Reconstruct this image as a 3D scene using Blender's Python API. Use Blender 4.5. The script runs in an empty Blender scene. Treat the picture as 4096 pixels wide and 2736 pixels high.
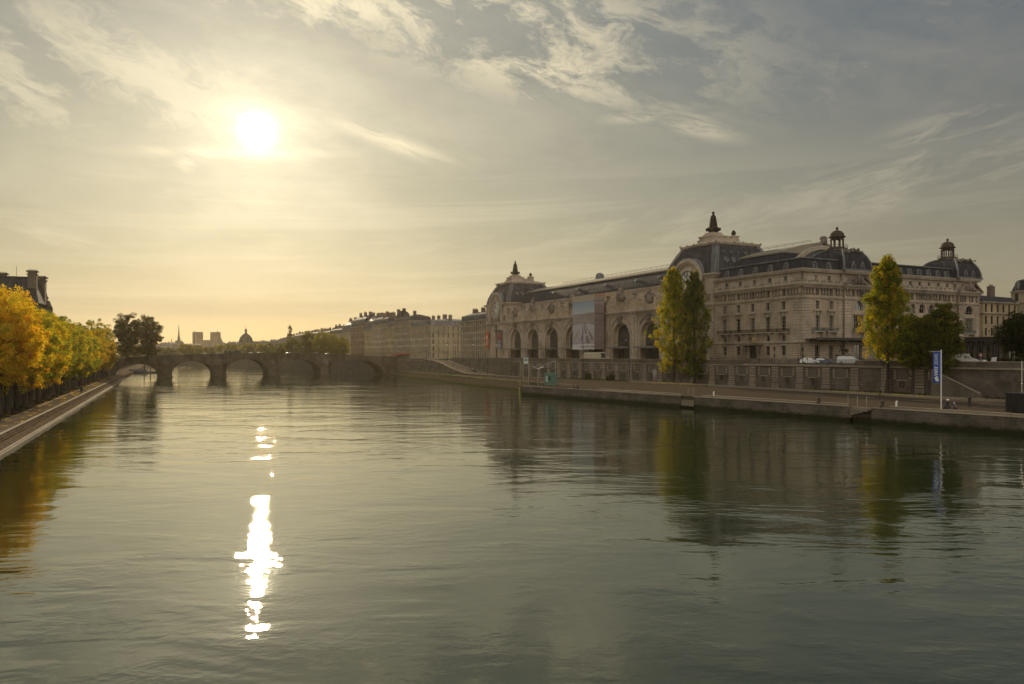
import bpy, math, random
import numpy as np
from mathutils import Vector, Matrix
from mathutils.geometry import tessellate_polygon
R = math.radians
rnd = random.Random(7)
scene = bpy.context.scene
COL = scene.collection
# ---------------------------------------------------------------- camera model (distances measured from the eye)
F, CX, HZ, CH = 3040.0, 2048.0, 1420.0, 12.5
SN, CS = .4406, .8977            # direction of the museum's river front
X0, Y0 = 87.8, 230.0             # the museum's street corner
def river(px, py=1420, off=0.0):
    k = (px-CX)/F; ax, ay = X0+CS*off, Y0+SN*off
    s = (ax-k*ay)/(SN+CS*k); Y = ay+CS*s
    return -s, CH+(HZ-py)*Y/F
def west(px, py=1420, off=0.0):
    k = (px-CX)/F; ax, ay = X0+SN*off, Y0-CS*off
    t = (k*ay-ax)/(CS-SN*k); Y = ay+SN*t
    return t, CH+(HZ-py)*Y/F
def l2w(x, y): return (X0+SN*x+CS*y, Y0-CS*x+SN*y)
def w2l(X, Y): return ((X-X0)*SN-(Y-Y0)*CS, (X-X0)*CS+(Y-Y0)*SN)
def at(px, Y, py=None, z=None):
    X = (px-CX)/F*Y
    return (X, Y, CH+(HZ-py)*Y/F if py is not None else z)
LOCANG = math.atan2(-CS, SN)      # rotation that turns local +x into the river-front direction

cam = bpy.data.cameras.new('camera'); co = bpy.data.objects.new('camera', cam); COL.objects.link(co)
co.location = (0, 0, CH); co.rotation_euler = (R(90), 0, 0)
cam.sensor_width = 36; cam.lens = F/4096*36; cam.shift_y = (HZ-1368)/4096.0
cam.clip_start = .5; cam.clip_end = 30000
scene.camera = co
scene.render.resolution_x = 1024; scene.render.resolution_y = 684
scene.view_settings.view_transform = 'Standard'; scene.view_settings.look = 'None'
scene.view_settings.gamma = 1; scene.view_settings.exposure = EXPOSURE = .07
cy = scene.cycles
cy.max_bounces = 6; cy.diffuse_bounces = 2; cy.glossy_bounces = 3; cy.transmission_bounces = 4; cy.volume_bounces = 0
cy.caustics_reflective = False; cy.caustics_refractive = False; cy.sample_clamp_indirect = 6
cy.volume_step_rate = 4
# ---------------------------------------------------------------- sun and sky
SUN_AZ = math.atan((1030-CX)/F)                       # angle from the view axis, to the left
SUN_EL = math.atan((HZ-524)/F*math.cos(SUN_AZ))
SD = Vector((math.sin(SUN_AZ)*math.cos(SUN_EL), math.cos(SUN_AZ)*math.cos(SUN_EL), math.sin(SUN_EL)))
sl = bpy.data.lights.new('sun', 'SUN'); so = bpy.data.objects.new('sun', sl); COL.objects.link(so)
sl.energy = 4.0; sl.angle = R(.55); sl.color = (1, .80, .52)
so.rotation_euler = (-SD).to_track_quat('-Z', 'Y').to_euler()

class N:
    """tiny node helper"""
    def __init__(s, tree): s.t = tree; s.n = tree.nodes; s.l = tree.links
    def add(s, typ, ins=None, **kw):
        nd = s.n.new(typ)
        for k, v in kw.items(): setattr(nd, k, v)
        for k, v in (ins or {}).items(): s.put(nd.inputs[k], v)
        return nd
    def put(s, sock, v):
        if isinstance(v, bpy.types.NodeSocket): s.l.new(v, sock)
        else:
            if sock.type == 'RGBA' and len(v) == 3: v = (*v, 1)
            sock.default_value = v
    def m(s, op, a, b=0.0, c=0.0, clamp=False):
        nd = s.add('ShaderNodeMath', {0: a, 1: b, 2: c}, operation=op, use_clamp=clamp); return nd.outputs[0]
    def vm(s, op, a, b=(0, 0, 0), out=0):
        nd = s.add('ShaderNodeVectorMath', {0: a, 1: b}, operation=op); return nd.outputs[out]
    def mix(s, f, a, b, blend='MIX'):
        nd = s.add('ShaderNodeMix', None, data_type='RGBA', blend_type=blend)
        s.put(nd.inputs[0], f); s.put(nd.inputs[6], a); s.put(nd.inputs[7], b); return nd.outputs[2]
    def noise(s, vec, scale, detail=4, rough=.5, dist=0.0, out=0):
        nd = s.add('ShaderNodeTexNoise', {'Scale': scale, 'Detail': detail, 'Roughness': rough, 'Distortion': dist})
        if vec is not None: s.put(nd.inputs['Vector'], vec)
        return nd.outputs[out]
    def ramp(s, f, *stops):
        nd = s.add('ShaderNodeValToRGB', {0: f}); e = nd.color_ramp.elements
        while len(e) < len(stops): e.new(.5)
        for el, (p, c) in zip(e, stops):
            el.position = p; el.color = (*c, 1) if len(c) == 3 else c
        return nd.outputs[0]
    def lin(s, v, a, b, c=0.0, d=1.0, smooth=True):
        nd = s.add('ShaderNodeMapRange', {0: v, 1: a, 2: b, 3: c, 4: d}, interpolation_type='SMOOTHSTEP' if smooth else 'LINEAR'); return nd.outputs[0]

world = bpy.data.worlds.new('World'); scene.world = world; world.use_nodes = True
wn = N(world.node_tree); wn.n.clear()
sky = wn.add('ShaderNodeTexSky', None, sky_type='NISHITA', sun_disc=False, sun_elevation=SUN_EL, sun_rotation=SUN_AZ,
             altitude=50, air_density=1.2, dust_density=.6, ozone_density=1.0)
tc = wn.add('ShaderNodeTexCoord').outputs['Generated']
dirn = wn.vm('NORMALIZE', tc)
sep = wn.add('ShaderNodeSeparateXYZ', {0: dirn})
dx, dy, dz = sep.outputs
cosg = wn.m('MAXIMUM', wn.vm('DOT_PRODUCT', dirn, tuple(SD), out=1), 0.0)
gam = wn.m('ARCCOSINE', wn.m('MINIMUM', cosg, .999999))          # angle from the sun, radians
az = wn.m('ARCTAN2', dx, dy); el = wn.m('ARCSINE', dz)
# sky altitude as seen, layered veil of thin high cloud: warm and bright low down, grey above
elc = wn.m('MAXIMUM', el, 0.0)
veilcol = wn.ramp(wn.m('DIVIDE', elc, 1.2), (0.0, (.55, .43, .21)), (.06, (.57, .47, .26)), (.15, (.44, .41, .27)), (.30, (.30, .305, .25)), (.45, (.27, .29, .28)), (1.0, (.40, .42, .43)))
# far from the sun the veil turns slate
away = wn.lin(gam, .12, 1.05)
veil2 = wn.mix(wn.m('MULTIPLY', away, .88), veilcol, wn.mix(wn.lin(elc, 0.02, .45), (.31, .265, .17), (.08, .115, .17)))
skyc = wn.mix(1.0, sky.outputs[0], (SKYK := .036,)*3, 'MULTIPLY')
base = wn.mix(.72, skyc, veil2)
# unseen sky behind the viewer: brightness added as fill on the shaded facades
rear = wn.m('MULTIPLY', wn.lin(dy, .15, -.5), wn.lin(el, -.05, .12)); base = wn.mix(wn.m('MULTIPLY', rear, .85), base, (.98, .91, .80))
# cirrus: noise stretched along two directions in azimuth / elevation
def cloud(rot, sx, sy, seed, lo, hi, detail=8, rough=.62, warp=.5):
    c, s_ = math.cos(rot), math.sin(rot)
    u = wn.m('ADD', wn.m('MULTIPLY', az, c), wn.m('MULTIPLY', el, s_))
    v = wn.m('ADD', wn.m('MULTIPLY', az, -s_), wn.m('MULTIPLY', el, c))
    cv = wn.add('ShaderNodeCombineXYZ', {0: wn.m('MULTIPLY', u, sx), 1: wn.m('MULTIPLY', v, sy), 2: seed}).outputs[0]
    w = wn.noise(cv, 1.4, 3, .5, 0, 1)
    w = wn.vm('SCALE', wn.vm('SUBTRACT', w, (.5, .5, .5)), (0, 0, 0)); w.node.inputs['Scale'].default_value = warp*2
    return wn.lin(wn.noise(wn.vm('ADD', cv, w), 1.0, detail, rough), lo, hi)
def blob(pxc, pyc, wx, wy, rot=0.0):
    a0 = math.atan((pxc-CX)/F); e0 = math.atan((HZ-pyc)/F*math.cos(a0))
    c, s_ = math.cos(rot), math.sin(rot)
    A = wn.m('SUBTRACT', az, a0); E = wn.m('SUBTRACT', el, e0)
    u = wn.m('DIVIDE', wn.m('ADD', wn.m('MULTIPLY', A, c), wn.m('MULTIPLY', E, s_)), wx/F)
    v = wn.m('DIVIDE', wn.m('ADD', wn.m('MULTIPLY', A, -s_), wn.m('MULTIPLY', E, c)), wy/F)
    r2 = wn.m('ADD', wn.m('MULTIPLY', u, u), wn.m('MULTIPLY', v, v))
    return wn.m('EXPONENT', wn.m('MULTIPLY', r2, -1.0))
def mx(*a):
    r = a[0]
    for b in a[1:]: r = wn.m('MAXIMUM', r, b)
    return r
cl1 = cloud(R(-14), 7.5, 17, 3.1, .42, .60, 10, .68, .6)
m1 = mx(blob(1950, 60, 900, 230, R(-12)), blob(2150, 260, 560, 130, R(-10)), wn.m('MULTIPLY', blob(420, 260, 700, 190, R(-10)), .55), blob(1350, 20, 500, 90), wn.m('MULTIPLY', blob(100, 330, 420, 170), .55), wn.m('MULTIPLY', blob(3700, 110, 600, 130, R(20)), .25))
cl2 = cloud(R(11), 6, 26, 9.4, .42, .66, 10, .66)
m2 = mx(wn.m('MULTIPLY', blob(3750, 700, 700, 120, R(8)), .55), wn.m('MULTIPLY', blob(3250, 370, 420, 60, R(14)), .55), wn.m('MULTIPLY', blob(3850, 500, 380, 80, R(20)), .7), wn.m('MULTIPLY', blob(2600, 900, 1500, 110, R(3)), .35))
cl3 = cloud(R(-16), 6, 34, 5.7, .32, .55)
m3 = mx(blob(1560, 565, 230, 30, R(-16)), blob(2780, 500, 150, 34, R(-18)), wn.m('MULTIPLY', blob(2600, 455, 170, 28, R(4)), .8), blob(960, 615, 330, 20, R(4)), blob(760, 640, 60, 34, R(40)), wn.m('MULTIPLY', blob(250, 960, 220, 30, R(-16)), .5))
cl4 = cloud(R(2), 1.6, 40, 1.7, .42, .66, 5)
m4 = wn.m('MULTIPLY', wn.m('MULTIPLY', wn.lin(el, .02, .08), wn.lin(el, .30, .14)), .30)
dens = mx(wn.m('MULTIPLY', cl1, m1), wn.m('MULTIPLY', cl2, m2), wn.m('MULTIPLY', cl3, m3), wn.m('MULTIPLY', cl4, m4))
bgw = cloud(R(-10), 3.2, 8, 12.3, .40, .75, 6)
dens = wn.m('MAXIMUM', dens, wn.m('MULTIPLY', bgw, .22))
near = wn.lin(gam, 1.1, .1)
cloudcol = wn.mix(near, (.47, .42, .33), (.92, .80, .54))
c1 = wn.mix(wn.m('MULTIPLY', dens, .85), base, cloudcol)
# a darker bank of stratus just above the horizon
bank = wn.m('MULTIPLY', wn.m('MULTIPLY', wn.lin(el, .040, .052), wn.lin(el, .076, .058)), wn.lin(az, .12, -.15))
bank = wn.m('MULTIPLY', bank, wn.lin(wn.noise(wn.add('ShaderNodeCombineXYZ', {0: wn.m('MULTIPLY', az, 3), 1: wn.m('MULTIPLY', el, 40), 2: 0.0}).outputs[0], 1.0, 4), .3, .6))
c1 = wn.mix(wn.m('MULTIPLY', bank, .30), c1, (.46, .35, .20))
# aureole of the sun in thin cloud
def lobe(sig, amp, p=1.0):
    g = wn.m('POWER', wn.m('DIVIDE', gam, sig), p)
    return wn.m('MULTIPLY', wn.m('EXPONENT', wn.m('MULTIPLY', g, -1.0)), amp)
au = wn.m('ADD', wn.m('ADD', lobe(R(.65), 7.0, 1.6), lobe(R(3.4), .85, .9)), lobe(R(14), .34, 1.0))
irr = wn.lin(wn.noise(wn.add('ShaderNodeCombineXYZ', {0: wn.m('MULTIPLY', az, 6.0), 1: wn.m('MULTIPLY', el, 15.0), 2: 4.0}).outputs[0], 1.0, 7, .62), .30, .70, .80, 1.18)
au = wn.m('MULTIPLY', au, irr)
auc = wn.mix(1.0, (1, .86, .58), wn.add('ShaderNodeCombineColor', {0: au, 1: au, 2: au}).outputs[0], 'MULTIPLY')
c2 = wn.mix(1.0, c1, auc, 'ADD')
grd = wn.mix(wn.lin(dz, -.02, 0.0), (.10, .09, .07), c2)
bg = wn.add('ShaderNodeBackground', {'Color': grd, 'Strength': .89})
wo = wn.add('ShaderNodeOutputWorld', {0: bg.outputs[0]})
world.cycles.sampling_method = 'MANUAL'; world.cycles.sample_map_resolution = 1024
# ---------------------------------------------------------------- materials
MATS = {}
def mat(name, build):
    if name in MATS: return MATS[name]
    m = bpy.data.materials.new(name); m.use_nodes = True
    n = N(m.node_tree); n.n.clear()
    out = n.add('ShaderNodeOutputMaterial')
    build(n, out, m); MATS[name] = m; return m
def bsdf(n, out, **kw):
    b = n.add('ShaderNodeBsdfPrincipled')
    for k, v in kw.items(): n.put(b.inputs[k.replace('_', ' ')], v)
    n.l.new(b.outputs[0], out.inputs[0]); return b
def plain(name, col, rough=.6, metal=0.0, spec=.5, var=.12, scale=3.0):
    def f(n, out, m):
        g = n.add('ShaderNodeNewGeometry').outputs['Position']
        k = n.noise(g, scale, 4)
        c = n.mix(n.lin(k, .3, .7), tuple(v*(1-var) for v in col), tuple(v*(1+var) for v in col))
        bsdf(n, out, Base_Color=c, Roughness=rough, Metallic=metal, Specular_IOR_Level=spec)
    return mat(name, f)
def bump(n, h, strength, dist, normal=None):
    b = n.add('ShaderNodeBump', {'Height': h, 'Strength': strength, 'Distance': dist})
    if normal is not None: n.put(b.inputs['Normal'], normal)
    return b.outputs[0]
def water_m(n, out, m):
    p = n.add('ShaderNodeNewGeometry').outputs['Position']
    def st(rot, sx, sy):
        mp = n.add('ShaderNodeMapping', {'Vector': p, 'Rotation': (0, 0, rot), 'Scale': (sx, sy, 1)}); return mp.outputs[0]
    patches = n.m('MULTIPLY', n.lin(n.noise(st(.3, .7, 1.3), .020, 3), .35, .65, .55, 1.35), n.lin(n.noise(st(-.1, .6, 1.4), .10, 3, .6, .5), .36, .64, .35, 1.6))
    calm = n.lin(n.noise(st(.3, .8, 1.2), .045, 4, .6, .4), .38, .62, .30, 1.5)
    b0 = n.noise(st(.12, .6, 1.1), .085, 2, .5, .3)
    b1 = n.noise(st(.25, .75, 1.1), .26, 3, .55, .5)       # metre-long swell, crests across the river
    b2 = n.noise(st(-.2, .72, 1.15), .95, 3, .55, .6)
    b3 = n.noise(st(.1, .8, 1.15), 3.3, 3, .55, .4)
    h = n.m('ADD', n.m('ADD', n.m('MULTIPLY', b0, .10), n.m('MULTIPLY', n.m('MULTIPLY', b1, .040), patches)), n.m('ADD', n.m('MULTIPLY', n.m('MULTIPLY', b2, .020), patches), n.m('MULTIPLY', n.m('MULTIPLY', b3, .0050), calm)))
    b4 = n.noise(st(.4, .9, 1.1), 11.0, 2, .5, .2); h = n.m('ADD', h, n.m('MULTIPLY', b4, .0004))
    nr = bump(n, h, 1.0, 1.0)
    b = bsdf(n, out, Base_Color=(.022, .033, .015), Roughness=.004, IOR=1.45, Normal=nr)
    gl = n.add('ShaderNodeBsdfGlossy', {'Color': (.92, .96, .84), 'Roughness': .004, 'Normal': nr})
    lw = n.add('ShaderNodeLayerWeight', {'Blend': .35, 'Normal': nr}).outputs['Facing']
    ms = n.add('ShaderNodeMixShader', {0: n.m('MULTIPLY', n.m('POWER', lw, 3.0), .42)}); n.l.new(b.outputs[0], ms.inputs[1]); n.l.new(gl.outputs[0], ms.inputs[2]); n.l.new(ms.outputs[0], out.inputs[0])
# ---------------------------------------------------------------- mesh helpers
def tag(o, label=None, cat=None, group=None, kind=None):
    for k, v in (('label', label), ('category', cat), ('group', group), ('kind', kind)):
        if v: o[k] = v
    return o
class MB:
    def __init__(s): s.v = []; s.f = []; s.mi = []; s.sm = []; s.M = None
    def add(s, vs, fs, m=0, smooth=False):
        b = len(s.v)
        if s.M is not None: vs = [tuple(s.M @ Vector(p)) for p in vs]
        s.v += vs; s.f += [tuple(i+b for i in f) for f in fs]; s.mi += [m]*len(fs); s.sm += [smooth]*len(fs)
        return s
    def box(s, x0, x1, y0, y1, z0, z1, m=0):
        v = [(x, y, z) for z in (z0, z1) for y in (y0, y1) for x in (x0, x1)]
        return s.add(v, [(0, 2, 3, 1), (4, 5, 7, 6), (0, 1, 5, 4), (2, 6, 7, 3), (0, 4, 6, 2), (1, 3, 7, 5)], m)
    def extr(s, pts, d, m=0, smooth=False):
        n = len(pts); d = Vector(d)
        v = [tuple(p) for p in pts]+[tuple(Vector(p)+d) for p in pts]
        s.add(v, [tuple(range(n))[::-1], tuple(range(n, 2*n))]+[(i, (i+1) % n, n+(i+1) % n, n+i) for i in range(n)], m, smooth); return s
    def loft(s, rings, m=0, caps=True, smooth=False, closed=True):
        n = len(rings[0]); v = [tuple(p) for r in rings for p in r]; f = []
        for k in range(len(rings)-1):
            for i in range(n if closed else n-1):
                j = (i+1) % n; f.append((k*n+i, k*n+j, (k+1)*n+j, (k+1)*n+i))
        s.add(v, f, m, smooth)
        if caps: s.add([tuple(p) for p in rings[0]], [tuple(range(n))[::-1]], m); s.add([tuple(p) for p in rings[-1]], [tuple(range(n))], m)
        return s
    def lathe(s, prof, c=(0, 0, 0), n=12, m=0, smooth=True, sx=1, sy=1, ph=0.0):
        return s.loft([[(c[0]+r*sx*math.cos(ph+2*math.pi*i/n), c[1]+r*sy*math.sin(ph+2*math.pi*i/n), c[2]+z) for i in range(n)] for r, z in prof], m, True, smooth)
    def tube(s, pts, rad, n=6, m=0, smooth=True):
        if not isinstance(rad, (list, tuple)): rad = [rad]*len(pts)
        P = [Vector(p) for p in pts]; rings = []
        for i, p in enumerate(P):
            t = (P[min(i+1, len(P)-1)]-P[max(i-1, 0)]).normalized()
            a = t.cross(Vector((0, 0, 1))) if abs(t.z) < .95 else t.cross(Vector((1, 0, 0)))
            a.normalize(); b = t.cross(a)
            rings.append([tuple(p+(a*math.cos(2*math.pi*k/n)+b*math.sin(2*math.pi*k/n))*rad[i]) for k in range(n)])
        return s.loft(rings, m, True, smooth)
    def ball(s, c, r, m=0, n=10, sc=(1, 1, 1), jit=0.0):
        k = n//2+1
        prof = [(max(1e-3, r*math.sin(math.pi*i/k)), -r*math.cos(math.pi*i/k)) for i in range(k+1)]
        rr = []
        for q, z in prof:
            rr.append([(c[0]+q*sc[0]*(1+rnd.uniform(-jit, jit))*math.cos(2*math.pi*i/n), c[1]+q*sc[1]*(1+rnd.uniform(-jit, jit))*math.sin(2*math.pi*i/n), c[2]+z*sc[2]) for i in range(n)])
        return s.loft(rr, m, True, True)
    def plate(s, outer, holes, fn, depth, m=0):
        """flat wall with holes; fn(a, z, d) -> point, d metres behind the face; reveals go depth deep"""
        loops = [outer]+holes
        tri = tessellate_polygon([[Vector((a, z, 0)) for a, z in l] for l in loops])
        flat = [p for l in loops for p in l]
        s.add([fn(a, z, 0) for a, z in flat], [tuple(t) for t in tri], m)
        for l in loops:
            n = len(l)
            s.add([fn(a, z, 0) for a, z in l]+[fn(a, z, depth) for a, z in l], [(i, (i+1) % n, n+(i+1) % n, n+i) for i in range(n)], m)
        return s
    def build(s, name, mats, parent=None, loc=(0, 0, 0), rz=0.0):
        me = bpy.data.meshes.new(name); me.from_pydata(s.v, [], s.f)
        if not isinstance(mats, (list, tuple)): mats = [mats]
        for m in mats: me.materials.append(m)
        me.polygons.foreach_set('material_index', s.mi); me.polygons.foreach_set('use_smooth', s.sm)
        me.validate(); me.update()
        return link(name, me, parent, loc, rz)
def link(name, me, parent=None, loc=(0, 0, 0), rz=0.0, scale=None):
    o = bpy.data.objects.new(name, me); COL.objects.link(o); o.location = loc; o.rotation_euler = (0, 0, rz)
    if scale: o.scale = scale
    if parent is not None: o.parent = parent
    return o
def empty(name, loc=(0, 0, 0), rz=0.0, label=None, cat=None, group=None):
    return tag(link(name, None, None, loc, rz), label, cat, group)
def copy_tree(o, parent=None):
    c = o.copy(); COL.objects.link(c)
    if parent is not None: c.parent = parent
    for ch in [x for x in KIDS(o)]: copy_tree(ch, c)
    return c
_kc = {}
def KIDS(o):
    return [x for x in COL.objects if x.parent == o] if o.name not in _kc else _kc[o.name]
def freeze(o): _kc[o.name] = [x for x in COL.objects if x.parent == o]; [freeze(k) for k in _kc[o.name]]
def arch_pts(a, w, z0, zs, n=14, rise=None):
    """door-shaped loop: straight sides z0..zs, round head"""
    r = w/2; rise = r if rise is None else rise
    return [(a-r, z0), (a+r, z0)]+[(a+r*math.cos(math.pi*i/n), zs+rise*math.sin(math.pi*i/n)) for i in range(n+1)]
def rect(a, w, z0, z1): return [(a-w/2, z0), (a+w/2, z0), (a+w/2, z1), (a-w/2, z1)]
def inset(poly, d):
    """offset a counter-clockwise or clockwise polygon inwards by d"""
    n = len(poly); A = sum(poly[i][0]*poly[(i+1) % n][1]-poly[(i+1) % n][0]*poly[i][1] for i in range(n)); sg = 1 if A > 0 else -1
    out = []
    for i in range(n):
        p0, p1, p2 = Vector(poly[i-1][:2]), Vector(poly[i][:2]), Vector(poly[(i+1) % n][:2])
        e1 = (p1-p0).normalized(); e2 = (p2-p1).normalized()
        n1 = Vector((-e1.y, e1.x))*sg; n2 = Vector((-e2.y, e2.x))*sg
        k = n1+n2; out.append(tuple(p1+k*(d/(k.dot(n1)))))
    return out
def ring3(poly, z): return [(x, y, z) for x, y in poly]

# ---------------------------------------------------------------- surfaces
def stone(name, col, row=.62, bw=1.5, mortar=.05, dark=.55, lines=None, stain=.35, streak=.3):
    def f(n, out, m):
        oc = n.add('ShaderNodeTexCoord').outputs['Object']
        sp = n.add('ShaderNodeSeparateXYZ', {0: oc}).outputs
        uv = n.add('ShaderNodeCombineXYZ', {0: n.m('ADD', sp[0], sp[1]), 1: sp[2], 2: 0.0}).outputs[0]
        br = n.add('ShaderNodeTexBrick', {'Vector': uv, 'Color1': (.90,)*3, 'Color2': (1.12,)*3, 'Mortar': (dark,)*3, 'Scale': 1.0, 'Mortar Size': mortar, 'Mortar Smooth': .3, 'Brick Width': bw, 'Row Height': row})
        c = n.mix(1.0, col, br.outputs[0], 'MULTIPLY')
        big = n.noise(uv, .13, 5, .6); c = n.mix(n.lin(big, .35, .72), c, tuple(v*(1-stain) for v in col), 'MIX')
        stv = n.add('ShaderNodeMapping', {'Vector': uv, 'Scale': (1.4, .12, 1)}).outputs[0]
        c = n.mix(n.m('MULTIPLY', n.lin(n.noise(stv, 1.0, 5, .65), .5, .78), streak), c, (col[0]*.35, col[1]*.33, col[2]*.32))
        fine = n.noise(oc, 2.5, 5, .7); c = n.mix(n.lin(fine, .3, .75, 0, .3), c, tuple(v*.62 for v in col))
        if lines:
            lo, hi = lines; fr = n.m('FRACT', n.m('DIVIDE', sp[2], .72)); g = n.m('MULTIPLY', n.m('LESS_THAN', fr, .17), n.m('MULTIPLY', n.m('GREATER_THAN', sp[2], lo), n.m('LESS_THAN', sp[2], hi)))
            c = n.mix(n.m('MULTIPLY', g, .72), c, tuple(v*.22 for v in col))
        h = n.m('ADD', n.m('MULTIPLY', br.outputs['Fac'], -.04), n.m('MULTIPLY', fine, .05))
        bsdf(n, out, Base_Color=c, Roughness=.9, Specular_IOR_Level=.06, Normal=bump(n, h, .6, 1.0))
    return mat(name, f)
def slate(name, col, row=.35, rough=.5):
    def f(n, out, m):
        oc = n.add('ShaderNodeTexCoord').outputs['Object']; sp = n.add('ShaderNodeSeparateXYZ', {0: oc}).outputs
        uv = n.add('ShaderNodeCombineXYZ', {0: n.m('ADD', sp[0], sp[1]), 1: sp[2], 2: 0.0}).outputs[0]
        br = n.add('ShaderNodeTexBrick', {'Vector': uv, 'Color1': tuple(v*.75 for v in col), 'Color2': tuple(v*1.3 for v in col), 'Mortar': tuple(v*.5 for v in col), 'Scale': 1.0, 'Mortar Size': .03, 'Brick Width': .5, 'Row Height': row})
        st = n.add('ShaderNodeMapping', {'Vector': uv, 'Scale': (.9, .15, 1)}).outputs[0]
        c = n.mix(n.lin(n.noise(st, 1, 5, .6), .4, .75, 0, .55), br.outputs[0], tuple(v*1.9+.01 for v in col))
        bsdf(n, out, Base_Color=c, Roughness=rough, Specular_IOR_Level=.06, Normal=bump(n, n.noise(oc, 3, 4), .35, .3))
    return mat(name, f)
def leafm(name):
    def f(n, out, m):
        a = n.add('ShaderNodeAttribute', None, attribute_name='leaf', attribute_type='GEOMETRY').outputs['Color']
        dfs = n.add('ShaderNodeBsdfDiffuse', {'Color': a}); tr = n.add('ShaderNodeBsdfTranslucent', {'Color': n.mix(1.0, a, (1.25, 1.1, .5), 'MULTIPLY')})
        mx_ = n.add('ShaderNodeMixShader', {0: .58}); n.l.new(dfs.outputs[0], mx_.inputs[1]); n.l.new(tr.outputs[0], mx_.inputs[2])
        n.l.new(mx_.outputs[0], out.inputs[0])
    return mat(name, f)
STONE = stone('museum_limestone', (.58, .465, .335), lines=(10.5, 16.2), stain=.42, streak=.5)
STONE2 = stone('trim_limestone', (.58, .48, .37), row=.9, bw=2.4, stain=.45, streak=.5)
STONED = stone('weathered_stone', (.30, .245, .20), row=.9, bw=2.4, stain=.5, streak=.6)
QUAY = stone('quay_masonry', (.23, .195, .15), row=.55, bw=1.3, mortar=.05, stain=.55, streak=.75)
QUAYL = stone('quay_pier_stone', (.40, .325, .25), row=.62, bw=9, mortar=.10, dark=.35, stain=.4, streak=.6)
COPING = stone('coping_stone', (.36, .30, .22), row=5, bw=2.2, mortar=.03, stain=.3, streak=.2)
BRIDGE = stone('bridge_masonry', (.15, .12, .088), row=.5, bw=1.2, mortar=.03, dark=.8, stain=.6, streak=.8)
SLATE = slate('blue_slate', (.060, .058, .060), rough=.8)
SLATED = slate('dark_slate', (.045, .046, .052), rough=.8)
ZINC = slate('zinc_sheet', (.155, .155, .155), row=3, rough=.62)
IRON = plain('black_iron', (.02, .02, .02), .5)
BRONZE = plain('dark_bronze', (.035, .03, .022), .8, 0, .15)
GLASSD = plain('window_glass', (.012, .013, .014), .07, 0, 1.0, .3, .6)
GLASSD.node_tree.nodes['Principled BSDF'].inputs['IOR'].default_value = 2.5
FRAME = plain('painted_window_frame', (.34, .31, .26), .6)
FRAMED = plain('dark_window_frame', (.05, .045, .04), .6)
LEAF = leafm('leaves'); BARK = plain('bark', (.05, .038, .026), .9, var=.4, scale=2.5)
ASPH = plain('asphalt', (.075, .072, .068), .9, spec=0, var=.18, scale=.5)
WHITEP = plain('white_paint', (.72, .72, .70), .4, var=.04)
SKINM = plain('skin', (.42, .26, .18), .6); BLACKC = plain('black_cloth', (.018, .018, .02), .85); BLUEC = plain('blue_cloth', (.04, .05, .09), .85)
GREYC = plain('grey_cloth', (.10, .095, .09), .85); REDC = plain('red_cloth', (.25, .04, .03), .85); HAIR = plain('dark_hair', (.025, .018, .012), .7)
RUB = plain('rubber', (.018, .018, .018), .8); METAL = plain('brushed_steel', (.45, .45, .44), .35, .8); CHROME = plain('rim_metal', (.40, .40, .40), .35, .7)

# one window = frame mesh (with glazing bars) and a pane as its child; shared between copies
_wc = {}; _alt = {}
PANES = [plain('blind_behind_glass', (.22, .19, .14), .25, 0, .8, .1), plain('curtained_glass', (.10, .09, .075), .12, 0, .8, .3, 1.5), plain('brown_reflecting_glass', (.03, .024, .016), .05, .35, .8, .3, 1.0)]
def window_mesh(w, h, head, bars, deep=.14, fm=None):
    key = (round(w, 2), round(h, 2), head, bars, fm)
    if key in _wc: return _wc[key]
    b = MB(); t = min(.13, w*.09)
    lo = arch_pts(0, w, 0, h-w/2) if head == 'arch' else rect(0, w, 0, h)
    li = arch_pts(0, w-2*t, t, h-w/2) if head == 'arch' else rect(0, w-2*t, t, h-t)
    b.plate(lo, [li], lambda a, z, d: (a, d, z), deep)
    top = h-(w/2 if head == 'arch' else 0)
    nx, nz = bars
    for i in range(1, nx):
        x = -w/2+w*i/nx; hh = h-t
        if head == 'arch': hh = top+math.sqrt(max(0, (w/2-t)**2-x*x))
        b.box(x-t*.4, x+t*.4, .02, deep-.03, t, hh)
    for j in range(1, nz+1 if head == 'arch' else nz):
        z = top*j/nz; b.box(-w/2+t, w/2-t, .025, deep-.04, z-t*.35, z+t*.35)
    g = MB(); g.add([(a, deep*.6, z) for a, z in li], [tuple(range(len(li)))])
    g.extr([(a, deep*.6, z) for a, z in li], (0, .04, 0))
    def mk(nm, bb, mt):
        me = bpy.data.meshes.new(nm); me.from_pydata(bb.v, [], bb.f); me.materials.append(mt); me.update(); return me
    _wc[key] = (mk('window', b, fm or FRAME), mk('pane', g, GLASSD)); return _wc[key]
def window(par, fn, a, w, z0, z1, rz, dpt=.38, head='rect', bars=(2, 3), name='window', zoff=0.0):
    m1_, m2_ = window_mesh(w, z1-z0, head, bars)
    p = fn(a, z0, dpt); o = link(name, m1_, par, (p[0], p[1], p[2]-zoff), rz)
    k = rnd.random()
    if k < .42:
        kk = (m2_.name, int(k*7))
        if kk not in _alt: q = m2_.copy(); q.materials[0] = PANES[int(k*7)]; _alt[kk] = q
        m2_ = _alt[kk]
    link('pane', m2_, o); return o
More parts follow.
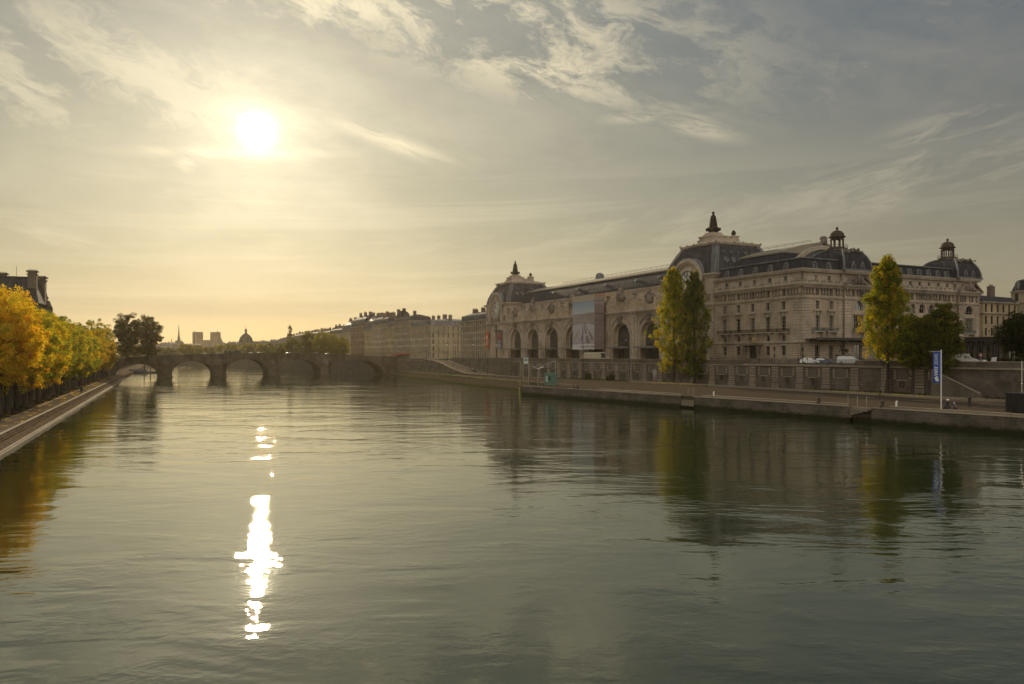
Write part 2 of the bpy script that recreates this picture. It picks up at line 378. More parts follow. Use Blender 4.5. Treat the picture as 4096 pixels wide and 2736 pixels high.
# ---------------------------------------------------------------- the museum (local frame: +x towards the camera end, +y inland)
ZG = 10.0
mus = empty('museum_building', (X0, Y0, ZG), LOCANG, 'long ornate stone museum with two clock pavilions and slate roofs above the right quay', 'museum')
PL = (0, 0, -ZG)
def fr(off=0.0): return lambda a, z, d: (a, off+d, z)            # river front, d goes inland
def fw(off=0.0): return lambda a, z, d: (off-d, a, z)            # west front
def bxr(b, a0, a1, p0, p1, z0, z1, m=0): b.box(a0, a1, -p1, -p0, z0, z1, m)      # p = projection from river plane
def bxw(b, a0, a1, p0, p1, z0, z1, m=0): b.box(p0, p1, a0, a1, z0, z1, m)
COLR = [-33.7, -27.15, -20.55, -13.9, -7.3]
DOORC = -20.55
# --- hotel wing walls
L_FP = [(0, 0), (-38.9, 0), (-38.9, 14), (-14, 14), (-14, 84.2), (0, 84.2)]
holes = []; wins = []
for c in COLR:
    if c != DOORC:
        holes.append(rect(c, 1.9, 12.3, 15.3)); wins.append((c, 1.9, 12.3, 15.3, 'rect', (2, 2)))
        holes.append(rect(c, 1.6, 16.8, 18.8)); wins.append((c, 1.6, 16.8, 18.8, 'rect', (2, 2)))
    holes.append(rect(c, 2.0, 20.0, 24.5)); wins.append((c, 2.0, 20.0, 24.5, 'rect', (2, 4)))
    holes.append(rect(c, 1.55, 26.6, 29.1)); wins.append((c, 1.55, 26.6, 29.1, 'rect', (2, 3)))
    holes.append(rect(c, 1.45, 30.8, 32.9)); wins.append((c, 1.45, 30.8, 32.9, 'rect', (2, 3)))
holes.append(rect(DOORC, 3.6, 10.05, 15.7)); holes.append(arch_pts(DOORC, 3.4, 16.4, 17.6, 8, .8))
b = MB(); b.plate([(-38.9, 9.9), (0, 9.9), (0, 33.5), (-38.9, 33.5)], holes, fr(0), .7)
b.build('river_wall', STONE, mus, PL)
for a, w, z0, z1, hd, br in wins: window(mus, fr(), a, w, z0, z1, 0, .42, hd, br, zoff=ZG)
d = MB(); d.box(DOORC-1.8, DOORC+1.8, .5, .62, 10.05, 15.7); [d.box(DOORC-1.6+i*.85, DOORC-.95+i*.85, .42, .5, 10.5+k*2.5, 12.6+k*2.5) for i in range(4) for k in range(2)]
d.build('door', plain('dark_green_door', (.02, .025, .022), .5), mus, PL)
d = MB(); d.extr([(x, .45, z) for x, z in arch_pts(DOORC, 3.4, 16.4, 17.6, 8, .8)], (0, .1, 0)); d.build('fanlight', GLASSD, mus, PL)
# attic storey behind the balustrade
att = [rect(c, 1.5, 35.25, 37.05) for c in COLR]
b = MB(); b.plate([(-38.9, 33.4), (-.7, 33.4), (-.7, 38.2), (-38.9, 38.2)], att, fr(.7), .6); b.build('attic_wall', STONE2, mus, PL)
for c in COLR: window(mus, fr(.7), c, 1.5, 35.25, 37.05, 0, .3, 'rect', (2, 3), 'attic_window', ZG)
# west front
S1 = [6.4, 12.3]; P1 = [21.3, 25.3]; MID = [69.1-4.75*i for i in range(8)]; P2 = [76.5, 80.5]
def west_part(a0, a1, off, cols, arches, tall=True, s1=False):
    H = []; Wn = []
    for c in cols:
        H.append(rect(c, 1.45, 30.8, 32.9)); Wn.append((c, 1.45, 30.8, 32.9, 'rect', (2, 3)))
        if s1:
            H.append(rect(c, 1.55, 26.6, 29.1)); Wn.append((c, 1.55, 26.6, 29.1, 'rect', (2, 3)))
            H.append(rect(c, 1.95, 20.0, 24.6)); Wn.append((c, 1.95, 20.0, 24.6, 'rect', (2, 4)))
            H.append(rect(c, 1.9, 10.3, 15.6)); Wn.append((c, 1.9, 10.3, 15.6, 'rect', (2, 3)))
    for c, w in arches:
        H.append(arch_pts(c, w, 26.5, 29.5-w/2)); Wn.append((c, w, 26.5, 29.5, 'arch', (3, 1)))
        H.append(rect(c, w, 20.4, 25.0)); Wn.append((c, w, 20.4, 25.0, 'rect', (3, 2)))
        H.append(rect(c, w*.8, 10.3, 15.8)); Wn.append((c, w*.8, 10.3, 15.8, 'rect', (2, 2)))
    b = MB(); b.plate([(a0, 9.9), (a1, 9.9), (a1, 33.5), (a0, 33.5)], H, fw(off), .7)
    if off > 0:
        b.box(0.003, off, a0, a0+.01, 9.9, 33.5); b.box(.003, off, a1-.01, a1, 9.9, 33.5)
    b.build('west_wall', STONE, mus, PL)
    for q in Wn: window(mus, fw(off), q[0], q[1], q[2], q[3], R(90), .42, q[4], q[5], zoff=ZG)
    b = MB(); b.plate([(max(a0, .7), 33.4), (a1, 33.4), (a1, 38.2), (max(a0, .7), 38.2)], [rect(c, 1.4, 35.2, 37.0) for c in cols], fw(off-.7), .6); b.build('attic_wall', STONE2, mus, PL)
    for c in cols: window(mus, fw(off-.7), c, 1.4, 35.2, 37.0, R(90), .3, 'rect', (2, 3), 'attic_window', ZG)
west_part(0, 17.3, 0, S1, [], s1=True)
west_part(17.3, 28.8, .8, P1, [(23.3, 4.3)])
west_part(28.8, 72.9, 0, MID, [(c, 2.9) for c in MID])
west_part(72.9, 84.2, .8, P2, [(78.5, 4.3)])
b = MB(); b.box(-38.9, -.8, 13.3, 14, 9.9, 38.2); b.box(-14, -13.3, 14, 84.2, 9.9, 38.2); b.box(-14, 0, 83.6, 84.18, 9.9, 38.2); b.box(-38.85, -38.2, .72, 13.3, 9.9, 38.2)
b.build('rear_wall', STONE, mus, PL)
# --- quoins (rusticated courses) as their own raised blocks
def courses(b, fn, a0, a1, z0, z1, pr=.16, row=.86, gap=.15):
    z = z0
    while z+row*.6 < z1:
        fn(b, a0, a1, .003, pr, z, min(z+row-gap, z1)); z += row
b = MB(); courses(b, bxr, -4.4, 0, 16.6, 30.2); courses(b, bxw, .0, 3.4, 16.6, 30.2); b.build('quoins', STONE2, mus, PL)
b = MB(); courses(b, bxr, -38.7, -36.4, 16.6, 30.2); b.build('quoins', STONE2, mus, PL)
b = MB(); courses(b, bxw, 15.1, 17.2, 16.6, 30.2); b.build('quoins', STONE2, mus, PL)
def bw1(b, a0, a1, p0, p1, z0, z1, m=0): b.box(.8+p0, .8+p1, a0, a1, z0, z1, m)
for a0, a1 in ((17.4, 19.9), (26.6, 28.7), (73.0, 75.4), (81.7, 84.1)): b = MB(); courses(b, bw1, a0, a1, 16.6, 30.2); b.build('quoins', STONE2, mus, PL)
# --- horizontal bands and cornices
def cornice(b, z, h, pr, dent=True, a0=-38.9, a1=0.0, only=None, off=0.0):
    """stepped moulding along river front and west front"""
    for k, (dz, dp) in enumerate(((0, .45), (.34, .75), (.67, 1.0))):
        p = pr*dp-off; zz0, zz1 = z+h*dz, z+h*(dz+.33)-.003
        if only != 'w': b.box(a0, a1+(p if only is None else 0), -p, .05+max(0, off), zz0, zz1)
        if only != 'r':
            b.box(-.05-max(0, off), p, .06 if only is None else 0, 17.3, zz0, zz1); b.box(-.05, p+.8, 17.3-p*.4, 28.8+p*.4, zz0+.002, zz1+.002)
            b.box(-.05-max(0, off), p, 28.8+p*.4+.002, 72.9-p*.4-.002, zz0, zz1); b.box(-.05, p+.8, 72.9-p*.4, 84.2+p*.6, zz0+.002, zz1+.002)
    if dent:
        n = int((a1-a0)/.75)
        for i in range(n): b.box(a0+.2+i*.75, a0+.55+i*.75, -pr*.62, .02, z-.32, z-.003)
        for i in range(int(84/.75)):
            y = .3+i*.75; o_ = .8 if (17.3 < y < 28.6 or y > 72.9) else 0
            b.box(-.02, pr*.62+o_, y, y+.35, z-.32, z-.003)
b = MB(); cornice(b, 33.4, .95, 1.25); b.build('main_cornice', STONE2, mus, PL)
b = MB(); cornice(b, 29.7, .6, .5, False); b.build('frieze_moulding', STONE2, mus, PL)
b = MB(); cornice(b, 16.05, .42, .42, False); b.build('string_course', STONE2, mus, PL)
b = MB(); cornice(b, 37.9, 1.0, .75, False); b.build('attic_cornice', STONE2, mus, PL)
b = MB(); bxr(b, -38.9, .35, .003, .35, 9.9, 11.4); bxw(b, .002, 17.2, .003, .35, 9.9, 11.4); bxw(b, 28.9, 72.8, .003, .35, 9.9, 11.4); bxw(b, 17.2, 28.9, .803, 1.1, 9.9, 11.4); bxw(b, 72.8, 84.4, .803, 1.1, 9.9, 11.4); b.build('plinth', STONED, mus, PL)
# balustrade on the main cornice
def balus(b, fn, a0, a1, p0, z, h=1.0, piers=()):
    fn(b, a0, a1, p0-.14, p0+.14, z, z+.12); fn(b, a0, a1, p0-.18, p0+.18, z+h-.14, z+h)
    a = a0+.2
    while a < a1-.1:
        fn(b, a, a+.16, p0-.08, p0+.08, z+.12, z+h-.14); a += .36
    for q in piers: fn(b, q-.38, q+.38, p0-.26, p0+.26, z-.002, z+h+.16)
b = MB(); balus(b, bxr, -38.6, .6, .7, 34.4, 1.0, [c+s for c in COLR for s in (0, 3.3)]+[-37])
balus(b, bxw, -.5, 17.0, .7, 34.4, 1.0, [1, 6.4, 9.4, 12.3, 15.5]); balus(b, bxw, 28.9, 72.8, .7, 34.4, 1.0, MID+[c-2.37 for c in MID]); balus(b, bxw, 17.2, 19.5, 1.5, 34.4); balus(b, bxw, 27, 28.8, 1.5, 34.4); balus(b, bxw, 73, 75, 1.5, 34.4); balus(b, bxw, 82, 84.2, 1.5, 34.4)
b.build('balustrade', STONE2, mus, PL)
# carved frieze between the small windows: garlands and brackets
def frieze(fn, cols, a0, a1):
    b = MB(); a = a0+.5; fn(b, a0, a1, .003, .2, 33.05, 33.3)
    while a < a1-.4:
        if all(abs(a-c) > 1.05 for c in cols):
            fn(b, a-.22, a+.22, .003, .55, 32.3, 33.05); fn(b, a-.16, a+.16, .003, .34, 31.2, 32.3)
            p = [(a+.55*math.cos(t), 32.0+.5*math.sin(t)) for t in [math.pi*(1+i/5) for i in range(6)]]
            for q in p[1:-1]: fn(b, q[0]+.45-.14, q[0]+.45+.14, .003, .2, q[1]-.5-.12, q[1]-.5+.16)
        a += 1.25
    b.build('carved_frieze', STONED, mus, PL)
frieze(bxr, COLR, -38.4, -.1); frieze(bxw, S1, .2, 17.1); frieze(bw1, P1, 17.5, 28.6); frieze(bxw, MID, 29.2, 72.6); frieze(bw1, P2, 73.2, 84)
# window surrounds, pediments, balconies
def surround(b, fn, c, w, z0, z1, ped=False):
    b = MB()
    fn(b, c-w/2-.35, c-w/2-.02, .003, .18, z0, z1+.25); fn(b, c+w/2+.02, c+w/2+.35, .003, .18, z0, z1+.25); fn(b, c-w/2-.45, c+w/2+.45, .003, .3, z1+.25, z1+.55)
    fn(b, c-.2, c+.2, .003, .4, z1-.02, z1+.62)
    fn(b, c-w/2-.35, c+w/2+.35, .003, .32, z0-.3, z0-.02)
    if ped:
        fn(b, c-w/2-.5, c-w/2-.05, .003, .42, z1+.55, z1+1.35); fn(b, c+w/2+.05, c+w/2+.5, .003, .42, z1+.55, z1+1.35)
        fn(b, c-.55, c+.55, .003, .36, z1+.6, z1+1.3)
        fn(b, c-w/2-.85, c+w/2+.85, .003, .8, z1+1.35, z1+1.62); fn(b, c-w/2-.5, c+w/2+.5, .003, .6, z1+1.62, z1+1.85)
    b.build('window_surround', STONE2, mus, PL)
b = MB()
for c in COLR:
    surround(b, bxr, c, 2.0, 20.0, 24.5, True); surround(b, bxr, c, 1.55, 26.6, 29.1); surround(b, bxr, c, 1.5, 35.3, 37.0) if 0 else None
    if c != DOORC: surround(b, bxr, c, 1.9, 12.3, 15.3)
for c in S1: surround(b, bxw, c, 1.95, 20.0, 24.6, True); surround(b, bxw, c, 1.55, 26.6, 29.1)
for c in (23.3, 78.5):
    surround(b, bw1, c, 4.3, 20.4, 25.0)
for fn_, cs in ((bw1, ((23.3, 4.3), (78.5, 4.3))), (bxw, [(c, 2.9) for c in MID])):
    for c, w in cs:
        b = MB()
        for i in range(13):
            t = math.pi*(i+.5)/13; r = w/2+.3; fn_(b, c+r*math.cos(t)-.26, c+r*math.cos(t)+.26, .003, .22, 29.5-w/2+r*math.sin(t)-.26, 29.5-w/2+r*math.sin(t)+.26)
        b.build('arch_surround', STONE2, mus, PL)
def balcony(fn, a0, a1, brk, z=19.7, green=False):
    b = MB(); fn(b, a0, a1, .003, 1.15, z-.28, z, 0)
    for q in brk:
        for k in range(4): fn(b, q-.25, q+.25, .003, 1.0-.22*k, z-.29-.45*(k+1)+.0, z-.29-.45*k-.003, 0)
    o = b.build('balcony', STONE2, mus, PL)
    r = MB(); fn(r, a0+.05, a1-.05, 1.0, 1.06, z+1.0, z+1.08); fn(r, a0+.05, a1-.05, 1.0, 1.06, z+.06, z+.12)
    a = a0+.05
    while a < a1-.05: fn(r, a, a+.05, 1.0, 1.05, z+.1, z+1.0); a += .19
    for q in (a0+.05, a1-.1): fn(r, q, q+.05, .01, 1.0, z+1.0, z+1.07); [fn(r, q, q+.05, .1+.18*k, .14+.18*k, z, z+1.0) for k in range(5)]
    r.build('railing', IRON if not green else plain('verdigris_iron', (.09, .13, .12), .7), o)
balcony(bxr, -36.6, -31.0, (-35.4, -32.0)); balcony(bxr, -30.4, -11.2, (-28.9, -25.5, -22.6, -18.4, -15.6, -12.3)); balcony(bxr, -10.0, -4.7, (-8.9, -5.7))
balcony(bxw, 4.0, 8.7, (4.6, 8.1), 19.8, True); balcony(bxw, 9.9, 14.7, (10.5, 14.1), 19.8, True); balcony(bw1, 20.6, 26.0, (21.2, 25.4), 19.9, True); balcony(bw1, 75.9, 81.1, (76.5, 80.5), 19.9, True)
# entrance canopy above the river door and long glazed awning on the west front
b = MB(); bxr(b, DOORC-4.4, DOORC+4.4, .003, 1.5, 16.0-.35, 16.02); [bxr(b, DOORC+s*3.0-.5, DOORC+s*3.0+.5, .36, 1.1, 12.8+k, 13.7+k) for s in (-1, 1) for k in (0, 1, 1.9)]; b.build('door_canopy', STONED, mus, PL)
b = MB(); b.box(.36, 4.6, 1.0, 84.5, 17.25, 17.5); b.box(4.4, 4.7, .9, 84.6, 17.0, 17.75); [b.box(1.15, 4.5, 2+i*4.1, 2.15+i*4.1, 16.6, 17.24) for i in range(21)]
b.build('awning', plain('dark_awning', (.045, .045, .04), .6), mus, PL)
# broken pediments over the west pavilions
for c in (23.05, 78.55):
    b = MB()
    for s in (-1, 1):
        b.extr([(.9, c+s*5.7, 34.4), (.9, c+s*2.6, 36.6), (.9, c+s*2.6, 37.2), (.9, c+s*6.4, 34.5), (.9, c+s*6.4, 34.4)], (1.1, 0, 0))
        b.ball((1.3, c+s*1.6, 35.4), .75, 0, 8, (.6, .8, 1.3), .15); b.ball((1.3, c+s*2.9, 35.0), .6, 0, 8, (.6, 1.2, .8), .2)
    b.ball((1.4, c, 36.2), 1.15, 0, 10, (.4, .8, 1.35), .06); b.ball((1.4, c, 37.7), .5, 0, 8, (.6, 1, .8), .15)
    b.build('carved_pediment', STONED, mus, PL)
# --- mansard of the hotel
b = MB(); rr = [(.75, 38.9), (1.0, 39.6), (1.8, 42.1)]
b.loft([ring3(inset(L_FP, i), z) for i, z in rr], 0, False)
b.build('mansard_slope', SLATED, mus, PL)
b = MB(); b.loft([ring3(inset(L_FP, i), z) for i, z in ((1.35, 42.1), (1.3, 42.4), (1.7, 42.55))], 0, False); b.loft([ring3(inset(L_FP, i), z) for i, z in ((1.7, 42.55), (6.2, 43.2), (6.6, 43.3))], 0, True)
b.build('roof', ZINC, mus, PL)
def dormer(fn, c, rz):
    b = MB(); p = fn(c, 39.0, .75)
    b.M = Matrix.Translation((p[0], p[1], p[2])) @ Matrix.Rotation(rz, 4, 'Z')
    b.plate([(-1.05, 0), (1.05, 0), (1.05, .7), (.8, 1.5), (.62, 2.0), (.35, 2.3), (0, 2.42), (-.35, 2.3), (-.62, 2.0), (-.8, 1.5), (-1.05, .7)], [arch_pts(0, .95, .25, 1.45, 8)], lambda a, z, d: (a, d, z), 1.9)
    o = b.build('dormer', ZINC, mus, PL)
    me, pn = window_mesh(.95, 1.68, 'arch', (2, 2)); q = b.M @ Vector((0, .25, .25)); w = link('window', me, o, q, rz); link('pane', pn, w)
for c in COLR: dormer(fr(), c, 0)
for c in S1+[MID[i] for i in range(8)]: dormer(fw(), c, R(90))
# --- square domes of the two west pavilions with their cupolas
CUP = plain('cupola_bronze', (.085, .065, .05), .85, spec=.1)
for c in (23.05, 78.55):
    fp = [(-14.5, c-6.4), (1.1, c-6.4), (1.1, c+6.4), (-14.5, c+6.4)]
    b = MB(); b.loft([ring3(inset(fp, 4.7*(1-math.cos(t))), 38.9+7.3*math.sin(t)) for t in [math.pi/2*i/10 for i in range(11)]], 0, True)
    o = b.build('square_dome', SLATED, mus, PL)
    b = MB()
    for sx in (0, 1):
        for sy in (0, 1):
            pts = []
            for i in range(11):
                t = math.pi/2*i/10; q = inset(fp, 4.7*(1-math.cos(t))); q = q[[0, 3, 1, 2][sx*2+sy]]
                pts.append((q[0], q[1], 38.95+7.3*math.sin(t)))
            b.tube(pts, .34, 6)
    b.box(-10, -3.5, c-2.9, c+2.9, 46.1, 46.45); b.box(.6, 1.5, c-6.7, c+6.7, 38.85, 39.5)
    b.build('dome_ribs', ZINC, o)
    for s in (-2, 2):
        m1_, m2_ = window_mesh(1.0, 1.7, 'arch', (2, 2)); k = MB(); k.M = Matrix.Translation((1.15, c+s, 39.5)) @ Matrix.Rotation(R(90), 4, 'Z')
        k.plate([(-.95, 0), (.95, 0), (.95, 1.2), (0, 2.6), (-.95, 1.2)], [arch_pts(0, 1.0, .1, 1.3, 8)], lambda a, z, d: (a, d, z), 1.6)
        dm = k.build('dormer', ZINC, mus, PL); w = link('window', m1_, dm, (1.0, c+s, 39.6), R(90)); link('pane', m2_, w)
    # cupola
    cxp = -7.0; cyp = c
    b = MB(); C3 = (cxp, cyp, 0)
    b.lathe([(3.3, 46.4), (3.3, 46.9), (2.7, 47.0), (2.6, 47.2)], C3, 8, ph=.39, smooth=False)
    for i in range(8):
        a = 2*math.pi*(i+.5)/8; b.lathe([(.36, 47.2), (.24, 47.5), (.22, 49.6), (.36, 49.9)], (cxp+1.95*math.cos(a), cyp+1.95*math.sin(a), 0), 7)
    # arches between the columns
    for i in range(8):
        a0, a1 = 2*math.pi*(i+.5)/8, 2*math.pi*(i+1.5)/8
        p0 = Vector((cxp+2.08*math.cos(a0), cyp+2.08*math.sin(a0))); p1 = Vector((cxp+2.08*math.cos(a1), cyp+2.08*math.sin(a1))); e = p1-p0
        lp = [(0, 50.6), (0, 49.4), (.12, 49.4)]+[(.5-.38*math.cos(math.pi*j/6), 49.5+.55*math.sin(math.pi*j/6)) for j in range(7)]+[(.88, 49.4), (1, 49.4), (1, 50.6)]
        nrm = Vector((-e.y, e.x)).normalized()*.3
        b.extr([(p0.x+e.x*u, p0.y+e.y*u, z) for u, z in lp], (nrm.x, nrm.y, 0))
    b.lathe([(2.1, 50.4), (2.65, 50.6), (2.65, 50.8), (2.25, 50.85)], C3, 16)
    b.lathe([(2.25, 50.8), (2.2, 51.3), (1.95, 52.0), (1.45, 52.5), (.8, 52.8), (.3, 52.9), (.25, 53.2), (.48, 53.4), (.42, 53.7), (.05, 54.1)], C3, 16)
    b.build('cupola', CUP, mus, PL)
    r = MB()
    for z in (47.3, 48.0): r.tube([(cxp+3.2*math.cos(t), cyp+3.2*math.sin(t), z) for t in [2*math.pi*i/16 for i in range(17)]], .05, 4)
    for i in range(24):
        t = 2*math.pi*i/24; r.tube([(cxp+3.2*math.cos(t), cyp+3.2*math.sin(t), 46.9), (cxp+3.22*math.cos(t), cyp+3.22*math.sin(t), 48.0)], .035, 3)
    r.build('cupola_railing', IRON, mus, PL)
    k = MB()
    for i in range(22): k.ball((.2-rnd.uniform(0, 2.6), c+(i-10.5)*.42, 45.7+rnd.uniform(-.5, .6)-abs(i-10.5)*.06), rnd.uniform(.28, .5), 0, 6, (1, 1, 1.2), .25)
    k.build('roof_carving', STONED, mus, PL)

# --- nave: seven arched bays
NX0, NX1 = -204.4, -66.4; BW = (NX1-NX0)/7; BC = [NX0+BW*(i+.5) for i in range(7)]
b = MB(); b.plate([(NX0, 9.9), (NX1, 9.9), (NX1, 29.5), (NX0, 29.5)], [arch_pts(c, 12, 9.95, 19.9, 22) for c in BC], fr(0), 2.9)
b.build('nave_wall', STONE, mus, PL)
b = MB()
for c in BC:
    nb = 23
    for i in range(nb):
        t0, t1 = math.pi*(i+.10)/nb, math.pi*(i+.86)/nb; ro = 7.5 if i % 2 else 7.15
        b.extr([(c+6.02*math.cos(t0), -.003, 19.9+6.02*math.sin(t0)), (c+ro*math.cos(t0), -.003, 19.9+ro*math.sin(t0)), (c+ro*math.cos(t1), -.003, 19.9+ro*math.sin(t1)), (c+6.02*math.cos(t1), -.003, 19.9+6.02*math.sin(t1))], (0, -.28, 0))
    for s in (-1, 1):
        z = 12.2; k = 0
        while z < 19.5: b.box(c+min(s*6.02, s*(7.5 if k % 2 else 7.15)), c+max(s*6.02, s*(7.5 if k % 2 else 7.15)), -.25, -.003, z, z+.58); z += .74; k += 1
b.build('arch_voussoirs', STONE2, mus, PL)
for c in BC:
    b = MB()
    b.box(c-.7, c+.7, -1.1, -.003, 25.4, 29.3); b.ball((c, -1.0, 26.9), .95, 0, 8, (1, .7, 1.3), .12); b.ball((c, -1.1, 28.4), .7, 0, 8, (1, .8, 1), .1)
    for s in (-1, 1):
        pts = [(c+s*8.3*math.sin(t), -.2, 19.9+8.3*math.cos(t)) for t in [.12+.85*i/8 for i in range(9)]]
        b.tube(pts, .2, 5)
    b.build('keystone_carving', STONED, mus, PL)
for i in range(8):
    a = NX0+BW*i; b = MB()
    for s in ((-1.05, 1.05) if 0 < i < 7 else ((1.2,) if i == 0 else (-1.2,))):
        b.box(a+s-.5, a+s+.5, -.45, -.003, 12.0, 28.2); b.box(a+s-.62, a+s+.62, -.6, -.003, 12.0, 12.8); b.box(a+s-.66, a+s+.66, -.65, -.003, 27.6, 28.35)
    b.box(max(NX0, a-2.2), min(NX1, a+2.2), -.7, -.003, 9.9, 12.0)
    b.build('twin_pilaster', STONE2, mus, PL)
b = MB()
for dz, dh, p in ((28.5, .35, .5), (29.5, .3, .8), (29.8, .28, 1.15), (30.08, .3, 1.4)): b.box(NX0, NX1, -p, .05, dz, dz+dh-.004)
for i in range(int((NX1-NX0)/.8)): b.box(NX0+.2+i*.8, NX0+.6+i*.8, -.7, -.003, 29.1, 29.49)
b.build('nave_cornice', STONE2, mus, PL)
b = MB(); b.box(NX0, NX1, .1, .8, 30.38, 34.9); b.box(NX0, NX1, -.1, .95, 34.9, 35.25); b.box(NX0, NX1, -.05, .2, 30.39, 31.1)
for i in range(8):
    a = NX0+BW*i
    for q in (a,)+(((a+BW*.5-3.6), (a+BW*.5+3.6)) if i < 7 else ()): b.box(max(NX0, q-.75), min(NX1, q+.75), -.45, .098, 30.39, 35.4)
    if i < 7:
        for k in range(5):
            for q in (a+1.6+k*.95, a+BW-1.6-k*.95): b.ball((q, -.02, 33.0+rnd.uniform(-.5, .6)), .5, 0, 6, (1, .35, rnd.uniform(.8, 1.9)), .2)
b.build('nave_parapet', STONE, mus, PL)
def lumps(b, c, n, sx, sz, r0, r1):
    for _ in range(n):
        t = rnd.random(); b.ball((c[0]+rnd.gauss(0, sx)*(1-.6*t), c[1]+rnd.gauss(0, .35), c[2]+sz*t), rnd.uniform(r0, r1)*(1-.45*t), 0, 7, (1, .8, rnd.uniform(.8, 1.3)), .18)
for i, c in enumerate(BC):
    b = MB()
    if i % 2:       # seated figure
        b.box(c-1.9, c+1.9, -1.2, .6, 35.2, 36.1); b.lathe([(1.7, 36.1), (1.75, 36.9), (1.25, 38.0), (.95, 38.8)], (c, -.5, 0), 9, sy=.8)
        b.lathe([(.95, 38.6), (1.15, 39.5), (.95, 40.4), (.3, 40.7)], (c, -.1, 0), 9, sy=.7); b.ball((c, -.15, 41.2), .55, 0, 9, (1, 1, 1.2), .05)
        b.tube([(c-1.0, -.2, 40.2), (c-1.7, -.7, 39.2), (c-1.5, -1.3, 38.3)], [.32, .27, .2], 6); b.tube([(c+1.0, -.2, 40.2), (c+1.75, -.2, 39.6), (c+1.9, -.4, 40.9)], [.32, .27, .16], 6)
        b.ball((c-.6, -1.3, 37.6), .62, 0, 8, (1, 1.2, 1), .1); b.ball((c+.6, -1.3, 37.6), .62, 0, 8, (1, 1.2, 1), .1)
        for s in (-1, 1): lumps(b, (c+s*2.6, -.2, 35.4), 7, .7, 1.5, .5, .9)
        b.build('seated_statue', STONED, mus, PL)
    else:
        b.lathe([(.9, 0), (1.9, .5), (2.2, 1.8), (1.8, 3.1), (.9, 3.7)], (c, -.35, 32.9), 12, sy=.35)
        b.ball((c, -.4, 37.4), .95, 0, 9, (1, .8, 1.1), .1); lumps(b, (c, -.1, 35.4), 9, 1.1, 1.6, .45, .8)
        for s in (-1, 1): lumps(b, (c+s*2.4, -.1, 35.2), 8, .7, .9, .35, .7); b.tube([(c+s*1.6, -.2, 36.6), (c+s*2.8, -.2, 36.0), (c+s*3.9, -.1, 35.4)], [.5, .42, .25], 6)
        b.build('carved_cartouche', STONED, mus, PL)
for i in range(7):
    for s in (-1, 1):
        a = NX0+BW*(i+.5)+s*BW*.5*(.96 if (i+(s > 0)) in (0, 7) else 1)
        if s > 0 and i < 6: continue
        b = MB(); b.lathe([(.8, 35.3), (.85, 36.0), (.35, 36.3), (.9, 36.9), (1.0, 37.6), (.75, 38.2), (.2, 38.5)], (a, -.1, 0), 10); b.build('ball_finial', STONED, mus, PL)
# glazed arches, canopies and doors of the nave
GR = plain('arch_glazing', (.035, .036, .034), .35, 0, .6, .35, .4); GRB = plain('arch_grille', (.10, .085, .07), .7)
for c in BC:
    b = MB(); W = 10.2; b.plate(arch_pts(c, 12.0, 15.2, 19.9, 22), [arch_pts(c, W, 15.7, 19.9, 20)], fr(1.5), .5)
    o = b.build('arched_window', STONE, mus, PL)
    g = MB(); g.extr([(x, 1.82, z) for x, z in arch_pts(c, W+.02, 15.7, 19.9, 20)], (0, .06, 0)); g.build('glazing', GR, o)
    g = MB()
    for k in range(1, 19):
        x = c-W/2+W*k/19; t = .12 if k in (5, 14) else .05; g.box(x-t, x+t, 1.7, 1.8, 15.7, 19.9+math.sqrt(max(.01, (W/2)**2-(x-c)**2)))
    for z in (17.6, 19.9, 22.0):
        hw = W/2 if z <= 19.9 else math.sqrt((W/2)**2-(z-19.9)**2); g.box(c-hw, c+hw, 1.66, 1.78, z-.09, z+.09)
    g.build('grille', GRB, o)
    k = MB(); k.extr([(c-6.6, -3.4, 15.55), (c-6.6, -.75, 16.05), (c-6.6, 2.2, 16.1), (c-6.6, 2.2, 15.75), (c-6.6, -.75, 15.65), (c-6.6, -3.4, 15.25)], (13.2, 0, 0)); k.box(c-6.7, c+6.7, -3.55, -3.38, 15.2, 15.75)
    k.build('canopy', plain('canopy_metal', (.16, .15, .13), .5), mus, PL)
    e = MB(); e.box(c-5.9, c+5.9, 2.5, 2.7, 9.95, 15.2); [e.box(c-5.9+i*1.95-.06, c-5.9+i*1.95+.06, 2.38, 2.5, 9.95, 15.2) for i in range(1, 6)]; e.box(c-5.9, c+5.9, 2.36, 2.5, 13.1, 13.3)
    e.build('entrance_doors', plain('dark_entrance', (.022, .022, .02), .35), mus, PL)
# terrace, clerestory wall and barrel roof
b = MB(); b.box(NX0, NX1, .8, 8.2, 34.2, 34.5); b.box(NX0, -39.0, 8.2, 8.9, 30, 39.5)
for z, p in ((39.3, .25), (39.65, .5), (40.0, .8)): b.box(NX0, -66.5, 8.2-p, 8.9, z, z+.33)
for i in range(int(137/.9)): b.box(NX0+.3+i*.9, NX0+.75+i*.9, 7.85, 8.19, 38.9, 39.28)
for i in range(int(137/2.46)): b.box(NX0+.3+i*2.46, NX0+.8+i*2.46, 8.05, 8.2, 35, 38.6)
b.build('clerestory', STONE2, mus, PL)
prof = [(8.4, 40.3), (9.0, 41.6), (10.3, 43.7), (11.8, 45.5), (13.4, 46.9)]
b = MB()
half = [(NX0-6, y, z) for y, z in prof]; full = half+[(NX0-6, 60-y, z) for y, z in prof[::-1]]
b.extr(full+[(NX0-6, 51.6, 38), (NX0-6, 8.4, 38)], (184.0+6, 0, 0)); b.build('nave_roof', SLATED, mus, PL)
b = MB()
b.extr([(NX0-5.8, y, z) for y, z in ((13.0, 46.85), (13.0, 47.35), (22, 49.9), (30, 51.3), (38, 49.9), (47, 47.35), (47, 46.85))], (184.0+5.8, 0, 0)); b.box(NX0-5, -20.4, 12.5, 12.98, 46.7, 47.0)
b.build('upper_roof', plain('pale_roofing', (.30, .26, .19), .7), mus, PL)
b = MB()
